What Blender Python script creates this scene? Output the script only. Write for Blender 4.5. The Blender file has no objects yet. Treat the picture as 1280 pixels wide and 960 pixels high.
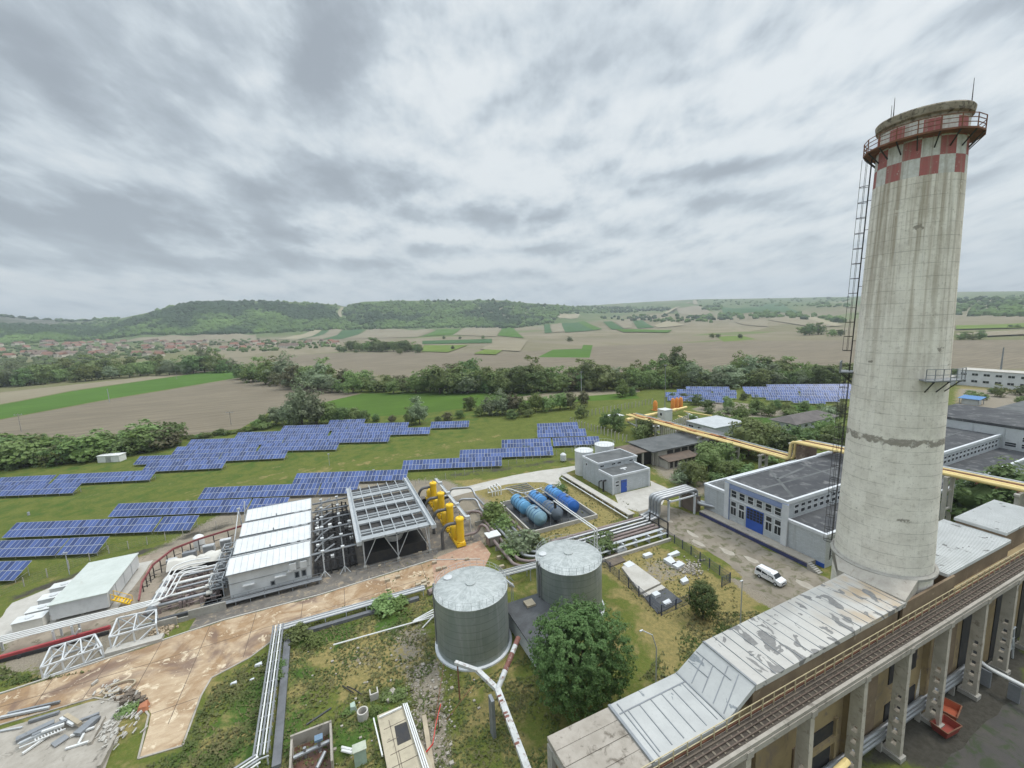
import bpy, bmesh, math, random
import numpy as np
from mathutils import Vector, Matrix
random.seed(7); NP = np.random.RandomState(7)
scene = bpy.context.scene
COL = scene.collection
R = math.radians
# ------------------------------------------------------------------ camera model
# world: x,y = the plant grid in metres, z up, camera 45 m above the yard at (0,0)
HC = 45.0; FPX = 540.0; PITCH = R(8.6); ROLL = R(2.25); HEAD = R(24)
def _basis():
    F = Vector((0, math.cos(PITCH), -math.sin(PITCH))); U0 = Vector((0, math.sin(PITCH), math.cos(PITCH))); R0 = Vector((1, 0, 0))
    rt = R0*math.cos(ROLL)-U0*math.sin(ROLL); up = U0*math.cos(ROLL)+R0*math.sin(ROLL)
    rz = Matrix.Rotation(-HEAD, 3, 'Z')
    return rz@rt, rz@up, rz@F
RT, UP, FW = _basis()
def ray(px, py): return RT*(px-640)-UP*(py-480)+FW*FPX
def P(px, py, z=0.0):                      # the place at height z seen at a photo pixel
    d = ray(px, py); t = (z-HC)/d.z
    return Vector((d.x*t, d.y*t, z))
def zat(px, py, x, y):                     # height of the pixel's ray above a given place
    d = ray(px, py); return HC+d.z*math.hypot(x, y)/math.hypot(d.x, d.y)
cam = bpy.data.cameras.new('camera'); camo = bpy.data.objects.new('camera', cam); COL.objects.link(camo)
camo.matrix_world = Matrix(((RT.x, UP.x, -FW.x, 0), (RT.y, UP.y, -FW.y, 0), (RT.z, UP.z, -FW.z, HC), (0, 0, 0, 1)))
cam.sensor_fit = 'HORIZONTAL'; cam.sensor_width = 36; cam.lens = 36*FPX/1280; cam.clip_start = 0.5; cam.clip_end = 40000
scene.camera = camo

# ------------------------------------------------------------------ materials
def lin(r, g, b):
    f = lambda c: (c/255/12.92) if c/255 <= .04045 else ((c/255+.055)/1.055)**2.4
    return (f(r), f(g), f(b))
class NT:
    """small node-tree builder"""
    def __init__(s, name):
        s.m = bpy.data.materials.new(name); s.m.use_nodes = True; s.t = s.m.node_tree; s.t.nodes.clear()
        s.out = s.t.nodes.new('ShaderNodeOutputMaterial'); s.b = s.t.nodes.new('ShaderNodeBsdfPrincipled')
        s.t.links.new(s.b.outputs[0], s.out.inputs[0]); s._oc = None
    def n(s, typ, **kw):
        nd = s.t.nodes.new(typ)
        for k, v in kw.items(): setattr(nd, k, v)
        return nd
    def l(s, a, b): s.t.links.new(a, b)
    def put(s, sock, v):
        if isinstance(v, (int, float)): sock.default_value = v
        elif isinstance(v, (tuple, list)): sock.default_value = tuple(v) if len(v) != 3 or sock.type == 'VECTOR' else (*v, 1)
        else: s.l(v, sock)
    def obj(s):
        if s._oc is None: s._oc = s.n('ShaderNodeTexCoord')
        return s._oc.outputs['Object']
    def pos(s): return s.n('ShaderNodeNewGeometry').outputs['Position']
    def scale(s, vec, sc):
        m = s.n('ShaderNodeMapping'); m.inputs['Scale'].default_value = sc; s.l(vec, m.inputs['Vector']); return m.outputs[0]
    def noise(s, vec, scale, detail=4, rough=.55, dist=0):
        n = s.n('ShaderNodeTexNoise'); s.l(vec, n.inputs['Vector'])
        n.inputs['Scale'].default_value = scale; n.inputs['Detail'].default_value = detail; n.inputs['Roughness'].default_value = rough; n.inputs['Distortion'].default_value = dist
        return n.outputs['Fac']
    def math(s, op, a, b=0, c=0, clamp=False):
        m = s.n('ShaderNodeMath', operation=op); m.use_clamp = clamp
        s.put(m.inputs[0], a); s.put(m.inputs[1], b)
        if op in ('MULTIPLY_ADD', 'COMPARE', 'SMOOTH_MIN'): s.put(m.inputs[2], c)
        return m.outputs[0]
    def ramp(s, f, lo, hi, a=0., b=1.):       # smooth step
        m = s.n('ShaderNodeMapRange'); m.interpolation_type = 'SMOOTHSTEP'
        s.put(m.inputs[0], f); m.inputs[1].default_value = lo; m.inputs[2].default_value = hi; m.inputs[3].default_value = a; m.inputs[4].default_value = b
        return m.outputs[0]
    def mix(s, f, a, b):
        m = s.n('ShaderNodeMix', data_type='RGBA'); s.put(m.inputs[0], f); s.put(m.inputs[6], a); s.put(m.inputs[7], b); return m.outputs[2]
    def mul(s, a, b):
        m = s.n('ShaderNodeMix', data_type='RGBA', blend_type='MULTIPLY'); m.inputs[0].default_value = 1; s.put(m.inputs[6], a); s.put(m.inputs[7], b); return m.outputs[2]
    def sep(s, v):
        x = s.n('ShaderNodeSeparateXYZ'); s.l(v, x.inputs[0]); return x.outputs
    def bump(s, h, strength=.3, dist=.05):
        b = s.n('ShaderNodeBump'); b.inputs['Strength'].default_value = strength; b.inputs['Distance'].default_value = dist
        s.l(h, b.inputs['Height']); s.l(b.outputs[0], s.b.inputs['Normal'])
    def done(s, col, rough=.8, metal=0., spec=.3):
        s.put(s.b.inputs['Base Color'], col); s.put(s.b.inputs['Roughness'], rough); s.put(s.b.inputs['Metallic'], metal); s.b.inputs['Specular IOR Level'].default_value = spec
        return s.m
MAT = {}
def mat(name, c, c2=None, sc=1.0, rough=.75, metal=0., spec=.3, stain=None, amt=.35, grime=.0, bump=0., stretch=None):
    """weathered surface: base c blotched with c2, plus stains of a colour of their own"""
    t = NT(name); o = t.pos()
    if stretch: o = t.scale(o, stretch)
    c2 = c2 or tuple(k*.8 for k in c)
    n1 = t.noise(o, sc, 6, .6); col = t.mix(t.ramp(n1, .35, .68), c, c2)
    n2 = t.noise(o, sc*6.3, 4, .6); col = t.mix(t.ramp(n2, .45, .75, 0, .35), col, tuple(k*.72 for k in c))
    if stain:
        n3 = t.noise(o, sc*1.7+.13, 7, .65, .6); col = t.mix(t.ramp(n3, 1-amt-.12, 1-amt+.04), col, stain)
    if bump: t.bump(n2, bump, .04)
    MAT[name] = t.done(col, rough, metal, spec); return MAT[name]

# ------------------------------------------------------------------ mesh building
WLOC = {}
class MB:
    def __init__(s): s.v = []; s.f = []; s.mi = []; s.cur = 0
    def add(s, vs, fs):
        k = len(s.v); s.v.extend([tuple(v) for v in vs]); s.f.extend([tuple(i+k for i in f) for f in fs]); s.mi.extend([s.cur]*len(fs)); return s
    def box(s, x0, x1, y0, y1, z0, z1):
        return s.add([(x0,y0,z0),(x1,y0,z0),(x1,y1,z0),(x0,y1,z0),(x0,y0,z1),(x1,y0,z1),(x1,y1,z1),(x0,y1,z1)],
                     [(0,3,2,1),(4,5,6,7),(0,1,5,4),(1,2,6,5),(2,3,7,6),(3,0,4,7)])
    def hexa(s, pts): return s.add(pts, [(0,3,2,1),(4,5,6,7),(0,1,5,4),(1,2,6,5),(2,3,7,6),(3,0,4,7)])
    def prism(s, poly, z0, z1):
        n = len(poly); z0f = z0 if callable(z0) else (lambda *a: z0); z1f = z1 if callable(z1) else (lambda *a: z1)
        vs = [(p[0], p[1], z0f(p[0], p[1])) for p in poly]+[(p[0], p[1], z1f(p[0], p[1])) for p in poly]
        a = sum(poly[i][0]*poly[(i+1)%n][1]-poly[(i+1)%n][0]*poly[i][1] for i in range(n))
        fs = [tuple(range(n-1, -1, -1)), tuple(range(n, 2*n))]+[(i, (i+1)%n, (i+1)%n+n, i+n) for i in range(n)]
        if a < 0: fs = [tuple(reversed(f)) for f in fs]
        return s.add(vs, fs)
    def prism_y(s, prof, y0, y1):              # outline in (x,z), run along y
        n = len(prof); vs = [(x, y0, z) for x, z in prof]+[(x, y1, z) for x, z in prof]
        return s.add(vs, [tuple(range(n)), tuple(range(2*n-1, n-1, -1))]+[(i, i+n, (i+1)%n+n, (i+1)%n) for i in range(n)])
    def prism_x(s, prof, x0, x1):              # outline in (y,z), run along x
        n = len(prof); vs = [(x0, y, z) for y, z in prof]+[(x1, y, z) for y, z in prof]
        return s.add(vs, [tuple(range(n-1, -1, -1)), tuple(range(n, 2*n))]+[(i, (i+1)%n, (i+1)%n+n, i+n) for i in range(n)])
    def bar(s, p, q, w, h=None):               # square bar between two points
        p = Vector(p); q = Vector(q); h = h or w; d = (q-p)
        if d.length < 1e-6: return s
        d.normalize(); up = Vector((0,0,1)) if abs(d.z) < .95 else Vector((0,1,0)); a = d.cross(up).normalized(); b = a.cross(d)
        a = a*w/2; b = b*h/2
        return s.hexa([p-a-b, p+a-b, q+a-b, q-a-b, p-a+b, p+a+b, q+a+b, q-a+b])
    def tube(s, pts, r, n=8, cap=True):
        pts = [Vector(p) for p in pts]; rs = r if isinstance(r, (list, tuple)) else [r]*len(pts)
        ref = None; rings = []
        for i, p in enumerate(pts):
            d = (pts[min(i+1, len(pts)-1)]-pts[max(i-1, 0)]).normalized()
            if ref is None:
                ref = d.cross(Vector((0,0,1)) if abs(d.z) < .9 else Vector((1,0,0))).normalized()
            ref = (ref-d*ref.dot(d)).normalized(); b = d.cross(ref)
            k = 1.0
            if 0 < i < len(pts)-1:
                c = (pts[i]-pts[i-1]).normalized().dot((pts[i+1]-pts[i]).normalized()); k = 1/max(.6, math.sqrt(max(0, (1+c)/2)))
            rings.append([p+(ref*math.cos(2*math.pi*j/n)+b*math.sin(2*math.pi*j/n))*rs[i]*(k if i else 1) for j in range(n)])
        vs = [v for rg in rings for v in rg]; fs = []
        for i in range(len(rings)-1):
            for j in range(n): fs.append((i*n+j, i*n+(j+1)%n, (i+1)*n+(j+1)%n, (i+1)*n+j))
        if cap: fs += [tuple(range(n-1, -1, -1)), tuple(range((len(rings)-1)*n, len(rings)*n))]
        return s.add(vs, fs)
    def lathe(s, prof, n=32, c=(0, 0), axis='z', cap=True):   # prof: (r, z)
        vs = []
        for r, z in prof:
            for j in range(n):
                a = 2*math.pi*j/n
                if axis == 'z': vs.append((c[0]+r*math.cos(a), c[1]+r*math.sin(a), z))
                elif axis == 'y': vs.append((c[0]+r*math.cos(a), z, c[1]+r*math.sin(a)))
                else: vs.append((z, c[0]+r*math.cos(a), c[1]+r*math.sin(a)))
        fs = []; m = len(prof)
        for i in range(m-1):
            for j in range(n):
                q = (i*n+j, i*n+(j+1)%n, (i+1)*n+(j+1)%n, (i+1)*n+j); fs.append(q if axis != 'y' else tuple(reversed(q)))
        if cap: fs += [tuple(range(n-1, -1, -1)), tuple(range((m-1)*n, m*n))]
        return s.add(vs, fs)
    def build(s, name, m, parent=None, smooth=False, bevel=0):
        o0 = WLOC.get(parent, Vector((0,0,0))) if parent is not None else Vector((0,0,0))
        me = bpy.data.meshes.new(name)
        me.from_pydata([(v[0]-o0.x, v[1]-o0.y, v[2]-o0.z) for v in s.v], [], s.f)
        for k in (m if isinstance(m, (list, tuple)) else [m]): me.materials.append(k)
        if any(s.mi): me.polygons.foreach_set('material_index', s.mi)
        if smooth: me.polygons.foreach_set('use_smooth', [True]*len(me.polygons)); smooth_by_angle(me, 40)
        me.update()
        o = bpy.data.objects.new(name, me); COL.objects.link(o)
        if bevel:
            bv = o.modifiers.new('bevel', 'BEVEL'); bv.width = bevel; bv.segments = 1; bv.limit_method = 'ANGLE'
        if parent is not None: o.parent = parent; WLOC[o] = o0
        else: WLOC[o] = Vector((0,0,0))
        return o
def smooth_by_angle(me, deg):
    bm = bmesh.new(); bm.from_mesh(me); lim = R(deg)
    for e in bm.edges:
        if len(e.link_faces) == 2 and e.calc_face_angle(0) > lim: e.smooth = False
    bm.to_mesh(me); bm.free()
LABELS = {}
def tag(o, label, cat, group=None, kind=None):
    if label: o['label'] = label
    if cat: o['category'] = cat
    if group: o['group'] = group
    if kind: o['kind'] = kind
    return o
def thing(name, label, cat, loc=(0,0,0), group=None):
    o = bpy.data.objects.new(name, None); COL.objects.link(o); o.location = loc; o.empty_display_size = .5
    WLOC[o] = Vector(loc); return tag(o, label, cat, group)
def struct(o, kind='structure'): o['kind'] = kind; return o
def origin(o):                                  # move a lone mesh's origin to its base
    co = [v.co.copy() for v in o.data.vertices]; lo = Vector((sum(c.x for c in co)/len(co), sum(c.y for c in co)/len(co), min(c.z for c in co)))
    o.data.transform(Matrix.Translation(-lo)); o.location = lo; return o
def lone(mb, name, m, label, cat, group=None, smooth=False):
    return tag(origin(mb.build(name, m, None, smooth)), label, cat, group)
def dup(root, loc, rotz=None, scale=None, label=None):
    r = root.copy(); COL.objects.link(r); r.location = loc
    if rotz is not None: r.rotation_euler = (0, 0, rotz)
    if scale is not None: r.scale = scale if isinstance(scale, (tuple, list)) else (scale,)*3
    if label: r['label'] = label
    for ch in list(root.children):
        c = ch.copy(); COL.objects.link(c); c.parent = r
        for g in list(ch.children):
            d = g.copy(); COL.objects.link(d); d.parent = c
    return r
ORD = ['first','second','third','fourth','fifth','sixth','seventh','eighth','ninth','tenth','eleventh','twelfth','thirteenth','fourteenth','fifteenth','sixteenth']
def arc(c, a, b, r, n=5):
    """rounded corner: points replacing corner c between a and b"""
    c = Vector(c); a = Vector(a); b = Vector(b); da = (a-c).normalized(); db = (b-c).normalized()
    p = c+da*r; q = c+db*r
    return [p*(1-t)**2+c*2*t*(1-t)+q*t*t for t in [i/n for i in range(n+1)]]
def bent(pts, r):
    out = [Vector(pts[0])]
    for i in range(1, len(pts)-1): out += arc(pts[i], pts[i-1], pts[i+1], min(r, (Vector(pts[i])-Vector(pts[i-1])).length*.45, (Vector(pts[i])-Vector(pts[i+1])).length*.45))
    return out+[Vector(pts[-1])]

# ================================================================== SKY AND LIGHT
SUN_AZ = R(75); SUN_EL = R(56)              # clockwise from the camera heading
sd = Matrix.Rotation(-HEAD-SUN_AZ, 3, 'Z') @ Vector((0, math.cos(SUN_EL), math.sin(SUN_EL)))
sun = bpy.data.lights.new('sun', 'SUN'); sun.energy = 1.5; sun.angle = R(14); sun.color = (1, .965, .91)
suno = bpy.data.objects.new('sun', sun); COL.objects.link(suno); suno.rotation_euler = sd.to_track_quat('Z', 'Y').to_euler(); suno.location = (0, 0, 300)
W = bpy.data.worlds.new('World'); scene.world = W; W.use_nodes = True
def build_world():
    t = NT('unused'); bpy.data.materials.remove(t.m); t.t = W.node_tree; t.t.nodes.clear(); t._oc = None
    out = t.n('ShaderNodeOutputWorld'); bg = t.n('ShaderNodeBackground'); bg.inputs[1].default_value = .1; t.l(bg.outputs[0], out.inputs[0])
    sky = t.n('ShaderNodeTexSky'); sky.sky_type = 'NISHITA'; sky.sun_disc = False; sky.sun_elevation = SUN_EL; sky.sun_rotation = math.atan2(sd.x, sd.y); sky.air_density = 1.4; sky.dust_density = 2.5
    g = t.n('ShaderNodeTexCoord').outputs['Generated']
    rot = t.n('ShaderNodeMapping'); rot.inputs['Rotation'].default_value = (0, 0, HEAD); t.l(g, rot.inputs[0]); d = rot.outputs[0]   # y = heading
    x, y, z = t.sep(d)
    az = t.math('ARCTAN2', x, y); el = t.math('ARCSINE', z)
    # cloud coordinates: flattened towards the horizon but never smeared
    ev = t.math('DIVIDE', 1.0, t.math('ADD', t.math('MAXIMUM', el, -.05), .42)); cv = t.n('ShaderNodeCombineXYZ'); t.l(t.math('MULTIPLY', az, t.math('MULTIPLY', ev, .95)), cv.inputs[0]); t.l(t.math('MULTIPLY', ev, 1.05), cv.inputs[1]); cv.inputs[2].default_value = .37
    wn = t.n('ShaderNodeTexNoise'); t.l(cv.outputs[0], wn.inputs['Vector']); wn.inputs['Scale'].default_value = 4.2; wn.inputs['Detail'].default_value = 8; wn.inputs['Roughness'].default_value = .6
    wr, wg, wb = t.sep(wn.outputs['Color'])
    az2 = t.math('ADD', az, t.math('MULTIPLY', t.math('SUBTRACT', wr, .5), .34)); el2 = t.math('ADD', el, t.math('MULTIPLY', t.math('SUBTRACT', wg, .5), .15))
    az3 = t.math('ADD', az, t.math('MULTIPLY', t.math('SUBTRACT', wr, .5), .16)); el3 = t.math('ADD', el, t.math('MULTIPLY', t.math('SUBTRACT', wg, .5), .055))
    n1 = t.noise(cv.outputs[0], 2.4, 8, .55, .1); n2 = t.noise(cv.outputs[0], 7.5, 8, .56, .1)
    up = t.n('ShaderNodeVectorMath', operation='ADD'); t.l(cv.outputs[0], up.inputs[0]); up.inputs[1].default_value = (0, -.06, 0)
    emb = t.math('ADD', t.math('MULTIPLY', t.math('SUBTRACT', n2, t.noise(up.outputs[0], 7.5, 8, .56, .1)), 1.5), t.math('MULTIPLY', t.math('SUBTRACT', n1, t.noise(up.outputs[0], 2.4, 8, .55, .1)), .9))
    dens = t.math('MULTIPLY_ADD', t.math('SUBTRACT', n1, .5), .5, t.math('MULTIPLY', t.math('SUBTRACT', n2, .5), .75))
    dens = t.math('SUBTRACT', dens, emb)
    def bank(px, py, sx, sy, w):
        q = ray(px, py).normalized(); q = Matrix.Rotation(HEAD, 3, 'Z')@q
        a0 = math.atan2(q.x, q.y); e0 = math.asin(q.z)
        big = sy > 24; u = t.math('DIVIDE', t.math('SUBTRACT', az2 if big else az3, a0), sx/540); v = t.math('DIVIDE', t.math('SUBTRACT', el2 if big else el3, e0), sy/540)
        r2 = t.math('ADD', t.math('MULTIPLY', u, u), t.math('MULTIPLY', v, v))
        return t.math('MULTIPLY', t.math('EXPONENT', t.math('MULTIPLY', r2, -1)), w)
    banks = [(50, 90, 180, 42, .46), (150, 150, 120, 22, .3), (402, 75, 46, 60, .62), (110, 262, 150, 24, .5), (230, 285, 120, 14, .42), (430, 225, 85, 26, .55), (330, 240, 60, 18, .3), (20, 205, 110, 30, .28), (665, 275, 62, 11, .6), (600, 268, 30, 8, .35), (690, 310, 60, 10, .45),
             (905, 210, 105, 8, .55), (890, 256, 42, 10, .42), (780, 62, 95, 20, .36), (700, 182, 55, 10, .34), (470, 330, 110, 9, .34), (1000, 296, 40, 7, .3), (812, 288, 44, 8, .36), (640, 135, 40, 12, .26), (1240, 8, 50, 12, .4), (300, 322, 110, 10, .26), (540, 312, 40, 8, .3), (820, 100, 40, 10, .24), (1215, 225, 30, 8, .3), (570, 345, 90, 6, .22), (130, 330, 120, 8, .2), (960, 245, 50, 8, .2),
             (590, 330, 80, 12, -.42), (560, 295, 46, 12, -.5), (700, 292, 30, 7, -.4), (425, 285, 46, 16, -.42), (405, 312, 30, 8, -.3), (880, 310, 220, 40, -.2), (640, 225, 110, 34, -.3), (280, 170, 80, 26, -.35), (560, 90, 80, 50, -.26), (120, 362, 200, 14, -.25), (1000, 120, 250, 80, -.26), (330, 110, 40, 40, -.25), (110, 205, 60, 14, -.25), (500, 180, 60, 16, -.2)]
    lump = t.ramp(t.math('ADD', t.math('MULTIPLY', n2, .6), t.math('MULTIPLY', n1, .4)), .36, .62, .25, 1.5)
    for b in banks: dens = t.math('ADD', dens, t.math('MULTIPLY', bank(*b), lump))
    f = t.ramp(dens, -.42, .72)
    cr = t.n('ShaderNodeValToRGB'); t.l(f, cr.inputs[0]); e = cr.color_ramp.elements
    e[0].position = 0; e[0].color = (6.9, 7.25, 7.4, 1); e[1].position = 1; e[1].color = (2.9, 3.25, 3.65, 1)
    m = e.new(.34); m.color = (5.3, 5.85, 6.25, 1); m = e.new(.60); m.color = (4.0, 4.5, 4.95, 1)
    col = t.mix(.93, sky.outputs[0], cr.outputs[0])
    k = t.ramp(el, R(35), R(70), 1.0, 3.9)          # an overcast sky is brightest overhead
    cm = t.n('ShaderNodeVectorMath', operation='SCALE'); t.l(col, cm.inputs[0]); t.l(k, cm.inputs['Scale'])
    t.l(cm.outputs[0], bg.inputs[0])
build_world()
scene.view_settings.view_transform = 'Standard'; scene.view_settings.look = 'None'; scene.view_settings.gamma = 1; scene.view_settings.exposure = 0.27
scene.render.engine = 'CYCLES'
scene.cycles.max_bounces = 5; scene.cycles.diffuse_bounces = 3; scene.cycles.glossy_bounces = 2; scene.cycles.transmission_bounces = 3; scene.cycles.volume_bounces = 0; scene.cycles.transparent_max_bounces = 6
scene.cycles.use_denoising = True

# ================================================================== TERRAIN
cH, sH = math.cos(HEAD), math.sin(HEAD)
def old(x, y): return x*cH-y*sH, x*sH+y*cH            # to axes with y along the camera heading
sky_px = [(-300,392),(-120,390),(0,394),(40,398),(90,401),(150,398),(180,392),(215,383),(240,377),(330,376),(380,378),(422,381),(432,384),(440,380),(455,377),(500,376),(620,375),(660,379),(700,381),(720,383),(780,379),(850,375),(880,374),(960,373),(1060,371),(1130,368),(1190,365),(1280,364),(1500,362)]
_az, _te = [], []
for px, py in sky_px:
    q = Matrix.Rotation(HEAD, 3, 'Z')@ray(px, py); _az.append(math.atan2(q.x, q.y)); _te.append(q.z/math.hypot(q.x, q.y))
def azpx(px): return math.atan2(px-640, 546)
def sst(a, b, x): u = np.clip((x-a)/(b-a), 0, 1); return u*u*(3-2*u)
def T(x, y):
    x = np.asarray(x, float); y = np.asarray(y, float)
    xo, yo = old(x, y); d = np.hypot(xo, yo); a = np.arctan2(xo, yo)
    te = np.interp(a, _az, _te); k = sst(azpx(690), azpx(800), a); kl = 1-sst(azpx(90), azpx(230), a)
    d1 = 950*(1-k)+850*k; d2 = 1700*(1-k)+2300*k; z2 = 9*(1-k)+40*k; d3 = (2550+900*kl)*(1-k)+4700*k
    z3 = HC+d3*te
    s1 = np.clip((d-d1)/(d2-d1), 0, 1); s2 = np.clip((d-d2)/(d3-d2), 0, 1)
    z = z2*s1*s1+(z3-z2)*(.55*s2*s2*(3-2*s2)+.45*s2)
    g = np.sin(a*61+np.sin(d/310)*1.3)+.6*np.sin(a*137+d/190)+.5*np.sin(a*23-d/420)
    z = z+(z3-z2)*.075*g*s2*(1-s2)*2.2+ (1-k)*0+ k*8*s1*(1-s2)*np.sin(a*37+d/260)
    s3 = np.clip((d-d3)/2500, 0, 1)
    return z-s3*.35*np.maximum(z3, 0)
_TT = 20*1.012**np.arange(515)
def PT(px, py, off=0.):                            # follow a photo pixel's ray down to the terrain
    d = ray(px, py).normalized(); x, y, z = d.x*_TT, d.y*_TT, HC+d.z*_TT
    g = z-T(x, y); k = np.nonzero(g < 0)[0]
    if len(k) == 0: return None
    k = max(1, k[0]); f = g[k-1]/(g[k-1]-g[k]+1e-9); t = _TT[k-1]+(_TT[k]-_TT[k-1])*f
    return Vector((d.x*t, d.y*t, HC+d.z*t+off))
rr = list(np.arange(22, 142, .7)); r = rr[-1]
while r < 7000: r *= 1.021; rr.append(r)
aa = [R(v) for v in np.concatenate([np.arange(-180, -66, 6), np.arange(-66, 66, .42), np.arange(66, 180, 6)])]
rr = np.array(rr); aa = np.array(aa); nr, na = len(rr), len(aa)
A_, R_ = np.meshgrid(aa, rr); XO = np.sin(A_)*R_; YO = np.cos(A_)*R_
GX = XO*cH+YO*sH; GY = -XO*sH+YO*cH; GZ = T(GX, GY)
gx, gy = GX.ravel(), GY.ravel()
paint = np.zeros((nr*na, 4), np.float32); zone = np.zeros((nr*na, 4), np.float32)
def brush(ch, poly, w=1., soft=2., arr=None, sub=False):
    """soft polygon, or disc (x,y,r), painted on the ground's cover map"""
    arr = paint if arr is None else arr
    if len(poly) == 3 and not hasattr(poly[0], '__len__'):
        x, y, r = poly; sd_ = np.hypot(gx-x, gy-y)-r; idx = np.nonzero(sd_ < soft)[0]; sd_ = sd_[idx]
    else:
        p = np.array([(q[0], q[1]) for q in poly]); lo = p.min(0)-soft; hi = p.max(0)+soft
        idx = np.nonzero((gx > lo[0]) & (gx < hi[0]) & (gy > lo[1]) & (gy < hi[1]))[0]
        X, Y = gx[idx], gy[idx]; ins = np.zeros(len(idx), bool); dist = np.full(len(idx), 1e9)
        for i in range(len(p)):
            a, b = p[i], p[(i+1) % len(p)]; e = b-a
            tt = np.clip(((X-a[0])*e[0]+(Y-a[1])*e[1])/(e@e+1e-9), 0, 1); dist = np.minimum(dist, np.hypot(X-a[0]-tt*e[0], Y-a[1]-tt*e[1]))
            c = ((a[1] > Y) != (b[1] > Y)) & (X < (b[0]-a[0])*(Y-a[1])/(b[1]-a[1]+1e-12)+a[0]); ins ^= c
        sd_ = np.where(ins, -dist, dist)
    v = w*np.clip((soft-sd_)/(2*soft), 0, 1)
    arr[idx, ch] = np.maximum(arr[idx, ch]-v, 0) if sub else np.maximum(arr[idx, ch], v)
def pix(*pts): return [P(a, b) for a, b in pts]
def brp(ch, pts, w=1., soft=2., sub=False): brush(ch, pix(*pts), w, soft, None, sub)
DRY, DIRT, LUSH, DARK = 0, 1, 2, 3
# plant yard and what grows on it
brush(DRY, [(-60, 40), (-60, 112), (110, 118), (110, 20), (0, 20)], .42, 8)
brp(DIRT, [(0, 790), (0, 850), (200, 775), (420, 720), (600, 690), (640, 640), (560, 600), (440, 600), (280, 640), (170, 700), (60, 740)], .95, 3)
brp(DIRT, [(0, 835), (60, 850), (140, 830), (215, 790), (210, 770), (0, 815)], .75, 2)
brp(LUSH, [(370, 790), (430, 780), (520, 760), (500, 800), (400, 830), (370, 960), (340, 960)], .95, 3)
brp(LUSH, [(240, 930), (330, 830), (345, 810), (335, 960), (180, 960)], .9, 2.5)
brp(LUSH, [(360, 900), (420, 900), (520, 850), (500, 880), (470, 960), (360, 960)], .8, 3)
brp(DRY, [(385, 830), (450, 790), (540, 790), (530, 840), (430, 880)], .95, 4)
brp(DIRT, [(400, 825), (470, 795), (500, 830), (430, 850)], .5, 3)
brp(DIRT, [(505, 838), (548, 822), (565, 960), (505, 960), (520, 880)], 1., 1.2)
brp(DIRT, [(470, 780), (545, 770), (545, 830), (490, 850)], .6, 3)
brp(LUSH, [(560, 870), (600, 850), (640, 880), (640, 960), (580, 960)], .5, 4)
brp(DRY, [(545, 830), (660, 800), (700, 960), (560, 960)], .62, 5)
brp(DRY, [(745, 700), (815, 680), (920, 735), (925, 760), (870, 760), (830, 770), (745, 712)], 1., 1.5)
brp(DIRT, [(800, 700), (845, 690), (870, 720), (830, 735), (790, 735)], .55, 2)
brp(LUSH, [(790, 690), (830, 690), (830, 712), (800, 725)], .55, 2)
brp(DRY, [(760, 720), (1000, 730), (960, 790), (850, 850), (810, 850)], .72, 4)
brp(LUSH, [(800, 770), (960, 750), (985, 770), (880, 840), (800, 830)], .5, 4)
brp(DIRT, [(826, 638), (880, 652), (1040, 735), (1020, 770), (940, 735), (900, 690), (835, 650)], 1., 1.3)
brp(DIRT, [(905, 720), (950, 730), (1010, 760), (985, 770), (945, 752)], .9, 1)
brp(DRY, [(690, 605), (740, 610), (800, 640), (740, 670), (640, 690), (630, 660)], .9, 2.5)
brp(DRY, [(560, 600), (700, 590), (690, 640), (600, 640)], .7, 3)
brp(LUSH, [(600, 640), (640, 625), (650, 690), (630, 700)], .6, 3)
brp(LUSH, [(700, 650), (760, 660), (760, 690), (690, 690)], .5, 3)
brp(DIRT, [(790, 555), (820, 595), (880, 625), (905, 612), (860, 585), (830, 560)], .7, 3)
brp(LUSH, [(830, 560), (1000, 560), (1060, 520), (1000, 500), (880, 530)], .75, 10)
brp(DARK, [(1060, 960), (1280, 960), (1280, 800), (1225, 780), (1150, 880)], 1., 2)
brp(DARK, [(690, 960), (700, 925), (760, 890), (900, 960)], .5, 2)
brp(LUSH, [(1255, 885), (1280, 880), (1280, 905), (1262, 900)], 1., .8)
brp(LUSH, [(1130, 940), (1180, 905), (1210, 900), (1190, 930), (1150, 960)], .6, 1)
brp(DIRT, [(1140, 940), (1200, 915), (1290, 960), (1150, 960)], .5, 1.5)
# mown grass between the solar rows, and worn tracks along them
brp(DRY, [(0, 655), (120, 640), (330, 590), (520, 560), (640, 535), (640, 545), (520, 575), (330, 607), (120, 655), (0, 668)], .42, 4)
brp(DRY, [(0, 625), (240, 595), (480, 556), (480, 562), (240, 608), (0, 640)], .3, 4)
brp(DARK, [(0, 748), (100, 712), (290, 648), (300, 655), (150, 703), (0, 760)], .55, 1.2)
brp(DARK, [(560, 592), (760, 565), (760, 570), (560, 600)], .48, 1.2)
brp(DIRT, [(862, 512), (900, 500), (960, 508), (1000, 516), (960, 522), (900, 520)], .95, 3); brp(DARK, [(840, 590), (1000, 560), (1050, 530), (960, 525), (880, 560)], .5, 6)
brp(DIRT, [(1190, 520), (1195, 485), (1290, 490), (1290, 512), (1230, 520)], .8, 4); brp(DRY, [(1190, 520), (1195, 480), (1290, 480), (1290, 512)], .9, 5)
brush(LUSH, [(40, 130), (190, 330), (-60, 330), (-260, 260), (-260, 120), (-60, 113)], .42, 12)
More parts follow.
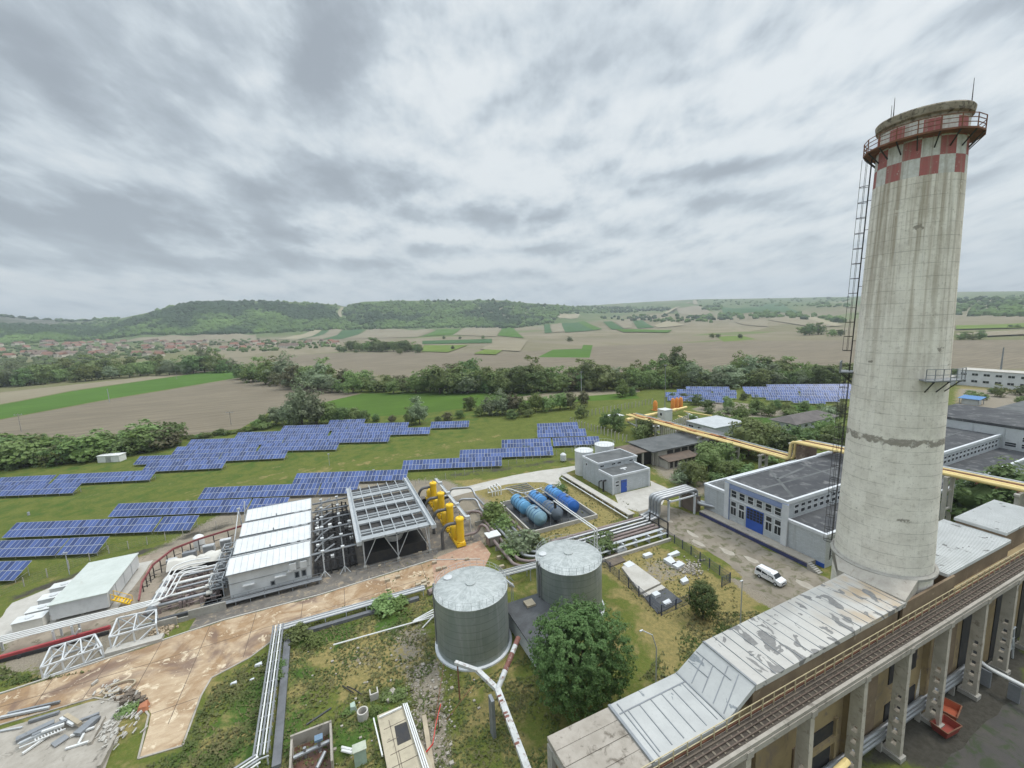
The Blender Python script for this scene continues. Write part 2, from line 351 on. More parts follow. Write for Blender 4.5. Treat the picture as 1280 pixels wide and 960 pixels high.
# land use beyond the river trees
zf = np.hypot(gx, gy); aof = np.arctan2(XO.ravel(), YO.ravel())
zone[:, 0] = sst(300, 420, zf)*(1-sst(azpx(300), azpx(200), aof)*.5)            # ploughed land
kk = sst(azpx(690), azpx(800), aof)
zone[:, 1] = np.clip(sst(1680, 1800, zf)*(1-kk)+sst(1900, 2700, zf)*kk, 0, 1)    # scrub and hill grass
zone[:, 2] = (1-sst(azpx(60), azpx(150), aof))*sst(2500, 2800, zf)*(1-sst(3300, 3500, zf))
me = bpy.data.meshes.new('ground')
idx = (np.arange(nr-1)[:, None]*na+np.arange(na)[None, :]); nxt = np.roll(np.arange(na), -1)
q = np.stack([idx, (np.arange(nr-1)[:, None]*na+nxt[None, :]), (np.arange(1, nr)[:, None]*na+nxt[None, :]), (np.arange(1, nr)[:, None]*na+np.arange(na)[None, :])], -1).reshape(-1, 4)
me.vertices.add(nr*na); me.vertices.foreach_set('co', np.stack([gx, gy, GZ.ravel()], -1).astype(np.float32).ravel())
q = q[:, ::-1]
me.loops.add(q.size); me.loops.foreach_set('vertex_index', q.ravel().astype(np.int32)); me.polygons.add(len(q)); me.polygons.foreach_set('loop_start', (np.arange(len(q))*4).astype(np.int32))
me.polygons.foreach_set('use_smooth', np.ones(len(q), bool)); me.update(calc_edges=True)
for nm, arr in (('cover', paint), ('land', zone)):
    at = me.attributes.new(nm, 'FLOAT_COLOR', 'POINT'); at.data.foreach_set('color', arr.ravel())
ground = bpy.data.objects.new('ground', me); COL.objects.link(ground); struct(ground)
def ground_material():
    t = NT('ground_cover'); o = t.pos()
    def attr(nm):
        a = t.n('ShaderNodeAttribute'); a.attribute_name = nm; s = t.n('ShaderNodeSeparateColor'); t.l(a.outputs['Color'], s.inputs[0]); return s.outputs[0], s.outputs[1], s.outputs[2], a.outputs['Alpha']
    dry, dirt, lush, dark = attr('cover'); farm, hill, cliff, _ = attr('land')
    n0 = t.noise(o, .045, 5, .6); n1 = t.noise(o, .22, 7, .68, .3); n2 = t.noise(o, 1.6, 6, .7); n3 = t.noise(o, 5.5, 4, .7)
    grass = t.mix(t.ramp(n1, .36, .64), (.115, .138, .030), (.072, .102, .020))
    grass = t.mix(t.ramp(n2, .42, .66, 0, .75), grass, (.16, .155, .045)); grass = t.mix(t.ramp(n3, .4, .75, 0, .5), grass, (.06, .085, .022))
    def thr(w, n, k=.75): return t.ramp(t.math('ADD', w, t.math('MULTIPLY', t.math('SUBTRACT', n, .5), k)), .38, .62)
    c = t.mix(thr(lush, n1, 1.1), grass, t.mix(t.ramp(n2, .35, .65), (.07, .125, .026), (.045, .085, .017)))
    c = t.mix(thr(dry, n1, 1.5), c, t.mix(t.ramp(n2, .3, .7), (.285, .225, .09), (.165, .15, .058)))
    c = t.mix(thr(dirt, n2, 1.3), c, t.mix(t.ramp(n3, .3, .7), t.mix(n1, (.34, .30, .235), (.235, .205, .158)), (.18, .155, .118)))
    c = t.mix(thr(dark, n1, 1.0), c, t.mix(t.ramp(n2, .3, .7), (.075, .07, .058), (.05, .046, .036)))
    sp = t.ramp(t.noise(o, 3.1, 5, .8), .66, .72); c = t.mix(t.math('MULTIPLY', sp, t.ramp(n1, .4, .6, 0, .55)), c, (.3, .28, .22))
    fields = t.mix(t.ramp(t.noise(o, .006, 4, .6), .3, .7), (.205, .178, .125), (.17, .15, .102))
    vo = t.n('ShaderNodeTexVoronoi'); mp = t.n('ShaderNodeMapping'); mp.inputs['Rotation'].default_value = (0, 0, R(-8)); mp.inputs['Scale'].default_value = (.0021, .0062, 0); t.l(o, mp.inputs[0]); t.l(mp.outputs[0], vo.inputs['Vector']); vo.inputs['Scale'].default_value = 1
    vr, vg, vb = t.sep(vo.outputs['Color']); fields = t.mix(t.math('MULTIPLY', vg, .45), fields, (.27, .23, .16)); fields = t.mix(t.ramp(vr, .80, .801, 0, .8), fields, (.11, .155, .045)); fields = t.mix(t.ramp(vb, .84, .841, 0, .7), fields, (.15, .14, .075))
    fields = t.mix(t.ramp(t.noise(t.scale(o, (.02, .004, 1)), 1, 5, .6), .45, .6, 0, .5), fields, (.15, .14, .075))
    c = t.mix(farm, c, fields)
    hl = t.mix(t.ramp(t.noise(o, .004, 6, .65), .35, .65), (.075, .12, .04), (.125, .15, .06)); hl = t.mix(t.ramp(t.noise(o, .0017, 5, .6), .56, .66, 0, .7), hl, (.22, .185, .13))
    c = t.mix(hill, c, hl)
    cs = t.ramp(t.noise(t.scale(o, (.012, .012, .003)), 1, 6, .7, .5), .35, .65); c = t.mix(cliff, c, t.mix(cs, (.15, .142, .125), (.055, .072, .036)))
    t.bump(t.math('ADD', n3, t.math('MULTIPLY', n2, 1.5)), .55, .18)
    return t.done(c, .95, 0, .1)
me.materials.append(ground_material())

# ------------------------------------------------------------------ fields as sheets on the land
def field_mat(name, c, c2, fur=0.0, rot=0.0, big=.02):
    t = NT(name); o = t.pos(); n1 = t.noise(o, big, 6, .62); n2 = t.noise(o, .9, 4, .7)
    m = t.n('ShaderNodeMapping'); m.inputs['Rotation'].default_value = (0, 0, rot); m.inputs['Scale'].default_value = (.03, .45, 1); t.l(o, m.inputs[0])
    st = t.noise(m.outputs[0], 1, 4, .6)
    col = t.mix(t.ramp(n1, .3, .7), c, c2); col = t.mix(t.ramp(n2, .35, .75, 0, .4), col, tuple(k*.75 for k in c2)); col = t.mix(t.ramp(st, .38, .62, 0, fur), col, tuple(k*.62 for k in c2))
    t.bump(n2, .4, .1); return t.done(col, .95, 0, .08)
FM = dict(plough=field_mat('ploughed_soil', (.225, .192, .14), (.188, .16, .117), .55, R(-HEAD*57.3+14)), tan=field_mat('dry_field', (.265, .235, .165), (.225, .195, .135), .25, R(20)),
          green=field_mat('young_wheat', (.085, .165, .03), (.07, .135, .026), .35, R(-10)), dkgreen=field_mat('dark_crop', (.05, .105, .045), (.062, .125, .045), .2), ygreen=field_mat('meadow_grass', (.15, .2, .045), (.11, .16, .035), .2),
          pale=field_mat('pale_stubble', (.33, .29, .2), (.27, .24, .16), .2), meadow=field_mat('river_meadow', (.085, .15, .026), (.065, .115, .022), .3, R(-24)))
for k, m_ in FM.items(): pass
lay = [0]
def field(kind, px, hilly=False):
    lay[0] += 1; off = .02+.004*lay[0] if not hilly else .7+.03*lay[0]
    if not hilly:
        pts = [P(a, b, off) for a, b in px]; m = MB(); m.add(pts, [tuple(range(len(pts)))])
        o = m.build('field', FM[kind])
        if o.data.polygons[0].normal.z < 0: o.data.flip_normals()
    else:
        c = [PT(a, b) for a, b in px]; n = 14; vs = []; fs = []
        for i in range(n+1):
            for j in range(n+1):
                u, v = i/n, j/n; p = (c[0]*(1-u)+c[1]*u)*(1-v)+(c[3]*(1-u)+c[2]*u)*v; vs.append((p.x, p.y, float(T(p.x, p.y))+off))
        for i in range(n):
            for j in range(n): fs.append((i*(n+1)+j, (i+1)*(n+1)+j, (i+1)*(n+1)+j+1, i*(n+1)+j+1))
        m = MB(); m.add(vs, fs); o = m.build('field', FM[kind], smooth=True)
        if o.data.polygons[0].normal.z < 0: o.data.flip_normals()
    return struct(o)
field('plough', [(-420, 600), (-60, 536), (140, 499), (305, 472), (336, 475), (452, 492), (396, 505), (335, 516), (300, 536), (218, 547), (0, 557), (-200, 590)])
field('green', [(-420, 560), (-60, 518), (90, 489), (264, 464), (300, 463), (305, 471), (140, 498), (-60, 535), (-420, 597)])
field('tan', [(-420, 530), (-60, 497), (100, 480), (262, 462.5), (264, 464), (90, 488), (-60, 517), (-420, 558)])
field('meadow', [(452, 492), (600, 489), (790, 489), (800, 498), (700, 503), (600, 508), (520, 518), (400, 524), (396, 505)])
field('plough', [(390, 458), (330, 448), (420, 441.5), (640, 441), (760, 432), (900, 427), (1060, 425), (1500, 425), (1500, 455), (1060, 466), (800, 464), (640, 474), (520, 474)])
field('tan', [(640, 497), (700, 489), (800, 487), (800, 490), (720, 496), (640, 502)])
field('green', [(672, 446.5), (737, 447), (741, 431.5), (729, 431), (727, 436), (691, 437)])
field('ygreen', [(895, 421), (925, 419), (945, 424), (905, 427)])
for k, pts in [('dkgreen', [(528, 426.5), (615, 424), (615, 429), (528, 430.5)]), ('ygreen', [(530, 432), (585, 432), (560, 441), (527, 440)]), ('ygreen', [(592, 443), (612, 435), (632, 436), (620, 444)]),
               ('tan', [(600, 437), (626, 425), (660, 425), (650, 440)]), ('pale', [(345, 424), (393, 412.5), (402, 413), (370, 425)]), ('dkgreen', [(371, 425), (403, 413), (412, 413), (390, 424)]), ('tan', [(378, 424), (412, 412.5), (428, 412.5), (405, 424)]),
               ('dkgreen', [(402, 424.5), (430, 412.5), (455, 412.5), (428, 424)]), ('tan', [(428, 424), (458, 412.5), (542, 412), (522, 421.5)]), ('green', [(526, 421), (545, 412.5), (576, 411), (566, 419)]), ('tan', [(566, 419), (578, 411), (627, 407), (620, 421)]),
               ('green', [(622, 420), (628, 408), (640, 405), (655, 423)]), ('dkgreen', [(680, 406), (687, 405.5), (690, 416), (681, 417)]), ('tan', [(688, 405.5), (702, 404), (706, 415), (691, 416)]), ('dkgreen', [(702, 404), (730, 402), (752, 412), (707, 416)]),
               ('green', [(722, 402.5), (731, 402), (753, 411.5), (742, 413)]), ('dkgreen', [(754, 402.5), (765, 402), (780, 411.5), (765, 412.5)]), ('tan', [(769, 402.5), (789, 402.5), (790, 410), (780, 411)]), ('dkgreen', [(791, 401), (803, 400.5), (818, 409.5), (797, 411)]),
               ('pale', [(818, 407), (836, 400), (856, 407), (822, 410)]), ('tan', [(845, 385), (872, 382.5), (892, 392), (852, 393.5)]), ('tan', [(918, 402.5), (960, 399.5), (960, 409), (930, 406.5)]), ('tan', [(960, 400), (1000, 395), (1052, 408), (1020, 410), (960, 409)]),
               ('pale', [(1000, 395.5), (1014, 395), (1054, 407), (1044, 408.5)]), ('dkgreen', [(900, 383), (975, 379), (1000, 391), (905, 396)]), ('tan', [(135, 427.5), (225, 420), (240, 420), (215, 428)]), ('tan', [(218, 427.5), (232, 421), (320, 418.5), (320, 427)]),
               ('green', [(770, 412.5), (840, 413), (835, 416.5), (780, 416)]), ('pale', [(695, 394), (725, 393), (722, 398), (700, 398.5)]), ('tan', [(1195, 418), (1280, 414), (1400, 414), (1200, 423)]), ('ygreen', [(1195, 408), (1290, 404), (1290, 410), (1195, 413)])]:
    field(k, pts, True)
# pale tracks cut through the hill woods
def track(px, w):
    pts = [PT(a, b) for a, b in px]; m = MB(); vs = []; fs = []
    for i, p in enumerate(pts):
        d = (pts[min(i+1, len(pts)-1)]-pts[max(i-1, 0)]); d.z = 0; d.normalize(); nn = Vector((-d.y, d.x, 0))*w/2
        for s in (-1, 1): vs.append((p.x+nn.x*s, p.y+nn.y*s, p.z+3))
        if i: fs.append((2*i-2, 2*i-1, 2*i+1, 2*i))
    m.add(vs, fs); o = m.build('hill_track', FM['pale']); return struct(o)
track([(428, 384.5), (424.5, 390), (424.5, 394), (427, 399)], 15); track([(785, 399), (830, 393), (845, 385), (862, 378)], 22); track([(870, 381), (868, 376), (872, 374.5)], 30)

# ------------------------------------------------------------------ woods on the hills: nobody could count these
def blobs(name, polys, n, r0, r1, m, flat=.8):
    ico = bmesh.new(); bmesh.ops.create_icosphere(ico, subdivisions=1, radius=1); iv = np.array([v.co for v in ico.verts]); ifc = np.array([[v.index for v in f.verts] for f in ico.faces]); ico.free()
    V, F = [], []; k = 0; areas = []
    for p in polys: areas.append(abs(sum(p[i][0]*p[(i+1)%len(p)][1]-p[(i+1)%len(p)][0]*p[i][1] for i in range(len(p))))/2)
    for p, ar in zip(polys, areas):
        q_ = np.array(p); lo, hi = q_.min(0), q_.max(0); want = int(n*ar/sum(areas)); got = 0; tries = 0
        while got < want and tries < want*12:
            tries += 1; x, y = random.uniform(lo[0], hi[0]), random.uniform(lo[1], hi[1]); ins = False
            for i in range(len(p)):
                a, b = p[i], p[(i+1)%len(p)]
                if (a[1] > y) != (b[1] > y) and x < (b[0]-a[0])*(y-a[1])/(b[1]-a[1])+a[0]: ins = not ins
            if not ins: continue
            w = PT(x, y)
            if w is None: continue
            got += 1; r = random.uniform(r0, r1); vv = iv*(1+NP.uniform(-.22, .22, (len(iv), 1)))*r; vv[:, 2] *= flat*random.uniform(.8, 1.4)
            V.append(vv+np.array([w.x, w.y, w.z+r*.35])); F.append(ifc+k); k += len(iv)
    V = np.concatenate(V); F = np.concatenate(F); me = bpy.data.meshes.new(name); me.from_pydata(V.tolist(), [], F.tolist()); me.materials.append(m); o = bpy.data.objects.new(name, me); COL.objects.link(o); return o
def wood_mat(name, a, b, c):
    t = NT(name); o = t.pos(); n = t.noise(o, .02, 5, .7); n2 = t.noise(o, .0028, 6, .6); n3 = t.noise(o, .0075, 5, .6); col = t.mix(t.ramp(n, .3, .7), a, b); col = t.mix(t.ramp(n3, .45, .7, 0, .6), col, tuple(k*1.45 for k in b)); col = t.mix(t.ramp(n2, .49, .56), col, c); return t.done(col, .95, 0, .05)
wm = wood_mat('hill_wood', (.062, .108, .032), (.105, .16, .048), (.036, .064, .026))
woods = [[(0,406),(60,408),(130,406),(150,410),(60,424),(0,424)], [(0,394.5),(40,398.5),(90,401.5),(150,398.5),(150,400),(90,403),(40,400),(0,396)], [(140,407),(180,394),(215,384.5),(240,378.5),(330,377.5),(380,379.5),(420,382.5),(421,395),(424,400),(432,398),(430,388),(440,381.5),(500,377.5),(620,376.5),(660,380.5),(715,384),(700,392),(690,404),(640,411),(560,410),(440,412),(400,413),(330,417),(240,419),(180,418),(130,425),(60,428),(60,420)],
         [(715,383.5),(840,384.5),(838,389),(780,391),(700,393)], [(875,383),(905,381),(900,388),(878,388)], [(0,418),(60,414),(100,418),(60,428),(0,432)]]
w = blobs('hill_forest', woods, 6500, 7, 13, wm); tag(w, 'dark green forest covering the long ridge beyond the ploughed fields', 'forest', kind='stuff')
w = blobs('hill_scrub', [[(100,405),(150,400),(140,407),(60,416),(0,418),(0,412)], [(720,398),(830,394),(920,398),(880,405),(760,400)], [(860,376),(1060,372),(1060,385),(900,382)], [(1195,372),(1290,370),(1290,396),(1195,396)], [(900,392),(1040,396),(1055,404),(980,398)], [(850,396),(1000,390),(1000,396),(860,402)]], 520, 6, 12, wm)
tag(w, 'scattered scrub on the bare slopes of the far hills', 'scrub', kind='stuff')
vm = wood_mat('village_trees_leaf', (.07, .11, .04), (.1, .14, .05), (.08, .1, .045))
w = blobs('village_trees', [[(0,432),(120,428),(330,424),(420,428),(420,434),(300,441),(220,440),(200,450),(0,462)]], 620, 3, 6.5, vm, .7); tag(w, 'green garden trees among the red roofs of the village', 'trees', kind='stuff')

# ------------------------------------------------------------------ haze
def haze():
    m = bpy.data.materials.new('thin_haze'); m.use_nodes = True; t = m.node_tree; t.nodes.clear(); o = t.nodes.new('ShaderNodeOutputMaterial'); v = t.nodes.new('ShaderNodeVolumePrincipled')
    v.inputs['Color'].default_value = (.80, .88, .95, 1); v.inputs['Density'].default_value = .00016; v.inputs['Anisotropy'].default_value = .2; t.links.new(v.outputs[0], o.inputs['Volume'])
    b = MB().box(-7300, 7300, -7300, 7300, -1.5, 520).build('haze', m); tag(b, None, None, kind='stuff')
haze()

# ================================================================== TREES AND BUSHES
def leaf_mat(name, a, b, c, sc=.5):
    t = NT(name); o = t.pos(); oi = t.n('ShaderNodeObjectInfo'); n = t.noise(o, sc, 4, .7); n2 = t.noise(o, sc*7, 2, .6)
    col = t.mix(t.ramp(n, .3, .7), a, b); col = t.mix(t.ramp(n2, .4, .7, 0, .7), col, c)
    h = t.n('ShaderNodeHueSaturation'); t.l(col, h.inputs['Color']); t.l(t.math('MULTIPLY_ADD', oi.outputs['Random'], .05, .475), h.inputs['Hue']); t.l(t.math('MULTIPLY_ADD', oi.outputs['Random'], .6, .75), h.inputs['Value']); h.inputs['Saturation'].default_value = .92
    t.done(h.outputs[0], .6, 0, .25)
    # light passing through thin leaves
    tr = t.n('ShaderNodeBsdfTranslucent'); t.l(h.outputs[0], tr.inputs[0]); mx = t.n('ShaderNodeMixShader'); mx.inputs[0].default_value = .34
    t.l(t.b.outputs[0], mx.inputs[1]); t.l(tr.outputs[0], mx.inputs[2]); t.l(mx.outputs[0], t.out.inputs[0]); return t.m
LM = dict(mid=leaf_mat('leaf_mid', (.175, .24, .07), (.22, .285, .09), (.125, .18, .052)), dark=leaf_mat('leaf_dark', (.12, .18, .055), (.155, .215, .065), (.085, .135, .04)),
          silver=leaf_mat('leaf_silver', (.21, .26, .14), (.16, .21, .1), (.3, .33, .22)), yellow=leaf_mat('leaf_yellowgreen', (.15, .21, .045), (.12, .17, .036), (.19, .23, .07)),
          brown=leaf_mat('leaf_brownish', (.15, .15, .07), (.11, .12, .05), (.18, .16, .085)), chestnut=leaf_mat('leaf_chestnut', (.055, .112, .024), (.085, .155, .035), (.22, .3, .1), 1.3))
bark = mat('bark', (.13, .105, .08), (.09, .075, .055), 2, .9)
def crown_data(rx, rz, zc, nclump, per, leaf, rc, seed, droop=0., core=True, rosette=False):
    rs = np.random.RandomState(seed); V, F = [], []
    dirs = rs.normal(size=(nclump, 3)); dirs /= np.linalg.norm(dirs, axis=1)[:, None]; dirs[:, 2] = np.where(dirs[:, 2] < -.88, -dirs[:, 2], dirs[:, 2])
    lob = 1+(.3 if rosette else 1)*(.22*np.sin(dirs[:, 0]*3.1+seed)+.18*np.sin(dirs[:, 1]*4.3+seed*2)+.12*np.sin(dirs[:, 2]*5.7+seed))
    rad = (rs.uniform(.28, 1, nclump)**.42)*lob if not rosette else (rs.uniform(.3, 1.0, nclump)**.6)*lob
    cen = dirs*rad[:, None]*np.array([rx, rx, rz]); cen[:, 2] += zc
    cs = rs.uniform(.65, 1.3, nclump)*rc; k = 0
    for c, s, dr in zip(cen, cs, dirs):
        off = rs.normal(size=(per, 3)); off /= np.linalg.norm(off, axis=1)[:, None]; off *= (rs.uniform(.2, 1, (per, 1))**.5)*s; off[:, 2] *= .75
        p = c+off; p[:, 2] -= droop*np.abs(off[:, 2])
        nr_ = off/s*(.5 if rosette else 1)+dr*(1.2 if rosette else .7)+rs.normal(size=(per, 3))*(.35 if rosette else .55); nr_[:, 2] += .6 if rosette else .35; nr_ /= np.linalg.norm(nr_, axis=1)[:, None]
        t1 = np.cross(nr_, rs.normal(size=(per, 3))); t1 /= np.linalg.norm(t1, axis=1)[:, None]; t2 = np.cross(nr_, t1)
        L = leaf*rs.uniform(.6, 1.35, (per, 1)); a = t1*L*.5; b = t2*L*.36
        q_ = np.stack([p-a, p-b*.9+nr_*L*.08, p+a, p+b*.9+nr_*L*.08], 1).reshape(-1, 3); V.append(q_); F.append(np.arange(per*4).reshape(-1, 4)+k); k += per*4
    V = np.concatenate(V).tolist(); F = [tuple(f) for f in np.concatenate(F).tolist()]
    if core:
        ico = bmesh.new(); bmesh.ops.create_icosphere(ico, subdivisions=2, radius=1); n0 = len(V)
        for v in ico.verts:
            kk = (.8 if rosette else .56)*(1+(.4 if rosette else 1)*(.16*math.sin(v.co.x*4+seed)+.14*math.sin(v.co.y*5+seed)+.1*math.sin(v.co.z*6))); V.append((v.co.x*rx*kk, v.co.y*rx*kk, v.co.z*rz*kk+zc))
        F += [tuple(v.index+n0 for v in f.verts) for f in ico.faces]; ico.free()
    return V, F
def trunk_mb(h, r, rx, zc, seed, limbs=5):
    rs = random.Random(seed); m = MB(); m.tube([(0, 0, -.2), (rs.uniform(-.1, .1), rs.uniform(-.1, .1), h*.5), (rs.uniform(-.3, .3), rs.uniform(-.3, .3), h)], [r*1.25, r*.9, r*.6], 7)
    for i in range(limbs):
        a = i*2.4+rs.random(); m.tube([(0, 0, h*rs.uniform(.5, .9)), (math.cos(a)*rx*.3, math.sin(a)*rx*.3, zc*.9), (math.cos(a)*rx*.62, math.sin(a)*rx*.62, zc*1.1)], [r*.5, r*.35, r*.12], 5)
    return m
def one_mesh_tree(name, rx, rz, zc, th, tr, nclump, per, leaf, rc, seed, lm):
    V, F = crown_data(rx, rz, zc, nclump, per, leaf, rc, seed); m = MB(); m.add(V, F); m.cur = 1; tm = trunk_mb(th, tr, rx, zc, seed, 3); m.add(tm.v, tm.f)
    me = bpy.data.meshes.new(name); me.from_pydata(m.v, [], m.f); me.materials.append(lm); me.materials.append(bark); me.polygons.foreach_set('material_index', m.mi); me.update(); return me
# unit prototypes about 10 m tall, scaled per tree
PROTO = {}
for kind in ('mid', 'dark', 'silver', 'yellow', 'brown'):
    PROTO[kind] = [one_mesh_tree('tree_mesh', 3.6+.5*(s%2), 4.75-.25*(s%3), 4.75, 3.2, .22, 66, 27, .68, 1.15, 11*s+len(kind), LM[kind]) for s in range(1, 4)]
BUSH = {}
for kind in ('mid', 'dark', 'silver', 'yellow', 'brown'):
    BUSH[kind] = [one_mesh_tree('bush_mesh', 1.75, 1.45, 1.4, .8, .08, 34, 22, .4, .65, 23*s+len(kind), LM[kind]) for s in range(1, 3)]
def tree_at(p, h, kind, name, label, group, wide=1., bush=False):
    me = random.choice((BUSH if bush else PROTO)[kind]); o = bpy.data.objects.new(name, me); COL.objects.link(o); s = h/(2.75 if bush else 9.6)
    o.location = (p.x, p.y, p.z-.1); o.rotation_euler = (0, 0, random.uniform(0, 6.28)); o.scale = (s*wide*random.uniform(.9, 1.1), s*wide*random.uniform(.9, 1.1), s*random.uniform(.92, 1.08))
    return tag(o, label, 'bush' if bush else 'tree', group)
def pxh(p, n): return n*(math.hypot(*(Vector((p.x, p.y, p.z-HC)).dot(FW), 0)))/FPX*1.02       # metres spanned by n photo pixels there
def ip(pts, x):
    for (x0, y0), (x1, y1) in zip(pts, pts[1:]):
        if x0 <= x <= x1: return y0+(y1-y0)*(x-x0)/(x1-x0)
    return pts[-1][1]
KW = {'mid': 'green', 'dark': 'dark green', 'silver': 'silvery', 'yellow': 'yellow green', 'brown': 'brownish'}
def belt(base, top, x0, x1, step, kinds, name, what, group, jit=4, wide=1.1, bush=False, rows=1, rise=0):
    x = x0
    while x < x1:
        for r_ in range(rows):
            kx = x+random.uniform(-jit, jit); by = ip(base, kx)-r_*rise+random.uniform(-1.2, 1.2); p = P(kx, by) if by > 440 else PT(kx, by)
            hgt = pxh(p, max(6, ip(base, kx)-ip(top, kx)))*random.uniform(.5, 1.12); k = random.choice(kinds)
            tree_at(p, hgt, k, name, f'{KW[k]} {what}', group, wide*random.uniform(.85, 1.2), bush)
        x += step*random.uniform(.75, 1.25)
# the river belt behind the panels
belt([(296, 474), (330, 480), (400, 489), (470, 491), (640, 491), (720, 489), (800, 486), (900, 484), (1070, 480)], [(296, 452), (330, 453), (400, 458), (470, 466), (560, 460), (590, 457), (640, 460), (665, 450), (700, 466), (735, 458), (800, 458), (900, 455), (1070, 452)],
     300, 1068, 14, ['mid', 'mid', 'dark', 'yellow', 'silver', 'brown', 'mid'], 'belt_tree', 'broadleaf tree in the river belt behind the solar panels', 'river belt trees', 4, 1.25, False, 2, 5)
for x, y, hp, k in [(590, 489, 37, 'dark'), (668, 488, 39, 'mid'), (735, 487, 32, 'dark'), (845, 470, 35, 'dark'), (829, 472, 27, 'dark'), (760, 477, 20, 'dark'), (610, 490, 30, 'mid'), (925, 470, 22, 'dark'), (560, 488, 25, 'silver')]:
    p = P(x, y); tree_at(p, pxh(p, hp), k, 'belt_tree', f'tall {KW[k]} tree rising above the river belt', 'tall trees of the river belt', .9)
belt([(-40, 488), (0, 484), (90, 477), (180, 470), (300, 464)], [(-40, 464), (0, 461), (100, 453), (180, 450), (225, 449), (250, 441), (280, 447), (300, 452)], -36, 300, 11, ['mid', 'dark', 'yellow', 'mid', 'silver'], 'belt_tree', 'tree in the belt between the far field and the village', 'village belt trees', 3, 1.3, False, 2, 3)
belt([(422, 439), (527, 440)], [(422, 426), (527, 425)], 424, 527, 6, ['dark', 'mid'], 'grove_tree', 'tree of the straight grove standing in the ploughed fields', 'straight grove', 1, 1.2)
for x, y, hp, k in [(500, 443, 8, 'mid'), (566, 437, 5, 'dark'), (712, 427, 6, 'dark'), (1012, 419, 14, 'dark'), (1023, 418, 15, 'dark'), (1005, 419, 12, 'mid'), (1040, 421, 9, 'mid'), (1050, 420, 9, 'dark'), (890, 423, 6, 'mid'), (925, 423, 6, 'dark'), (897, 422, 5, 'dark'),
                     (1205, 424, 9, 'dark'), (1215, 425, 10, 'mid'), (1226, 424, 11, 'dark'), (1200, 425, 8, 'mid'), (555, 424, 4, 'dark'), (575, 424, 4, 'dark'), (604, 423.5, 4, 'mid'), (1263, 410, 5, 'dark'), (1272, 410, 5, 'mid'), (445, 441, 5, 'dark')]:
    p = PT(x, y); tree_at(p, pxh(p, hp), k, 'field_tree', f'lone {KW[k]} tree far out among the ploughed fields', 'field trees', 1.3)
# hedge along the near end of the ploughed field
belt([(-60, 592), (0, 583), (120, 574), (200, 561), (222, 556)], [(-60, 560), (0, 553), (40, 554), (70, 557), (105, 552), (130, 552), (170, 545), (195, 537), (222, 540)], -50, 216, 9, ['yellow', 'mid', 'brown', 'dark', 'yellow'], 'hedge_bush', 'hedge bush between the panels and the ploughed field', 'hedge behind the panels', 4, 1.5, True, 2, 7)
belt([(232, 549), (300, 541), (330, 537)], [(232, 543), (300, 534), (330, 527)], 226, 330, 9, ['yellow', 'mid', 'dark'], 'hedge_bush', 'low hedge bush at the foot of the field behind the panels', 'hedge behind the panels', 3, 1.6, True)
for x, y, hp, k, w_ in [(345, 531, 22, 'silver', 1.1), (362, 532, 30, 'silver', 1.05), (378, 531, 46, 'silver', .95), (396, 531, 38, 'silver', 1.), (412, 530, 32, 'mid', 1.), (428, 529, 22, 'dark', 1.1), (443, 528, 18, 'mid', 1.2), (456, 527, 15, 'dark', 1.2), (330, 533, 16, 'dark', 1.2), (320, 536, 12, 'mid', 1.2)]:
    p = P(x, y); tree_at(p, pxh(p, hp), k, 'willow_tree', f'{KW[k]} loose willow in the clump behind the far panel rows', 'willow clump behind the panels', w_)
for x, y, hp, k, w_ in [(525, 530, 33, 'silver', 1.0), (515, 531, 22, 'mid', 1.)]:
    p = P(x, y); tree_at(p, pxh(p, hp), k, 'willow_tree', f'round {KW[k]} willow standing alone behind the far panel table', None, w_)
for x, y, hp, k, w_ in [(587, 513, 18, 'dark', 1.), (600, 520, 14, 'mid', 1.2), (612, 519, 22, 'silver', 1.1), (628, 518, 28, 'silver', 1.1), (642, 518, 26, 'brown', 1.1), (655, 517, 18, 'yellow', 1.2), (670, 515, 26, 'yellow', 1.), (684, 514, 20, 'mid', 1.2), (700, 512, 24, 'mid', 1.1), (713, 511, 22, 'brown', 1.1), (730, 508, 20, 'brown', 1.), (575, 523, 11, 'dark', 1.4), (560, 526, 12, 'brown', 1.4), (470, 527, 10, 'dark', 1.4), (490, 528, 10, 'brown', 1.4), (548, 529, 9, 'dark', 1.4), (778, 496, 17, 'yellow', 1.2), (790, 494, 12, 'dark', 1.2), (640, 523, 12, 'dark', 1.6), (660, 521, 10, 'mid', 1.6)]:
    p = P(x, y); tree_at(p, pxh(p, hp), k, 'scrub_tree', f'{KW[k]} bushy tree of the scrub edge between panels and meadow', 'scrub edge behind the panels', w_)
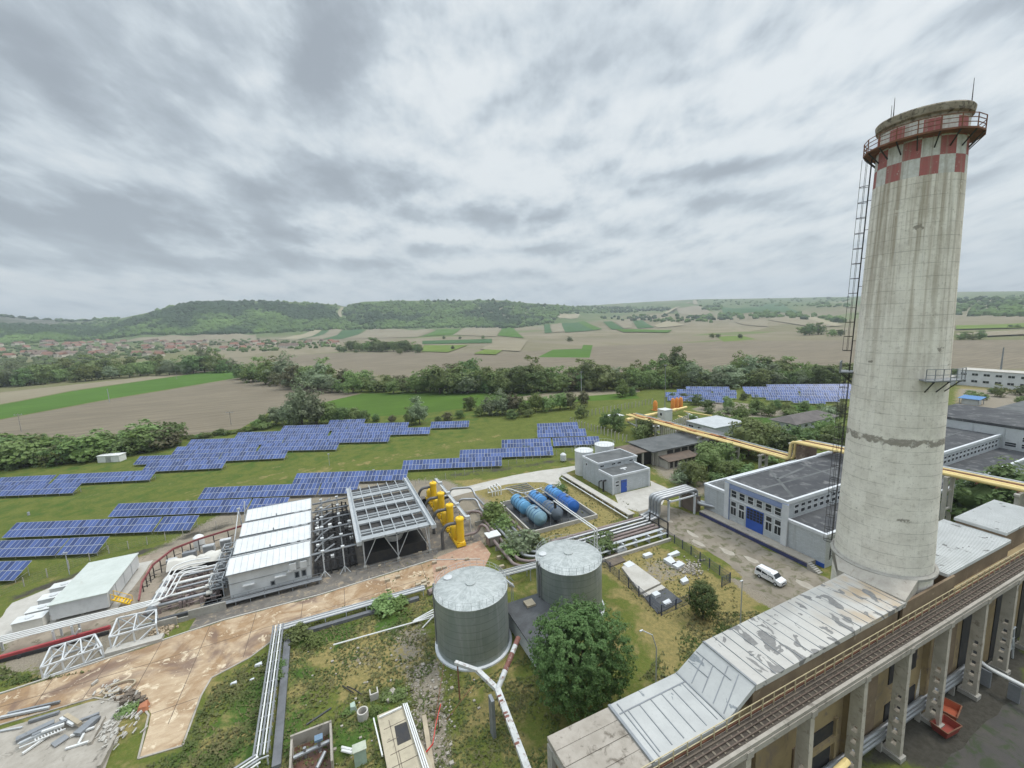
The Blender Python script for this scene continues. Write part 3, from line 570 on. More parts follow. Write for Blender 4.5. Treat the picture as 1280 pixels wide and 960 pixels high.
# trees inside the works and between its buildings
for x, y, hp, k, w_ in [(727, 522, 16, 'mid', 1.2), (808, 548, 28, 'dark', 1.), (756, 535, 20, 'dark', .9), (770, 538, 26, 'dark', 1.1), (800, 552, 22, 'mid', 1.2)]:
    p = P(x, y); tree_at(p, pxh(p, hp), k, 'yard_tree', f'{KW[k]} bushy tree beside the concrete post fence of the gas station', 'trees by the gas station', w_)
for x, y, hp, k, w_ in [(868, 606, 30, 'mid', 1.15), (905, 600, 24, 'mid', 1.2), (852, 600, 14, 'mid', 1.3), (922, 598, 22, 'yellow', 1.2), (885, 590, 36, 'mid', 1.3), (905, 580, 30, 'mid', 1.3), (935, 570, 48, 'mid', 1.35), (955, 560, 30, 'yellow', 1.2), (990, 560, 28, 'dark', 1.3), (1010, 558, 24, 'dark', 1.3), (975, 565, 30, 'dark', 1.3), (1030, 545, 24, 'mid', 1.2), (1045, 555, 30, 'mid', 1.2),
                     (925, 525, 18, 'yellow', 1.5), (945, 515, 16, 'yellow', 1.5), (910, 512, 16, 'mid', 1.3), (885, 512, 14, 'dark', 1.3), (870, 506, 14, 'dark', 1.3), (960, 520, 16, 'mid', 1.3), (985, 517, 14, 'mid', 1.5), (1005, 513, 12, 'mid', 1.5), (840, 500, 10, 'dark', 1.3), (855, 500, 9, 'mid', 1.3), (930, 500, 10, 'dark', 1.3), (970, 512, 12, 'dark', 1.3), (938, 540, 20, 'mid', 1.6), (960, 545, 18, 'mid', 1.6), (1050, 520, 20, 'brown', 1.2), (1055, 590, 22, 'mid', 1.2), (900, 528, 14, 'mid', 1.5)]:
    p = P(x, y); tree_at(p, pxh(p, hp), k, 'thicket_tree', f'{KW[k]} tree of the thicket under the yellow pipe bridge', 'thicket under the pipe bridge', w_)
for x, y, hp, k, w_ in [(655, 690, 33, 'silver', 1.3), (643, 694, 22, 'mid', 1.4), (672, 688, 20, 'mid', 1.4), (618, 652, 28, 'yellow', 1.3), (630, 664, 22, 'mid', 1.3), (700, 617, 14, 'dark', 1.3), (755, 688, 24, 'dark', 1.3), (745, 692, 16, 'mid', 1.5), (658, 560, 6, 'mid', 2), (665, 684, 16, 'silver', 1.5)]:
    p = P(x, y); tree_at(p, pxh(p, hp)*.8, k, 'pipe_bush', f'{KW[k]} bush growing up between the pipes and the blue tanks', 'bushes among the pipes', w_, True)
for x, y, hp, k, w_ in [(375, 797, 16, 'mid', 1.5), (392, 805, 10, 'yellow', 1.8), (480, 760, 13, 'mid', 2.2), (500, 758, 10, 'yellow', 2.2), (350, 835, 8, 'dark', 2), (470, 890, 7, 'yellow', 2), (485, 872, 7, 'mid', 2), (435, 892, 6, 'yellow', 2), (160, 890, 8, 'mid', 2), (345, 850, 9, 'dark', 2), (500, 870, 8, 'mid', 2), (505, 885, 7, 'mid', 2)]:
    p = P(x, y); tree_at(p, pxh(p, hp), k, 'weed_bush', f'{KW[k]} clump of tall weeds in the rough ground of the yard', 'weed clumps in the yard', w_, True)
random.seed(77)
for i in range(46):
    x, y = random.uniform(845, 1052), random.uniform(508, 612)
    if y > 640-.42*(x-850) and x > 905: y = random.uniform(508, 560)
    p = P(x, y)
    if (84 < p.x < 122 and 90 < p.y < 108) or (125 < p.x < 145 and 106 < p.y < 123) or (154 < p.x < 182 and 96 < p.y < 109) or (p.x > 73 and p.y < 69): continue
    k = random.choice(['mid', 'mid', 'yellow', 'dark', 'silver']); tree_at(p, random.uniform(1.8, 4.2), k, 'thicket_bush', f'{KW[k]} bush of the undergrowth around the yellow pipe bridge', 'undergrowth by the pipe bridge', 1.5, True)
random.seed(78)
# right edge: dark trees between the halls
for x, y, hp, k, w_ in [(1222, 650, 62, 'dark', 1.25), (1252, 648, 72, 'dark', 1.15), (1276, 655, 70, 'dark', 1.1), (1200, 640, 40, 'dark', 1.2), (1268, 632, 30, 'brown', 1.2)]:
    p = P(x, y); tree_at(p, pxh(p, hp), k, 'courtyard_tree', f'{KW[k]} dense tree in the court behind the chimney', 'courtyard trees', w_)
for x, y, hp, k, w_ in [(1215, 502, 15, 'mid', 1.3), (1250, 496, 14, 'mid', 1.2), (1275, 494, 12, 'dark', 1.4), (1240, 492, 8, 'dark', 1.4), (1230, 500, 8, 'yellow', 1.3), (1275, 505, 10, 'mid', 1.3), (1196, 470, 10, 'dark', 1.3)]:
    p = P(x, y); tree_at(p, pxh(p, hp), k, 'shelter_tree', f'{KW[k]} tree near the blue shelter and the far white block', 'trees by the far block', w_)
# the big round tree in front and its smaller neighbour, built leaf by leaf
def leafy(name, label, p, rx, rz, zc, th, tr, nclump, per, leaf, rc, seed, lm, limbs=7):
    r_ = thing(name, label, 'tree', (p.x, p.y, 0)); V, F = crown_data(rx, rz, zc, nclump, per, leaf, rc, seed, 0, False, True)
    me = bpy.data.meshes.new('crown'); me.from_pydata(V, [], F); me.materials.append(lm); o = bpy.data.objects.new('crown', me); COL.objects.link(o); o.parent = r_
    tm = trunk_mb(th, tr, rx, zc, seed, limbs); me = bpy.data.meshes.new('trunk'); me.from_pydata(tm.v, [], tm.f); me.materials.append(bark); o = bpy.data.objects.new('trunk', me); COL.objects.link(o); o.parent = r_
    return r_
leafy('chestnut_tree', 'large round dark green chestnut standing between the steel tanks and the long roof', Vector((24.0, 37.9, 0)), 5.8, 6.0, 6.8, 3.5, .35, 1600, 30, .27, .40, 5, LM['chestnut'])
leafy('yard_bush', 'dense round dark green bush tree beside the fenced compound', Vector((48.4, 42.2, 0)), 2.2, 2.75, 2.9, 1.2, .2, 420, 26, .2, .32, 9, LM['chestnut'], 4)
# ------------------------------------------------------------------ rough grass and weeds: uncountable
def tufts():
    V, F = [], []; k = 0
    polys = [([(342, 960), (352, 800), (430, 760), (545, 745), (545, 830), (600, 850), (690, 800), (700, 900), (690, 960)], 8000), ([(170, 960), (225, 940), (270, 850), (332, 815), (340, 960)], 2800), ([(0, 835), (60, 850), (130, 835), (0, 860)], 900), ([(800, 850), (870, 765), (985, 765), (850, 855)], 2000), ([(745, 700), (815, 680), (920, 735), (925, 770), (820, 775)], 700), ([(620, 690), (640, 610), (740, 600), (800, 640), (730, 690)], 1500), ([(480, 690), (640, 740), (640, 790), (500, 770)], 200)]
    for poly, n in polys:
        xs = [q[0] for q in poly]; ys = [q[1] for q in poly]; got = 0; w = [P(a, min(b, 1100)) for a, b in poly]; lo = (min(q.x for q in w), min(q.y for q in w)); hi = (max(q.x for q in w), max(q.y for q in w))
        for _ in range(n*6):
            if got >= n: break
            x, y = random.uniform(lo[0], hi[0]), random.uniform(lo[1], hi[1]); ins = False
            for i in range(len(w)):
                a, b = w[i], w[(i+1)%len(w)]
                if (a.y > y) != (b.y > y) and x < (b.x-a.x)*(y-a.y)/(b.y-a.y)+a.x: ins = not ins
            if not ins or math.sin(x*.9+2*math.sin(y*.55))+math.sin(y*.8-x*.35) < random.uniform(-1.9, .9): continue
            got += 1; h = random.uniform(.07, .2)*(1.6 if random.random() < .06 else 1)
            for j in range(2):
                a = random.uniform(0, 6.28); dx, dy = math.cos(a)*h*.5, math.sin(a)*h*.5; lx, ly = -math.sin(a)*h*1.1, math.cos(a)*h*1.1
                V += [(x-dx, y-dy, 0), (x+dx, y+dy, 0), (x+dx*.7+lx, y+dy*.7+ly, h), (x-dx*.7+lx, y-dy*.7+ly, h*.9)]; F.append((k, k+1, k+2, k+3)); k += 4
    me = bpy.data.meshes.new('rough_grass'); me.from_pydata(V, [], F); t = NT('grass_blades'); o = t.pos(); n = t.noise(o, .25, 5, .65); n2 = t.noise(o, 2.5, 3, .7)
    c = t.mix(t.ramp(n, .36, .64), (.072, .105, .032), (.16, .145, .07)); c = t.mix(t.ramp(n2, .45, .7), c, (.1, .12, .045)); me.materials.append(t.done(c, .9, 0, .1))
    o = bpy.data.objects.new('rough_grass', me); COL.objects.link(o); tag(o, 'rough grass and weeds growing over the yard between the tanks', 'grass', kind='stuff')
tufts()

# ================================================================== VILLAGE
wallm = mat('village_wall', (.66, .61, .53), (.52, .46, .38), .02, .9); roofm = mat('village_roof', (.27, .135, .095), (.21, .12, .09), .03, .9); roof2 = mat('village_old_roof', (.2, .145, .11), (.16, .12, .1), .03, .9)
def house_mesh(L, Wd, h, rh, roof):
    m = MB(); m.box(-L/2, L/2, -Wd/2, Wd/2, 0, h); m.cur = 1; e = .5
    m.prism_x([(-Wd/2-e, h-.1), (Wd/2+e, h-.1), (0, h+rh)], -L/2-e, L/2+e); m.cur = 2
    for x in (-L*.3, 0, L*.3): m.box(x-.6, x+.6, -Wd/2-.05, -Wd/2+.2, 1, 2.4)
    me = bpy.data.meshes.new('house_mesh'); me.from_pydata(m.v, [], m.f)
    for k in (wallm, roof, MAT.get('dark_glass') or wallm): me.materials.append(k)
    me.polygons.foreach_set('material_index', m.mi); return me
MAT['dark_glass'] = NT('dark_window_glass').done((.02, .025, .03), .12, 0, .5)
hm = [house_mesh(14, 9, 4, 4, roofm), house_mesh(18, 9, 4.5, 4, roofm), house_mesh(12, 10, 6, 4, roof2), house_mesh(22, 10, 4, 4.5, roof2)]
random.seed(31)
for i in range(105):
    for _ in range(40):
        x = random.choice([random.uniform(60, 260), random.uniform(180, 425), random.uniform(-20, 130)]); y = random.uniform(425.5, 447); lo = 424 if x > 300 else 427; hi_ = 438 if x > 200 else 449
        if lo < y < hi_ and not (20 < x < 190 and 439 < y < 442): break
    p = PT(x, y); kk = random.choice([0, 0, 1, 2, 3]); o = bpy.data.objects.new('village_house', hm[kk]); COL.objects.link(o); o.location = (p.x, p.y, p.z-.2); o.scale = (1.05, 1.05, 1.15); o.rotation_euler = (0, 0, random.choice([0, 1.57])+random.uniform(-.3, .3)-.4)
    tag(o, ['small house with red tiled roof in the far village', 'long house with red tiled roof in the far village', 'taller house with brown tiled roof in the far village', 'long brown roofed barn in the far village'][kk], 'house', 'village houses')
random.seed(5)

# ================================================================== SOLAR TABLES
steel = mat('galvanised_steel', (.42, .43, .43), (.34, .35, .36), 1.5, .5, .3, .5)
def pv_mat():
    t = NT('solar_cells'); o = t.obj(); x, y, z = t.sep(o); oi = t.n('ShaderNodeObjectInfo')
    gx_ = t.math('ABSOLUTE', t.math('SUBTRACT', t.math('FRACT', t.math('MULTIPLY', x, 6/1.0)), .5)); g = t.ramp(gx_, .44, .49)
    c = t.mix(g, (.05, .08, .205), (.10, .135, .25)); v = t.n('ShaderNodeHueSaturation'); t.l(c, v.inputs['Color']); t.l(t.math('MULTIPLY_ADD', oi.outputs['Random'], .8, .6), v.inputs['Value'])
    return t.done(v.outputs[0], .34, 0, .15)
pvm = pv_mat(); pvf = mat('panel_frame', (.38, .40, .44), (.33, .345, .39), 1, .5, .1, .4)
TILT = R(30); MW, ML = 1.02, 1.97
def panel_mesh():
    m = MB(); b = .045; w, l = MW-.025, ML-.03; m.box(0, w, 0, l, -.035, 0); m.cur = 1; m.box(b, w-b, b, l-b, -.001, .004)
    me = bpy.data.meshes.new('solar_panel'); me.from_pydata(m.v, [], m.f); me.materials.append(pvf); me.materials.append(pvm); me.polygons.foreach_set('material_index', m.mi); return me
PM = panel_mesh()
def leg_mesh():
    m = MB(); m.bar((0, .5, 0), (0, .5, .78+.5*math.tan(TILT)), .08); m.bar((0, 2.75, 0), (0, 2.75, .78+2.75*math.tan(TILT)), .08); m.bar((0, .5, .5), (0, 2.75, .9), .05)
    me = bpy.data.meshes.new('leg'); me.from_pydata(m.v, [], m.f); me.materials.append(steel); return me
LG = leg_mesh()
def solar_table(a, b, label, group):
    """a, b: photo pixels of the ends of the lower edge"""
    z0 = .8; A = P(*a, z0); B = P(*b, z0); d = B-A; n = max(2, round(d.length/MW)); ang = math.atan2(d.y, d.x); A.z = 0
    r = bpy.data.objects.new('solar_table', None); COL.objects.link(r); r.location = A; r.rotation_euler = (0, 0, ang); WLOC[r] = A; tag(r, label, 'solar table', group)
    for j in range(2):
        for i in range(n):
            o = bpy.data.objects.new('solar_panel', PM); COL.objects.link(o); o.parent = r; y = j*ML*1.005
            o.location = (i*MW, y*math.cos(TILT), z0+y*math.sin(TILT)); o.rotation_euler = (TILT, 0, 0)
    m = MB(); L = n*MW
    for y in (.45, 1.3, 2.3, 3.15): zz = z0-.08+y*math.tan(TILT); m.bar((0, y, zz), (L, y, zz), .06, .08)
    me = bpy.data.meshes.new('support_frame'); me.from_pydata(m.v, [], m.f); me.materials.append(steel); o = bpy.data.objects.new('support_frame', me); COL.objects.link(o); o.parent = r
    k = max(2, round(L/3.6))
    for i in range(k):
        o = bpy.data.objects.new('leg', LG); COL.objects.link(o); o.parent = r; o.location = (.4+(L-.8)*i/(k-1), 0, 0)
front = [('nearest', [((-70, 728), (19.5, 725.5))]), ('second', [((-62, 699), (67.5, 694.3)), ((70, 694), (121, 691.5))]), ('third', [((2, 672.3), (190, 664.7)), ((192, 664.6), (238.5, 662.6))]),
         ('fourth', [((134.5, 646.3), (305, 639.7)), ((308, 639.6), (353, 637.8))]), ('fifth', [((246.5, 624.3), (395, 618.4)), ((397, 618.3), (445, 616.2))]), ('sixth', [((365, 605), (509, 599.8))]),
         ('seventh', [((502, 587.8), (559, 585.1)), ((560.5, 585), (627, 582.2))]), ('eighth', [((574, 573.6), (627.5, 571.6)), ((629, 571.5), (690, 569))]), ('ninth', [((627, 560), (690.5, 557.7)), ((692, 557.6), (750, 555.2))]), ('tenth', [((672, 547), (735, 544.7))]), ('farthest', [((672, 538), (724, 536))])]
for nm, tabs in front:
    for i, (a, b) in enumerate(tabs):
        side = '' if len(tabs) == 1 else (', left of two' if i == 0 else ', right of two')
        solar_table(a, b, f'blue solar table, {nm} row of the strip next to the works{side}', 'solar tables of the near strip')
back = [('nearest', [((-150, 627), (-52, 622.5)), ((-50, 622.4), (91.5, 616.3))]), ('second', [((-60, 612), (60, 606)), ((62, 605.9), (188, 599.8))]), ('third', [((176, 590.3), (279, 585))]), ('fourth', [((166, 581), (270, 576.8)), ((272, 576.7), (357, 572.6))]),
        ('fifth', [((214, 568.4), (320, 564)), ((322, 563.9), (421, 561.9))]), ('sixth', [((232, 558.5), (350, 555)), ((352, 555), (484, 552))]), ('seventh', [((292, 549), (410, 545.5)), ((412, 545.5), (536, 542.3))]), ('eighth', [((350, 540), (430, 538)), ((432, 538), (510, 535.6)), ((537.5, 535.3), (585, 533.8))]), ('farthest', [((409, 532.5), (455, 531))])]
for nm, tabs in back:
    for i, (a, b) in enumerate(tabs):
        side = '' if len(tabs) == 1 else [', leftmost of its row', ', rightmost of its row' if len(tabs) == 2 else ', middle of its row', ', rightmost of its row'][i]
        solar_table(a, b, f'blue solar table, {nm} row of the strip along the hedge{side}', 'solar tables of the hedge strip')
solar_table((-40, 580), (2.5, 577), 'blue solar table apart from the rows, close to the hedge', None)
right = [((834, 500.5), (872, 502)), ((874, 502), (905, 503.5)), ((832, 496), (875, 497)), ((877, 497), (920, 498)), ((846, 492), (890, 493)), ((892, 493), (922, 493.5)), ((858, 488.5), (912, 489)),
         ((990, 503.5), (1032, 505)), ((958, 500), (1010, 501.5)), ((1012, 501.5), (1052, 502.5)), ((940, 496.5), (1000, 497.5)), ((1002, 497.5), (1063, 498.5)), ((932, 492.5), (1000, 493.5)), ((1002, 493.5), (1066, 494.5)), ((930, 489), (1000, 489)), ((1002, 489), (1068, 489)), ((960, 486), (1068, 485.5))]
for i, (a, b) in enumerate(right):
    lab_ = ['front row, left table', 'front row, right table', 'second row, left table', 'second row, right table', 'third row, left table', 'third row, right table', 'back row', 'front row, left table', 'front row, right table', '' , '', '', '', '', '', '', ''][i]
    if i >= 7: lab_ = ['front row', 'second row, left table', 'second row, right table', 'third row, left table', 'third row, right table', 'fourth row, left table', 'fourth row, right table', 'fifth row, left table', 'fifth row, right table', 'back row'][i-7] if i-7 < 10 else ''
    solar_table(a, b, ('blue solar table, left block beyond the thicket, ' if i < 7 else 'blue solar table, right block beside the chimney, ')+lab_, 'solar tables beyond the thicket, '+('left block' if i < 7 else 'right block'))
# small things standing in the panel field
cab = mat('white_cabinet', (.72, .73, .72), (.62, .63, .62), 1, .5)
p = P(136, 578); r = thing('transformer_kiosk', 'small white transformer kiosk between the hedge and the panels', 'kiosk', p); 
ww, dd = pxh(p, 26), 3.0
MB().box(p.x-ww/2, p.x+ww/2, p.y, p.y+dd, 0, 2.3).build('body', cab, r, bevel=.04); MB().box(p.x-ww/2-.15, p.x+ww/2+.15, p.y-.15, p.y+dd+.15, 2.303, 2.5).build('roof', cab, r)
MB().box(p.x-.9, p.x+.9, p.y-.04, p.y-.002, .2, 2.0).build('door', steel, r); r.rotation_euler = (0, 0, -HEAD+R(2))
for x, y, h, lab in [(27, 540, 23, 'pole with crossarm in the ploughed field, nearest to the hedge'), (137, 503, 17, 'thin white pole at the edge of the green strip'), (289, 531, 17, 'pole with crossarm at the hedge beside the willows'), (221, 474, 9, 'distant pole by the far green strip')]:
    p = P(x, y); hh = pxh(p, h); m = MB(); m.tube([p, p+Vector((0, 0, hh))], [.22, .14], 7); r = thing('field_pole', lab, 'pole', p); m.build('shaft', pvf if 'white' in lab else mat('pole_concrete', (.36, .33, .29)), r)
    if 'crossarm' in lab:
        m = MB(); m.bar(p+Vector((-1.6, .3, hh-.6)), p+Vector((1.6, -.3, hh-.6)), .18); m.build('crossarm', steel, r)
        for k in (-1.4, 0, 1.4): MB().tube([p+Vector((k, -k*.18, hh-.5)), p+Vector((k, -k*.18, hh-.1))], .1, 6).build('insulator', steel, r)
for x, y, h, lab in [(87, 718, 27, 'thin lamp post with small floodlight behind the white container'), (468, 600, 12, 'short post with sensor behind the frame structure'), (524, 604, 6, 'stub post at the fence behind the yellow vessels'), (36, 644, 4, 'small white marker box on the grass between the panel strips'), (412, 582, 14, 'thin double post on the grass between the panel strips')]:
    p = P(x, y); hh = max(.5, pxh(p, h)); m = MB(); m.tube([p, p+Vector((0, 0, hh))], .07 if hh > 1 else .25, 6); r = thing('marker_post', lab, 'post', p); m.build('shaft', pvf, r)
    if hh > 1.5: MB().box(p.x-.3, p.x+.3, p.y-.15, p.y+.15, hh, hh+.3).build('head', pvf, r)
# perimeter fence of the panel field
fenm = mat('fence_concrete', (.42, .40, .36), (.34, .32, .29), .8, .9); wire = mat('fence_wire', (.23, .24, .23), None, 1, .6, .5)
def mesh_fence(name, label, pts, h, step, postm, wirem, n=5, w=.12, wr=.018):
    r = thing(name, label, 'fence', (pts[0][0], pts[0][1], 0))
    nodes = []
    for a, b in zip(pts, pts[1:]):
        a = Vector((a[0], a[1], 0)); b = Vector((b[0], b[1], 0)); k = max(1, round((b-a).length/step))
        nodes += [a.lerp(b, i/k) for i in range(k)]
    nodes.append(Vector((pts[-1][0], pts[-1][1], 0)))
    for q in nodes[:100]: MB().box(q.x-w/2, q.x+w/2, q.y-w/2, q.y+w/2, 0, h).build('post', postm, r)
    m = MB()
    for a, b in zip(nodes, nodes[1:]):
        for i in range(n): z = h*(.08+.88*i/(n-1)); m.bar(a+Vector((0, 0, z)), b+Vector((0, 0, z)), wr, wr)
        L = (b-a).length; k = int(L/.55)
        for i in range(1, k): q = a.lerp(b, i/k); m.bar(q+Vector((0, 0, h*.06)), q+Vector((0, 0, h*.97)), wr*.8)
    m.build('wire_mesh', wirem, r); return r
mesh_fence('perimeter_fence', 'long wire fence between the solar panels and the works, left part', [(P(-70, 772).x, P(-70, 772).y), (-43.5, 111.3), (-22, 114), (-3, 115)], 1.8, 3, fenm, wire)
mesh_fence('perimeter_fence', 'long wire fence behind the yellow vessels and the pale path', [(-2, 115.2), (30, 116.8), (62, 119), (93, 121)], 1.8, 3, fenm, wire)
r = thing('post_fence', 'row of slanting concrete posts around the gas station', 'fence', P(713, 528))
def posts(a, b, n, h):
    m = MB()
    for i in range(n):
        q = Vector(a).lerp(Vector(b), i/(n-1)); h_ = h*random.uniform(.9, 1.05); k = MB(); k.bar((q.x, q.y, 0), (q.x+random.uniform(-.15, .15), q.y+random.uniform(-.15, .15), h_), .26); k.bar((q.x, q.y, h_), (q.x+.35, q.y-.1, h_+.3), .18); k.build('post', fenm, r)
posts(P(713, 530), P(783, 553), 18, 2.6); posts(P(730, 521), P(815, 505), 20, 2.6)

# ================================================================== MATERIALS OF THE WORKS
M = MAT
mat('white_metal', (.58, .595, .60), (.50, .515, .52), .35, .45, 0, .4, (.42, .40, .36), .22)
mat('white_roof', (.62, .63, .62), (.55, .565, .56), .5, .45, 0, .4, (.55, .55, .5), .22)
mat('pale_grey', (.47, .49, .50), (.40, .42, .43), .4, .55, .1, .4, (.33, .33, .32), .28)
mat('mid_grey', (.25, .265, .28), (.2, .21, .22), .6, .5, .2, .4, (.15, .14, .13), .3)
mat('dark_grey', (.085, .09, .095), (.06, .062, .065), .8, .7)
mat('black_steel', (.035, .035, .038), (.05, .045, .04), 1.2, .6)
mat('rust', (.23, .105, .06), (.15, .075, .05), 1.5, .9)
mat('red_paint', (.38, .065, .07), (.30, .055, .06), .8, .5)
mat('yellow_paint', (.82, .52, .02), (.74, .45, .02), .8, .4, 0, .4)
mat('pipe_yellow', (.76, .60, .27), (.68, .52, .22), .5, .6, 0, .3, (.4, .24, .12), .3)
mat('orange_paint', (.72, .27, .05), (.6, .22, .05), .8, .5)
mat('pipe_brown', (.24, .19, .18), (.19, .15, .14), .5, .6, .1, .4, (.14, .1, .09), .3)
mat('clad_pipe', (.34, .35, .36), (.27, .28, .29), .6, .42, .55, .5, (.2, .17, .15), .25)
mat('pipe_white', (.68, .69, .68), (.6, .6, .58), .5, .45, 0, .4, (.36, .28, .22), .2)
mat('concrete', (.36, .345, .31), (.29, .275, .245), .6, .9, 0, .2, (.18, .165, .14), .3, bump=.15)
mat('pale_concrete', (.46, .44, .40), (.39, .37, .33), .4, .9, 0, .2, (.27, .25, .21), .28)
mat('old_concrete', (.37, .34, .295), (.285, .26, .22), .5, .92, 0, .2, (.14, .125, .105), .32, bump=.2)
mat('ochre_wall', (.36, .275, .15), (.28, .215, .125), .3, .9, 0, .15, (.23, .18, .13), .36)
mat('patched_wall', (.24, .18, .12), (.17, .125, .085), .35, .95, 0, .15, (.34, .28, .2), .3)
mat('bitumen', (.055, .057, .062), (.085, .087, .09), .16, .9, 0, .2, (.15, .15, .15), .36)
mat('bitumen_grey', (.13, .135, .135), (.085, .09, .09), .3, .9, 0, .2, (.2, .2, .19), .28)
mat('brick_grey', (.50, .53, .55), (.44, .47, .49), .8, .85, 0, .2, (.38, .4, .41), .3, bump=.1)
def brick_mat():
    t = NT('brick_grey'); o = t.pos(); x, y, z = t.sep(o); cv = t.n('ShaderNodeCombineXYZ'); t.l(t.math('ADD', x, y), cv.inputs[0]); t.l(z, cv.inputs[1]); br = t.n('ShaderNodeTexBrick'); t.l(cv.outputs[0], br.inputs['Vector']); br.inputs['Scale'].default_value = 1; br.inputs['Brick Width'].default_value = .6; br.inputs['Row Height'].default_value = .25; br.inputs['Mortar Size'].default_value = .018
    br.inputs['Color1'].default_value = (.50, .53, .55, 1); br.inputs['Color2'].default_value = (.42, .45, .47, 1); br.inputs['Mortar'].default_value = (.34, .36, .37, 1); n = t.noise(o, .5, 6, .65); n2 = t.noise(t.scale(o, (1.1, 1.1, .09)), 1, 5, .6)
    c = t.mix(t.ramp(n, .4, .7, 0, .45), br.outputs[0], (.36, .38, .385)); c = t.mix(t.ramp(n2, .52, .7, 0, .45), c, (.28, .285, .28)); t.bump(n, .1, .03); M['brick_grey'] = t.done(c, .85, 0, .2)
brick_mat()
mat('trim_white', (.60, .62, .64), (.52, .54, .56), .5, .7)
mat('blue_paint', (.035, .10, .42), (.03, .085, .36), .6, .5)
mat('band_blue', (.24, .30, .48), (.2, .26, .42), .5, .7)
mat('navy_fence', (.06, .075, .125), (.05, .06, .1), 1, .5)
mat('timber', (.16, .13, .1), (.1, .085, .07), .8, .9, stretch=(1, 1, .2))
mat('plank_pale', (.42, .36, .26), (.32, .27, .2), .6, .9)
mat('tarp', (.62, .60, .55), (.52, .5, .45), .5, .7, bump=.3)
mat('black_rubber', (.02, .02, .02), None, 1, .8)
G = M['dark_glass']
def win(par, face, u, z, w, h, off, cols=1, rows=1, fr='trim_white', name='window'):
    a = MB(); b = MB(); t = .055
    def bx(m, u0, u1, z0, z1, d0, d1):
        if face == 'x-': m.box(off-d1, off-d0, u0, u1, z0, z1)
        else: m.box(u0, u1, off-d1, off-d0, z0, z1)
    bx(a, u-w/2-.09, u+w/2+.09, z-h/2-.09, z+h/2+.09, .003, t)
    for i in range(cols):
        for j in range(rows):
            cw, ch = w/cols, h/rows; bx(b, u-w/2+i*cw+.05, u-w/2+(i+1)*cw-.05, z-h/2+j*ch+.05, z-h/2+(j+1)*ch-.05, t-.03, t+.006)
    f = a.build(name, M[fr], par); b.build('pane', G, f); return f
def rail(m, pts, h, step, post=.05, bars=(.5, 1.0), w=.045):
    for a, b in zip(pts, pts[1:]):
        a = Vector(a); b = Vector(b); k = max(1, round((b-a).length/step))
        for i in range(k+1): q = a.lerp(b, i/k); m.bar(q, q+Vector((0, 0, h)), post)
        for f in bars: m.bar(a+Vector((0, 0, h*f)), b+Vector((0, 0, h*f)), w)
    return m

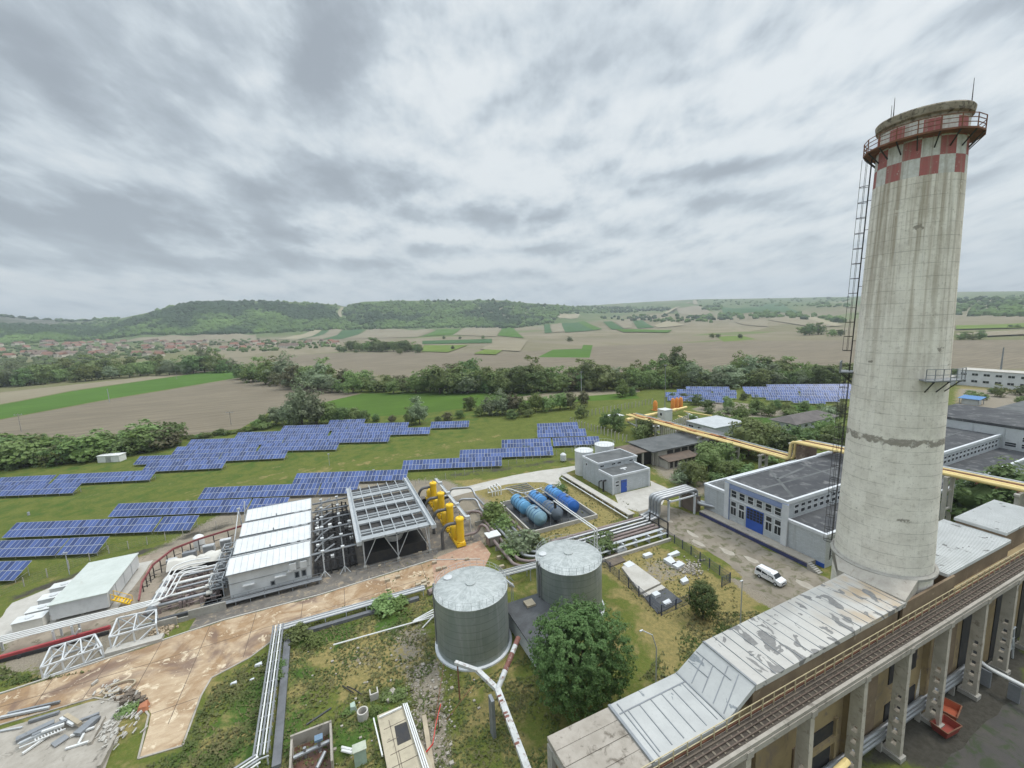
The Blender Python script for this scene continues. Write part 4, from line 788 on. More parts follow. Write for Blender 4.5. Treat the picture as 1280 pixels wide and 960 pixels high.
# ================================================================== CHIMNEY
CX, CY = 56.75, 25.0
def rch(z): return 4.45+(3.36-4.45)*(z-13)/(62-13)
def zc(px, py, rr_=3.4):
    d = ray(px, py); h = Vector((d.x, d.y)); n = h.normalized(); c = Vector((CX, CY)); t = c.dot(n); perp = abs(n.x*c.y-n.y*c.x); t -= math.sqrt(max(0, rr_*rr_-perp*perp)); return HC+d.z*t/h.length
ZR = [zc(1152, y) for y in (134, 150, 172, 195, 219)]      # rim top, rim foot, platform, checker joints
ZT = ZR[0]; ck = (ZR[1]-ZR[4])/3
def shaft_mat():
    t = NT('chimney_concrete'); o = t.obj(); x, y, z = t.sep(o); ang = t.math('ARCTAN2', y, x)
    cv = t.n('ShaderNodeCombineXYZ'); t.l(t.math('MULTIPLY', ang, 4), cv.inputs[0]); t.l(z, cv.inputs[1]); cyl = cv.outputs[0]
    n1 = t.noise(cyl, .35, 6, .65); n2 = t.noise(t.scale(cyl, (2.4, .06, 1)), 1, 5, .65); n3 = t.noise(cyl, 2.2, 5, .75); n4 = t.noise(t.scale(cyl, (.8, .03, 1)), 1, 4, .6)
    c = t.mix(t.ramp(n1, .3, .7), (.82, .78, .70), (.65, .61, .54)); c = t.mix(t.ramp(n3, .5, .72, 0, .55), c, (.38, .345, .29))
    n5 = t.noise(cyl, 5.2, 3, .7); c = t.mix(t.ramp(n5, .64, .69, 0, .7), c, (.25, .225, .185)); c = t.mix(t.ramp(n5, .36, .3, 0, .5), c, (.8, .76, .67))
    top = t.ramp(z, 26, 56)                      # run-off stains are heaviest near the top
    c = t.mix(t.math('MULTIPLY', t.ramp(n2, .46, .62), t.math('MULTIPLY_ADD', top, .46, .05)), c, (.285, .22, .155))
    c = t.mix(t.math('MULTIPLY', t.ramp(n4, .5, .68), t.math('MULTIPLY', top, .5)), c, (.2, .155, .09))
    c = t.mix(t.math('MULTIPLY', t.ramp(t.noise(t.scale(cyl, (3.3, .05, 1)), 1.3, 4, .6), .58, .7), t.math('MULTIPLY', top, .55)), c, (.62, .6, .55))
    # casting joints every 1.25 m, shuttering seams round the shaft
    jz = t.math('ABSOLUTE', t.math('SUBTRACT', t.math('FRACT', t.math('MULTIPLY', z, .8)), .5)); c = t.mix(t.math('MULTIPLY', t.ramp(jz, .47, .495), t.ramp(n1, .36, .58, .12, .6)), c, (.22, .2, .165)); c = t.mix(t.ramp(t.noise(cyl, .55, 4, .7, .6), .6, .66, 0, .5), c, (.78, .745, .66))
    ja = t.math('ABSOLUTE', t.math('SUBTRACT', t.math('FRACT', t.math('MULTIPLY', ang, 36/6.2832)), .5)); c = t.mix(t.math('MULTIPLY', t.ramp(ja, .46, .495), t.ramp(n3, .4, .6, 0, .3)), c, (.26, .24, .2))
    for zz, hw, k, thr_ in SPALL:                # spalled rings and repairs
        dz = t.math('ABSOLUTE', t.math('SUBTRACT', t.math('ADD', z, t.math('MULTIPLY', t.math('SUBTRACT', n3, .5), 1.1)), zz)); f = t.math('MULTIPLY', t.ramp(dz, hw, hw*.7), t.ramp(t.noise(cyl, .5+k, 3, .5), thr_, thr_+.05)); c = t.mix(t.math('MULTIPLY', f, t.ramp(n3, .3, .5, .35, .9)), c, (.25, .225, .19))
    # painted warning checkers, three rows of sixteen
    row = t.math('FLOOR', t.math('DIVIDE', t.math('SUBTRACT', t.math('ADD', z, t.math('MULTIPLY', n3, .1)), ZR[4]), ck)); colm = t.math('FLOOR', t.math('MULTIPLY', t.math('ADD', ang, 3.10), 16/6.2832))
    par = t.math('MODULO', t.math('ADD', t.math('ADD', row, colm), 20), 2); red = t.mix(t.ramp(n3, .35, .7), (.40, .135, .13), (.33, .14, .13)); wh = t.mix(t.ramp(n3, .3, .7), (.66, .66, .64), (.5, .49, .45))
    chk = t.mix(t.math('GREATER_THAN', par, .5), wh, red); chk = t.mix(t.ramp(n2, .5, .68, 0, .6), chk, (.33, .28, .23)); chk = t.mix(t.ramp(t.noise(cyl, 2.6, 5, .75), .6, .64, 0, .65), chk, (.5, .46, .4))
    ins = t.math('MULTIPLY', t.math('GREATER_THAN', row, -.5), t.math('LESS_THAN', row, 2.5)); c = t.mix(ins, c, chk)
    t.bump(t.math('ADD', n3, t.math('MULTIPLY', n1, 2)), .35, .06)
    return t.done(c, .92, 0, .15)
SPALL = [(zc(1120, 553, 4.1), .42, 0.0, .43), (zc(1120, 437, 3.8), .22, .1, .60), (zc(1120, 455, 3.8), .3, .4, .62), (zc(1120, 690, 4.4), .45, .2, .66), (zc(1120, 650, 4.4), .2, .5, .6), (zc(1120, 520, 4.), .3, .6, .63), (zc(1150, 283, 3.6), .3, .3, .6), (zc(1120, 590, 4.2), .35, .7, .66)]
ch = thing('tall_chimney', 'tall round concrete chimney with red and white checkered top', 'chimney', (CX, CY, 0))
m = MB(); m.lathe([(rch(z), z) for z in [0, 6]+list(np.arange(10, ZR[1], 3.0))+[ZR[1]+.3]], 72, (CX, CY), cap=False); m.build('shaft', shaft_mat(), ch, True)
m = MB(); r0 = rch(ZR[1]); m.lathe([(r0+.02, ZR[1]), (r0+.0, ZT-.85), (r0+.22, ZT-.7), (r0+.3, ZT-.12), (r0+.22, ZT), (r0-.45, ZT), (r0-.5, ZT-3)], 64, (CX, CY), cap=False); m.build('rim', mat('rim_concrete', (.36, .32, .255), (.24, .2, .15), 1.2, .92, 0, .2, (.1, .085, .065), .4), ch, True)
MB().lathe([(.01, ZT-2.9), (r0-.5, ZT-2.9)], 40, (CX, CY), cap=False).build('flue_opening', M['black_steel'], ch)
zp = ZR[2]; rp = rch(zp)
m = MB(); m.lathe([(rp+.01, zp), (rp+1.1, zp), (rp+1.1, zp+.16), (rp+.01, zp+.16)], 18, (CX, CY), cap=False); 
pf = m.build('gallery_platform', M['rust'], ch)
m = MB()
for k in range(18):
    a = 2*math.pi*k/18; b = 2*math.pi*(k+1)/18; ra = rp+1.05; p = Vector((CX+ra*math.cos(a), CY+ra*math.sin(a), zp+.16)); q = Vector((CX+ra*math.cos(b), CY+ra*math.sin(b), zp+.16)); m.bar(p, p+Vector((0, 0, 1.15)), .07)
    for f in (.4, .78, 1.15): m.bar(p+Vector((0, 0, f)), q+Vector((0, 0, f)), .055)
m.build('railing', M['rust'], pf)
for k in range(18):
    a = 2*math.pi*k/18; m = MB(); m.bar((CX+(rp+1.0)*math.cos(a), CY+(rp+1.0)*math.sin(a), zp-.02), (CX+rch(zp-1.1)*math.cos(a), CY+rch(zp-1.1)*math.sin(a), zp-1.1), .09); m.build('bracket', M['black_steel'], ch)
va = math.atan2(CY, CX)                         # bearing of the chimney from the camera
def cpt(a, z, e=0.): return Vector((CX+(rch(z)+e)*math.cos(a), CY+(rch(z)+e)*math.sin(a), z))
def ladder(a, z0, z1, cage=True):
    m = MB(); n = int((z1-z0)/.33); tn = Vector((-math.sin(a), math.cos(a), 0)); pts = [cpt(a, z0+(z1-z0)*i/12, .35) for i in range(13)]
    for s in (-.24, .24): m.tube([p+tn*s for p in pts], .035, 5)
    for i in range(n): p = cpt(a, z0+.33*i, .35); m.bar(p-tn*.24, p+tn*.24, .03)
    for i in range(int((z1-z0)/3)): p = cpt(a, z0+3*i+.5, .35); m.bar(p, cpt(a, z0+3*i+.5, 0), .05)
    ld = m.build('ladder', M['black_steel'], ch)
    m = MB(); rn = Vector((math.cos(a), math.sin(a), 0)); hoops = [(-.36, 0), (-.42, .4), (-.25, .72), (0, .82), (.25, .72), (.42, .4), (.36, 0)]
    for i in range(int((z1-z0-2.4)/1.6)):
        c0 = cpt(a, z0+2.4+1.6*i, .35); ps = [c0+tn*u+rn*v for u, v in hoops]
        for p, q in zip(ps, ps[1:]): m.bar(p, q, .05)
    for u, v in hoops[1:-1:2]: m.tube([p+tn*u+rn*v for p in [cpt(a, z0+2.4+(z1-z0-2.4)*i/12, .35) for i in range(13)]], .022, 4)
    m.build('safety_cage', M['black_steel'], ld)
la = va+math.pi/2-.05
zl = zc(1062, 465, 3.9); ladder(la, zl, zp); ladder(la-.06, 14, zl)
def bracket_platform(a, z, wdt, rows=3):
    a0, a1 = a-wdt, a+wdt; m = MB(); n = 6
    for i in range(n):
        u, v = a0+(a1-a0)*i/n, a0+(a1-a0)*(i+1)/n; p = [cpt(u, z, .02), cpt(u, z, 1.25), cpt(v, z, 1.25), cpt(v, z, .02)]; m.hexa([q for q in p]+[q+Vector((0, 0, .12)) for q in p])
    pl = m.build('service_platform', M['mid_grey'], ch); m = MB()
    for i in range(n):
        u, v = a0+(a1-a0)*i/n, a0+(a1-a0)*(i+1)/n; p, q = cpt(u, z+.12, 1.2), cpt(v, z+.12, 1.2); p.z = q.z = z+.12; m.bar(p, p+Vector((0, 0, 1.1)), .06)
        for f in (.55, 1.1): m.bar(p+Vector((0, 0, f)), q+Vector((0, 0, f)), .05)
    p = cpt(a1, z+.12, 1.2); m.bar(p, p+Vector((0, 0, 1.1)), .06); m.build('railing', M['mid_grey'], pl)
    for i in range(rows):
        u = a0+(a1-a0)*(i+.5)/rows; m = MB(); m.bar(cpt(u, z, 1.15), cpt(u, z-1.2, 0), .08); m.bar(cpt(u, z-.06, 0), cpt(u, z-.06, 1.2), .08); m.build('bracket', M['black_steel'], ch)
bracket_platform(va+math.pi+.82, zc(1172, 475, 3.9)-.0, .42, 3); bracket_platform(la+.1, zc(1060, 463, 4.)-.2, .22, 2)
for a, h in [(va+2.4, 1.8), (va+.9, 2.6), (va-1.6, 2.4)]:
    p = Vector((CX+(r0-.1)*math.cos(a), CY+(r0-.1)*math.sin(a), ZT)); MB().tube([p-Vector((0, 0, .1)), p+Vector((0, 0, h))], [.05, .02], 5).build('lightning_rod', M['black_steel'], ch)

# ================================================================== LONG ROOFED FLUE GALLERY UNDER THE CHIMNEY
def sheet_mat(name, base, b2, peel, stain=None, amt=.62):
    t = NT(name); o = t.pos(); x, y, z = t.sep(o); n1 = t.noise(o, .35, 5, .6); n2 = t.noise(t.scale(o, (.85, .5, 1)), 1, 4, .5, .8); n3 = t.noise(o, 4, 4, .7); n4 = t.noise(t.scale(o, (.28, .2, 1)), 1.0, 3, .6)
    c = t.mix(t.ramp(n1, .3, .7), base, b2); c = t.mix(t.ramp(n3, .5, .75, 0, .35), c, tuple(k*.78 for k in b2))
    if stain: c = t.mix(t.math('MULTIPLY', t.ramp(n4, .45, .65), t.ramp(x, 38, 48)), c, stain)
    f = t.ramp(n2, amt, amt+.008); c = t.mix(f, c, t.mix(t.ramp(n3, .3, .7), peel, tuple(k*.75 for k in peel)))
    t.bump(n3, .2, .03); return t.done(c, .72, 0, .15)
roofA = sheet_mat('peeling_roof', (.50, .485, .45), (.415, .40, .37), (.235, .23, .22), (.42, .33, .23), .585); roofB = sheet_mat('blueish_roof', (.455, .46, .445), (.39, .395, .385), (.25, .27, .28), None, .66)
slabm = mat('roof_slabs', (.37, .335, .29), (.29, .26, .22), .6, .92, 0, .15, (.15, .13, .105), .36, bump=.2); corr = sheet_mat('corrugated_roof', (.56, .57, .56), (.48, .49, .48), (.25, .25, .24), None, .64)
ga = thing('flue_gallery', 'long low ochre building with patched sheet metal roof running beneath the chimney', 'building', (13, 20, 0))
YB, YF = 25.3, 20.15
m = MB()
m.box(13.3, 88, YF+.25, YB-.3, 0, 13.2); m.build('wall', M['ochre_wall'], ga)
m = MB(); m.prism_x([(YF+.1, 13.2), (YB-.15, 13.2), (YB-.15, 15.0), (YF+.1, 15.0)], 29.0, 50.0); m.build('upper_wall', M['patched_wall'], ga)
MB().box(50.95, 61.4, YF+.12, YF+.35, 13.2, 15.2).build('upper_wall', M['patched_wall'], ga); MB().box(61.5, 76.2, YF+.6, 26.6, 13.2, 15.0).build('upper_wall', M['patched_wall'], ga); MB().box(76.25, 87.5, YF+1, 25.8, 13.2, 15.7).build('upper_wall', M['patched_wall'], ga)
m = MB()
for i in range(4):
    yy = YF+i*(YB-YF)/4
    m.box(13.0, 18.62, yy, yy+(YB-YF)/4-.035, 13.25, 13.62-.012*(i % 2))
m.build('slab_roof', slabm, ga, bevel=.02)
m = MB(); m.box(18.65, 26.0, YF, YB, 13.25, 13.70); m.build('low_roof', roofB, ga)
m = MB(); m.hexa([(26.0, YF, 13.25), (29.1, YF, 15.0), (29.1, YB, 15.0), (26.0, YB, 13.25), (26.0, YF, 13.70), (29.1, YF, 15.5), (29.1, YB, 15.5), (26.0, YB, 13.70)]); m.build('ramp_roof', roofB, ga)
m = MB(); m.hexa([(29.105, YF-.05, 15.0), (51.0, YF-.05, 15.0), (51.0, YB+.35, 15.0), (29.105, YB, 15.0), (29.105, YF-.05, 15.5), (51.0, YF-.05, 15.5), (51.0, YB+.35, 15.62), (29.105, YB, 15.55)]); m.build('high_roof', roofA, ga)
m = MB(); n = 16
for i in range(n):                              # sloping collar between the roof end and the shaft
    a, b = math.pi-1.32+2.5*i/n, math.pi-1.32+2.5*(i+1)/n
    def oc_(u): return (50.9, min(26.3, max(20.15, 25.0+5.8*math.tan(math.pi-u) if abs(math.pi-u) < 1.2 else 99*math.copysign(1, math.pi-u))))
    pa, pb = oc_(a), oc_(b); ia, ib = [(CX+4.5*math.cos(u), max(20.3, CY+4.5*math.sin(u))) for u in (a, b)]
    m.hexa([(*ia, 15.0), (*pa, 15.0), (*pb, 15.0), (*ib, 15.0), (*ia, 16.5), (*pa, 15.68), (*pb, 15.68), (*ib, 16.5)])
m.build('chimney_collar', mat('collar_slabs', (.42, .39, .34), (.35, .32, .28), .8, .9, 0, .15, (.25, .22, .18), .3), ga)
m = MB(); m.lathe([(4.44, 16.2), (4.75, 16.2), (4.75, 16.45), (4.44, 16.6)], 48, (CX, CY), cap=False); m.build('collar_ring', M['concrete'], ga)
m = MB(); m.box(60.6, 76.2, YF+.45, 27.0, 15.02, 15.42)
for i in range(40): x = 60.8+i*.39; m.box(x, x+.09, YF+.5, 26.95, 15.42, 15.485)
m.build('corrugated_roof', corr, ga)
m = MB(); m.box(76.2, 88, YF+.9, 26.0, 15.75, 16.1)
for i in range(30): x = 76.3+i*.39; m.box(x, x+.09, YF+.95, 25.95, 16.1, 16.165)
m.build('corrugated_roof', corr, ga)
m = MB()                                        # standing seams and flashings
for i in range(18): x = 30.3+i*1.18; m.bar((x+random.uniform(-.1, .1), YF-.03, 15.53), (x+random.uniform(-.1, .1), YB+.05, 15.59), .05, .04)
m.bar((29.12, YF-.03, 15.53), (29.12, YB, 15.58), .18, .06)
for i in range(6): x = 19.7+i*1.15; m.bar((x, YF+.4, 13.72), (x+.1, YB-1.1, 13.72), .07, .05)
m.bar((18.75, YF, 13.73), (18.75, YB, 13.73), .22, .08); m.bar((19.4, YF, 13.72), (19.4, YB-.2, 13.72), .08, .06); m.bar((19, YB-1.05, 13.72), (26, YB-1.05, 13.72), .1, .05); m.bar((25.95, YF, 13.74), (25.95, YB, 13.74), .12, .08)
for a, b in [((26.2, YB-1.5), (28.2, YB-.9)), ((26.2, YB-2.6), (28.2, YB-1.9)), ((26.2, YB-3.7), (28.9, YB-2.8)), ((26.2, YB-4.7), (28.9, YB-3.8)), ((28.25, YF+1.5), (28.2, YB-.1)), ((27.3, YB-2.2), (27.25, YB-.1))]:
    za = 13.72+(a[0]-26)/3.1*1.8; zb = 13.72+(b[0]-26)/3.1*1.8; m.bar((a[0], a[1], za), (b[0], b[1], zb), .07, .05)
m.build('roof_seams', M['mid_grey'], ga)
m = MB(); m.box(12.97, 13.25, YF+.2, YB-.2, 12.7, 13.22); m.box(12.9, 13.28, YB-.9, YB-.2, 0, 13.2); m.box(12.9, 13.28, YF+.3, YF+1, 0, 13.2); m.build('end_frame', M['concrete'], ga)
m = MB()                                        # front bays of different make behind the trestle legs
for x0, x1, z0, z1 in [(20, 25.5, 0, 9.5), (34.8, 36.4, 1, 6.5), (43.2, 47.6, 0, 12.2), (57.5, 63.5, 0, 12.4)]: MB().box(x0, x1, YF+.12, YF+.3, z0, z1).build('patched_bay', M['patched_wall'], ga)
m = MB()
for x0, x1, z0, z1 in [(13.8, 19, 0, 9), (26.4, 28.8, 0, 8), (37.2, 40.6, 5.2, 6.6), (37.4, 40.4, .3, 4.3), (49.6, 55.4, 1.0, 4.2), (49.8, 55, 6.5, 9.5), (65, 71, 0, 11), (73.5, 78.5, 0, 11), (81, 86, 0, 11)]: MB().box(x0, x1, YF+.16, YF+.31, z0, z1).build('bay_opening', M['black_steel'], ga)
for x in (42.5, 56.8, 29.6): MB().box(x-.35, x+.35, YF-.25, YF+.3, 0, 12.5).build('pilaster', M['ochre_wall'], ga)
m = MB()
for x in (36.9, 40.9): m.box(x-.18, x+.18, YF-.02, YF+.28, 0, 6.9)
m.box(36.6, 41.2, YF-.03, YF+.27, 4.5, 5.1); m.build('door_frame', M['ochre_wall'], ga)

# trestle in front: deck, rails, railing, columns
tr = thing('trestle_deck', 'long narrow trestle deck with rails and railing along the gallery wall', 'trestle', (13, 19, 12.4))
m = MB(); m.box(14.5, 100, 18.45, 20.1, 12.6, 12.95); m.box(14.5, 100, 18.4, 18.7, 12.1, 12.61); m.build('deck_slab', M['old_concrete'], tr); MB().box(14.5, 100, 18.72, 20.05, 12.953, 12.975).build('deck_dirt', mat('deck_dirt', (.10, .085, .07), (.06, .05, .042), 1.5, .95, 0, .1, (.2, .17, .13), .3), tr)
m = MB(); 
for y in (18.95, 19.4): m.bar((14.5, y, 13.08), (100, y, 13.08), .09, .12)
m.build('rail', mat('rail_steel', (.13, .095, .075), (.09, .07, .055), 1, .7), tr); m = MB()
for i in range(115): x = 14.6+i*.74; m.box(x, x+.16, 18.8, 19.6, 12.977, 13.03)
m.build('sleepers', mat('sleeper_wood', (.2, .17, .13), (.13, .11, .085), 1.2, .9), tr)
m = MB(); rail(m, [(15, 19.98, 12.95), (100, 19.98, 12.95)], 1.15, 1.35, .07, (.5, 1.0), .055); m.build('railing', mat('railing_cream', (.52, .45, .28), (.45, .38, .24), 1, .6, 0, .3, (.3, .2, .12), .3), tr)
m = MB(); m.box(15, 100, 19.7, 19.8, 12.977, 13.1); m.build('cable_channel', M['timber'], tr)
MB().box(15, 99, 20.1, 20.2, 12.3, 13.1).build('back_girder', M['rust'], tr)
def column(x, label):
    r_ = thing('trestle_column', label, 'column', (x, 18.9, 0), 'trestle columns'); m = MB(); z1 = 11.95
    y0, y1, yb0, yb1 = 18.5, 19.5, 18.4, 19.6
    def ww(z): k = z/z1; return yb0+(y0-yb0)*k, yb1+(y1-yb1)*k
    hs = [1.4+1.25*i for i in range(5)]; hh = .7; zs = [0]
    for h in hs: zs += [h, h+hh]
    zs.append(z1)
    for i, (a, b) in enumerate(zip(zs, zs[1:])):
        a0, a1 = ww(a); b0, b1 = ww(b)
        if i % 2 == 0: segs = [((a0, a1), (b0, b1))]
        else: ca = (a0+a1)/2; segs = [((a0, ca-.24), (b0, ca-.24)), ((ca+.24, a1), (ca+.24, b1))]
        for (p0, p1), (q0, q1) in segs: m.hexa([(x-.28, p0, a), (x+.28, p0, a), (x+.28, p1, a), (x-.28, p1, a), (x-.28, q0, b), (x+.28, q0, b), (x+.28, q1, b), (x-.28, q1, b)])
    m.build('pier', mat('column_concrete', (.47, .43, .36), (.38, .345, .285), .8, .92, 0, .15, (.24, .21, .165), .34) if 'column_concrete' not in M else M['column_concrete'], r_)
    MB().box(x-.36, x+.36, 18.35, 19.9, z1+.003, z1+.6).build('capital', M['old_concrete'], r_); MB().box(x-.5, x+.5, 18.2, 19.9, 0, .5).build('footing', M['concrete'], r_)
for i, x in enumerate([19.0, 26.4, 34.0, 41.6, 48.9, 56.5, 64.7, 72.3, 79.8, 87.4]):
    column(x, f'concrete trestle column with square holes, {ORD[i]} from the near end')
# pipes along the column feet
pp = thing('pipe_bundle', 'three grey insulated pipes running behind the trestle column feet', 'pipe', (35, 20, 0))
for k, (y, z, r_) in enumerate([(19.95, 2.5, .23), (19.9, 1.95, .2), (19.9, 1.4, .24)]): MB().tube([(24, y, z), (66, y, z)], r_, 10).build('pipe', M['clad_pipe'], pp, True)
for x in np.arange(26, 66, 3.7): MB().box(x-.1, x+.1, 19.7, 20.15, 0, 1.15).build('pipe_support', M['concrete'], pp)
pp = thing('steam_pipe', 'two pale pipes leaving the trestle across the dark yard', 'pipe', P(1228, 838, 0))
for k in (0, .55): MB().tube(bent([P(1222, 826, 2.2)+Vector((k, k*.3, 0)), P(1240, 838, 2.2)+Vector((k*.4, k, 0)), P(1330, 884, 2.2)+Vector((k*.3, k, 0))], .8), .17, 8).build('pipe', M['pipe_white'], pp, True)
for px, py in [(1238, 838), (1275, 857)]: q = P(px, py, 2.2); MB().box(q.x-.15, q.x+.15, q.y-.15, q.y+.8, 0, 2.0).build('pipe_support', M['mid_grey'], pp)
r_ = thing('steel_rack', 'slanting pale steel frame standing beside the far trestle columns', 'frame', P(1255, 824)); q = P(1255, 822); m = MB()
for dx, dy in ((-.8, -.5), (.8, -.5), (-.8, .9), (.8, .9)): m.bar((q.x+dx, q.y+dy, 0), (q.x+dx*.7, q.y+dy*.6, 4.4), .16)
for z in (1.4, 2.9, 4.3): m.bar((q.x-.8, q.y-.4, z), (q.x+.8, q.y-.4, z), .1); m.bar((q.x-.75, q.y-.4, z), (q.x-.75, q.y+.7, z), .1)
m.bar((q.x-.8, q.y-.5, .2), (q.x+.7, q.y-.4, 2.9), .08); m.bar((q.x+.8, q.y-.5, 1.4), (q.x-.7, q.y-.4, 4.2), .08); m.build('lattice', M['pale_grey'], r_)
def skip(px, py, rz, label, matl):
    q = P(px, py); r_ = thing('waste_skip', label, 'skip', q); m = MB(); L, w, h = 2.4, 1.5, 1.0; c, s = math.cos(rz), math.sin(rz); f = lambda x, y, z: (q.x+x*c-y*s, q.y+x*s+y*c, z)
    for (ax, ay, bx_, by) in ((-1, -1, 1, -1), (1, -1, 1, 1), (1, 1, -1, 1), (-1, 1, -1, -1)):
        k = .78; m.hexa([f(ax*L/2*k, ay*w/2*k, .1), f(bx_*L/2*k, by*w/2*k, .1), f(bx_*L/2*k*.94, by*w/2*k*.9, .1), f(ax*L/2*k*.94, ay*w/2*k*.9, .1), f(ax*L/2, ay*w/2, h), f(bx_*L/2, by*w/2, h), f(bx_*L/2*.94, by*w/2*.92, h), f(ax*L/2*.94, ay*w/2*.92, h)])
    m.hexa([f(-.9, -.56, .08), f(.9, -.56, .08), f(.9, .56, .08), f(-.9, .56, .08), f(-1, -.62, .35), f(1, -.62, .35), f(1, .62, .35), f(-1, .62, .35)]); m.build('hull', matl, r_)
    m = MB(); m.bar(f(-L/2, -w/2, h), f(L/2, -w/2, h), .1); m.bar(f(-L/2, w/2, h), f(L/2, w/2, h), .1); m.bar(f(-L/2, -w/2, h), f(-L/2, w/2, h), .1); m.bar(f(L/2, -w/2, h), f(L/2, w/2, h), .1); m.build('lip', M['rust'], r_)
skip(1186, 894, .2, 'orange red waste skip at the column foot, the upper of two', mat('skip_orange', (.40, .10, .045), (.33, .08, .04), .8, .7)); skip(1181, 915, -.1, 'dark red waste skip at the column foot, the lower of two', mat('skip_red', (.27, .05, .035), (.21, .04, .03), .8, .7))
random.seed(12)
for i in range(11):
    x = 27.2+random.uniform(0, 4.6); lone(MB().bar((x, 19.9, .2), (x+random.uniform(-.6, 1.6), 18.2-random.uniform(0, 1.2), random.uniform(5.5, 8.2)), .5, .09), 'leaning_plank', M['timber'], 'weathered dark plank leaning against the gallery between two columns', 'plank', 'leaning planks')
lone(MB().tube([(30.5, 17.6, 5.6), (37.5, 17.5, 6.9)], .28, 9), 'yellow_pipe_piece', M['pipe_yellow'], 'short yellow pipe crossing in front of the leaning planks', 'pipe', None, True)

# ================================================================== GREY HALL
def parapet(m, x0, x1, y0, y1, z, h=.35, w=.3):
    m.box(x0, x1, y0, y0+w, z, z+h); m.box(x0, x1, y1-w, y1, z, z+h); m.box(x0, x0+w, y0+w, y1-w, z, z+h); m.box(x1-w, x1, y0+w, y1-w, z, z+h)
ha = thing('workshop_hall', 'long grey brick workshop hall with black roof and blue gate facing the van', 'building', (76.3, 55, 0))
MB().box(76.4, 163, 48.6, 61.6, 0, 9.2).build('wall', M['brick_grey'], ha)
MB().box(76.75, 163, 48.9, 61.3, 9.2, 9.3).build('roof', M['bitumen'], ha)
m = MB(); m.box(76.2, 163, 48.4, 48.9, 9.0, 9.65); m.box(76.2, 163, 61.3, 61.8, 9.0, 9.65); m.box(76.2, 76.75, 48.9, 61.3, 9.0, 9.65); m.build('parapet', M['trim_white'], ha)
m = MB(); m.box(76.45, 163, 61.605, 67.2, 0, 6.3); m.box(76.9, 163, 61.8, 67, 6.3, 6.32); m.build('side_wing', M['brick_grey'], ha)
MB().box(76.9, 150, 62.0, 66.9, 6.33, 6.38).build('side_roof', M['bitumen_grey'], ha)
m = MB(); m.box(76.3, 77, 61.85, 67.35, 6.25, 6.75); m.box(77, 150, 66.95, 67.35, 6.25, 6.75); m.build('side_parapet', M['trim_white'], ha)
m = MB(); m.box(76.5, 163, 41.6, 48.595, 0, 5.9); m.build('front_wing', M['brick_grey'], ha)
MB().box(76.9, 163, 42, 48.5, 5.9, 5.98).build('front_roof', M['bitumen'], ha)
m = MB(); m.box(76.35, 76.9, 41.45, 48.6, 5.75, 6.3); m.box(76.9, 163, 41.45, 41.95, 5.75, 6.3); m.build('front_parapet', M['trim_white'], ha)
m = MB()
for y in (48.75, 61.2): m.box(76.12, 76.4, y-.55, y+.55, 0, 9.1)
m.box(76.2, 76.41, 49.3, 60.65, 7.9, 8.9); m.build('facade_band', M['band_blue'], ha)
m = MB(); 
for y in (48.72, 61.23): m.box(76.05, 76.39, y-.55, y+.55, 1.0, 9.02)
m.box(76.3, 76.41, 49.3, 60.7, 5.55, 5.95); m.build('pilaster', M['trim_white'], ha)
for i in range(6):
    y = 59.7-i*1.9; win(ha, 'x-', y, 6.95, 1.25, 1.45, 76.4, 1, 2)
for y in (59.7, 57.8, 51.9, 50.1):
    win(ha, 'x-', y, 4.75, 1.2, 1.0, 76.4, 1, 1); win(ha, 'x-', y, 3.2, 1.3, 1.7, 76.4, 2, 1)
gt = MB().box(76.30, 76.42, 53.0, 56.7, 1.0, 2.9).build('gate', M['blue_paint'], ha)
m = MB()
for i in range(5):
    for j in range(4): m.box(76.27, 76.31, 53.12+i*.71, 53.12+i*.71+.58, 3.05+j*.58, 3.05+j*.58+.47)
m.build('glass_panel', G, gt); MB().box(76.31, 76.41, 53.0, 56.7, 2.903, 5.45).build('gate_frame', M['blue_paint'], gt)
for i in range(44):
    x = 79.2+i*1.9; win(ha, 'y-', x, 8.1, 1.2, .6, 48.6, 1, 1); win(ha, 'y-', x, 7.0, 1.2, .75, 48.6, 1, 1)
for i in range(10): x = 79+i*3; win(ha, 'y-', x, 3.6, 1.7, 1.5, 41.6, 3, 1)
m = MB(); m.box(74.2, 76.39, 43, 66.5, 0, .95); dk = m.build('loading_dock', M['old_concrete'], ha); MB().box(74.16, 74.2, 43, 66.5, .05, .75).build('dock_edge', mat('dock_blue', (.05, .06, .16), (.05, .05, .1)), dk)
MB().box(76.42, 76.5, 41.6, 48.4, .05, .8).build('plinth', M['blue_paint'], ha)
m = MB()
for i in range(6): m.box(73.8+.0, 74.9, 42.9-i*.33-.33, 42.9-i*.33, 0, .95-i*.155)
m.build('steps', M['concrete'], dk)
m = MB()                                         # welted seams and puddle marks on the black roof
for a, b in [((80, 50), (86, 57)), ((86, 57), (89, 61)), ((86, 57), (97, 58.5)), ((97, 50), (99, 60.5)), ((118, 50), (116, 61))]: m.bar((*a, 9.31), (*b, 9.31), .6, .012)
m.bar((77, 55.2, 9.305), (160, 55.0, 9.305), .5, .012); m.build('roof_patch', M['bitumen_grey'], ha)
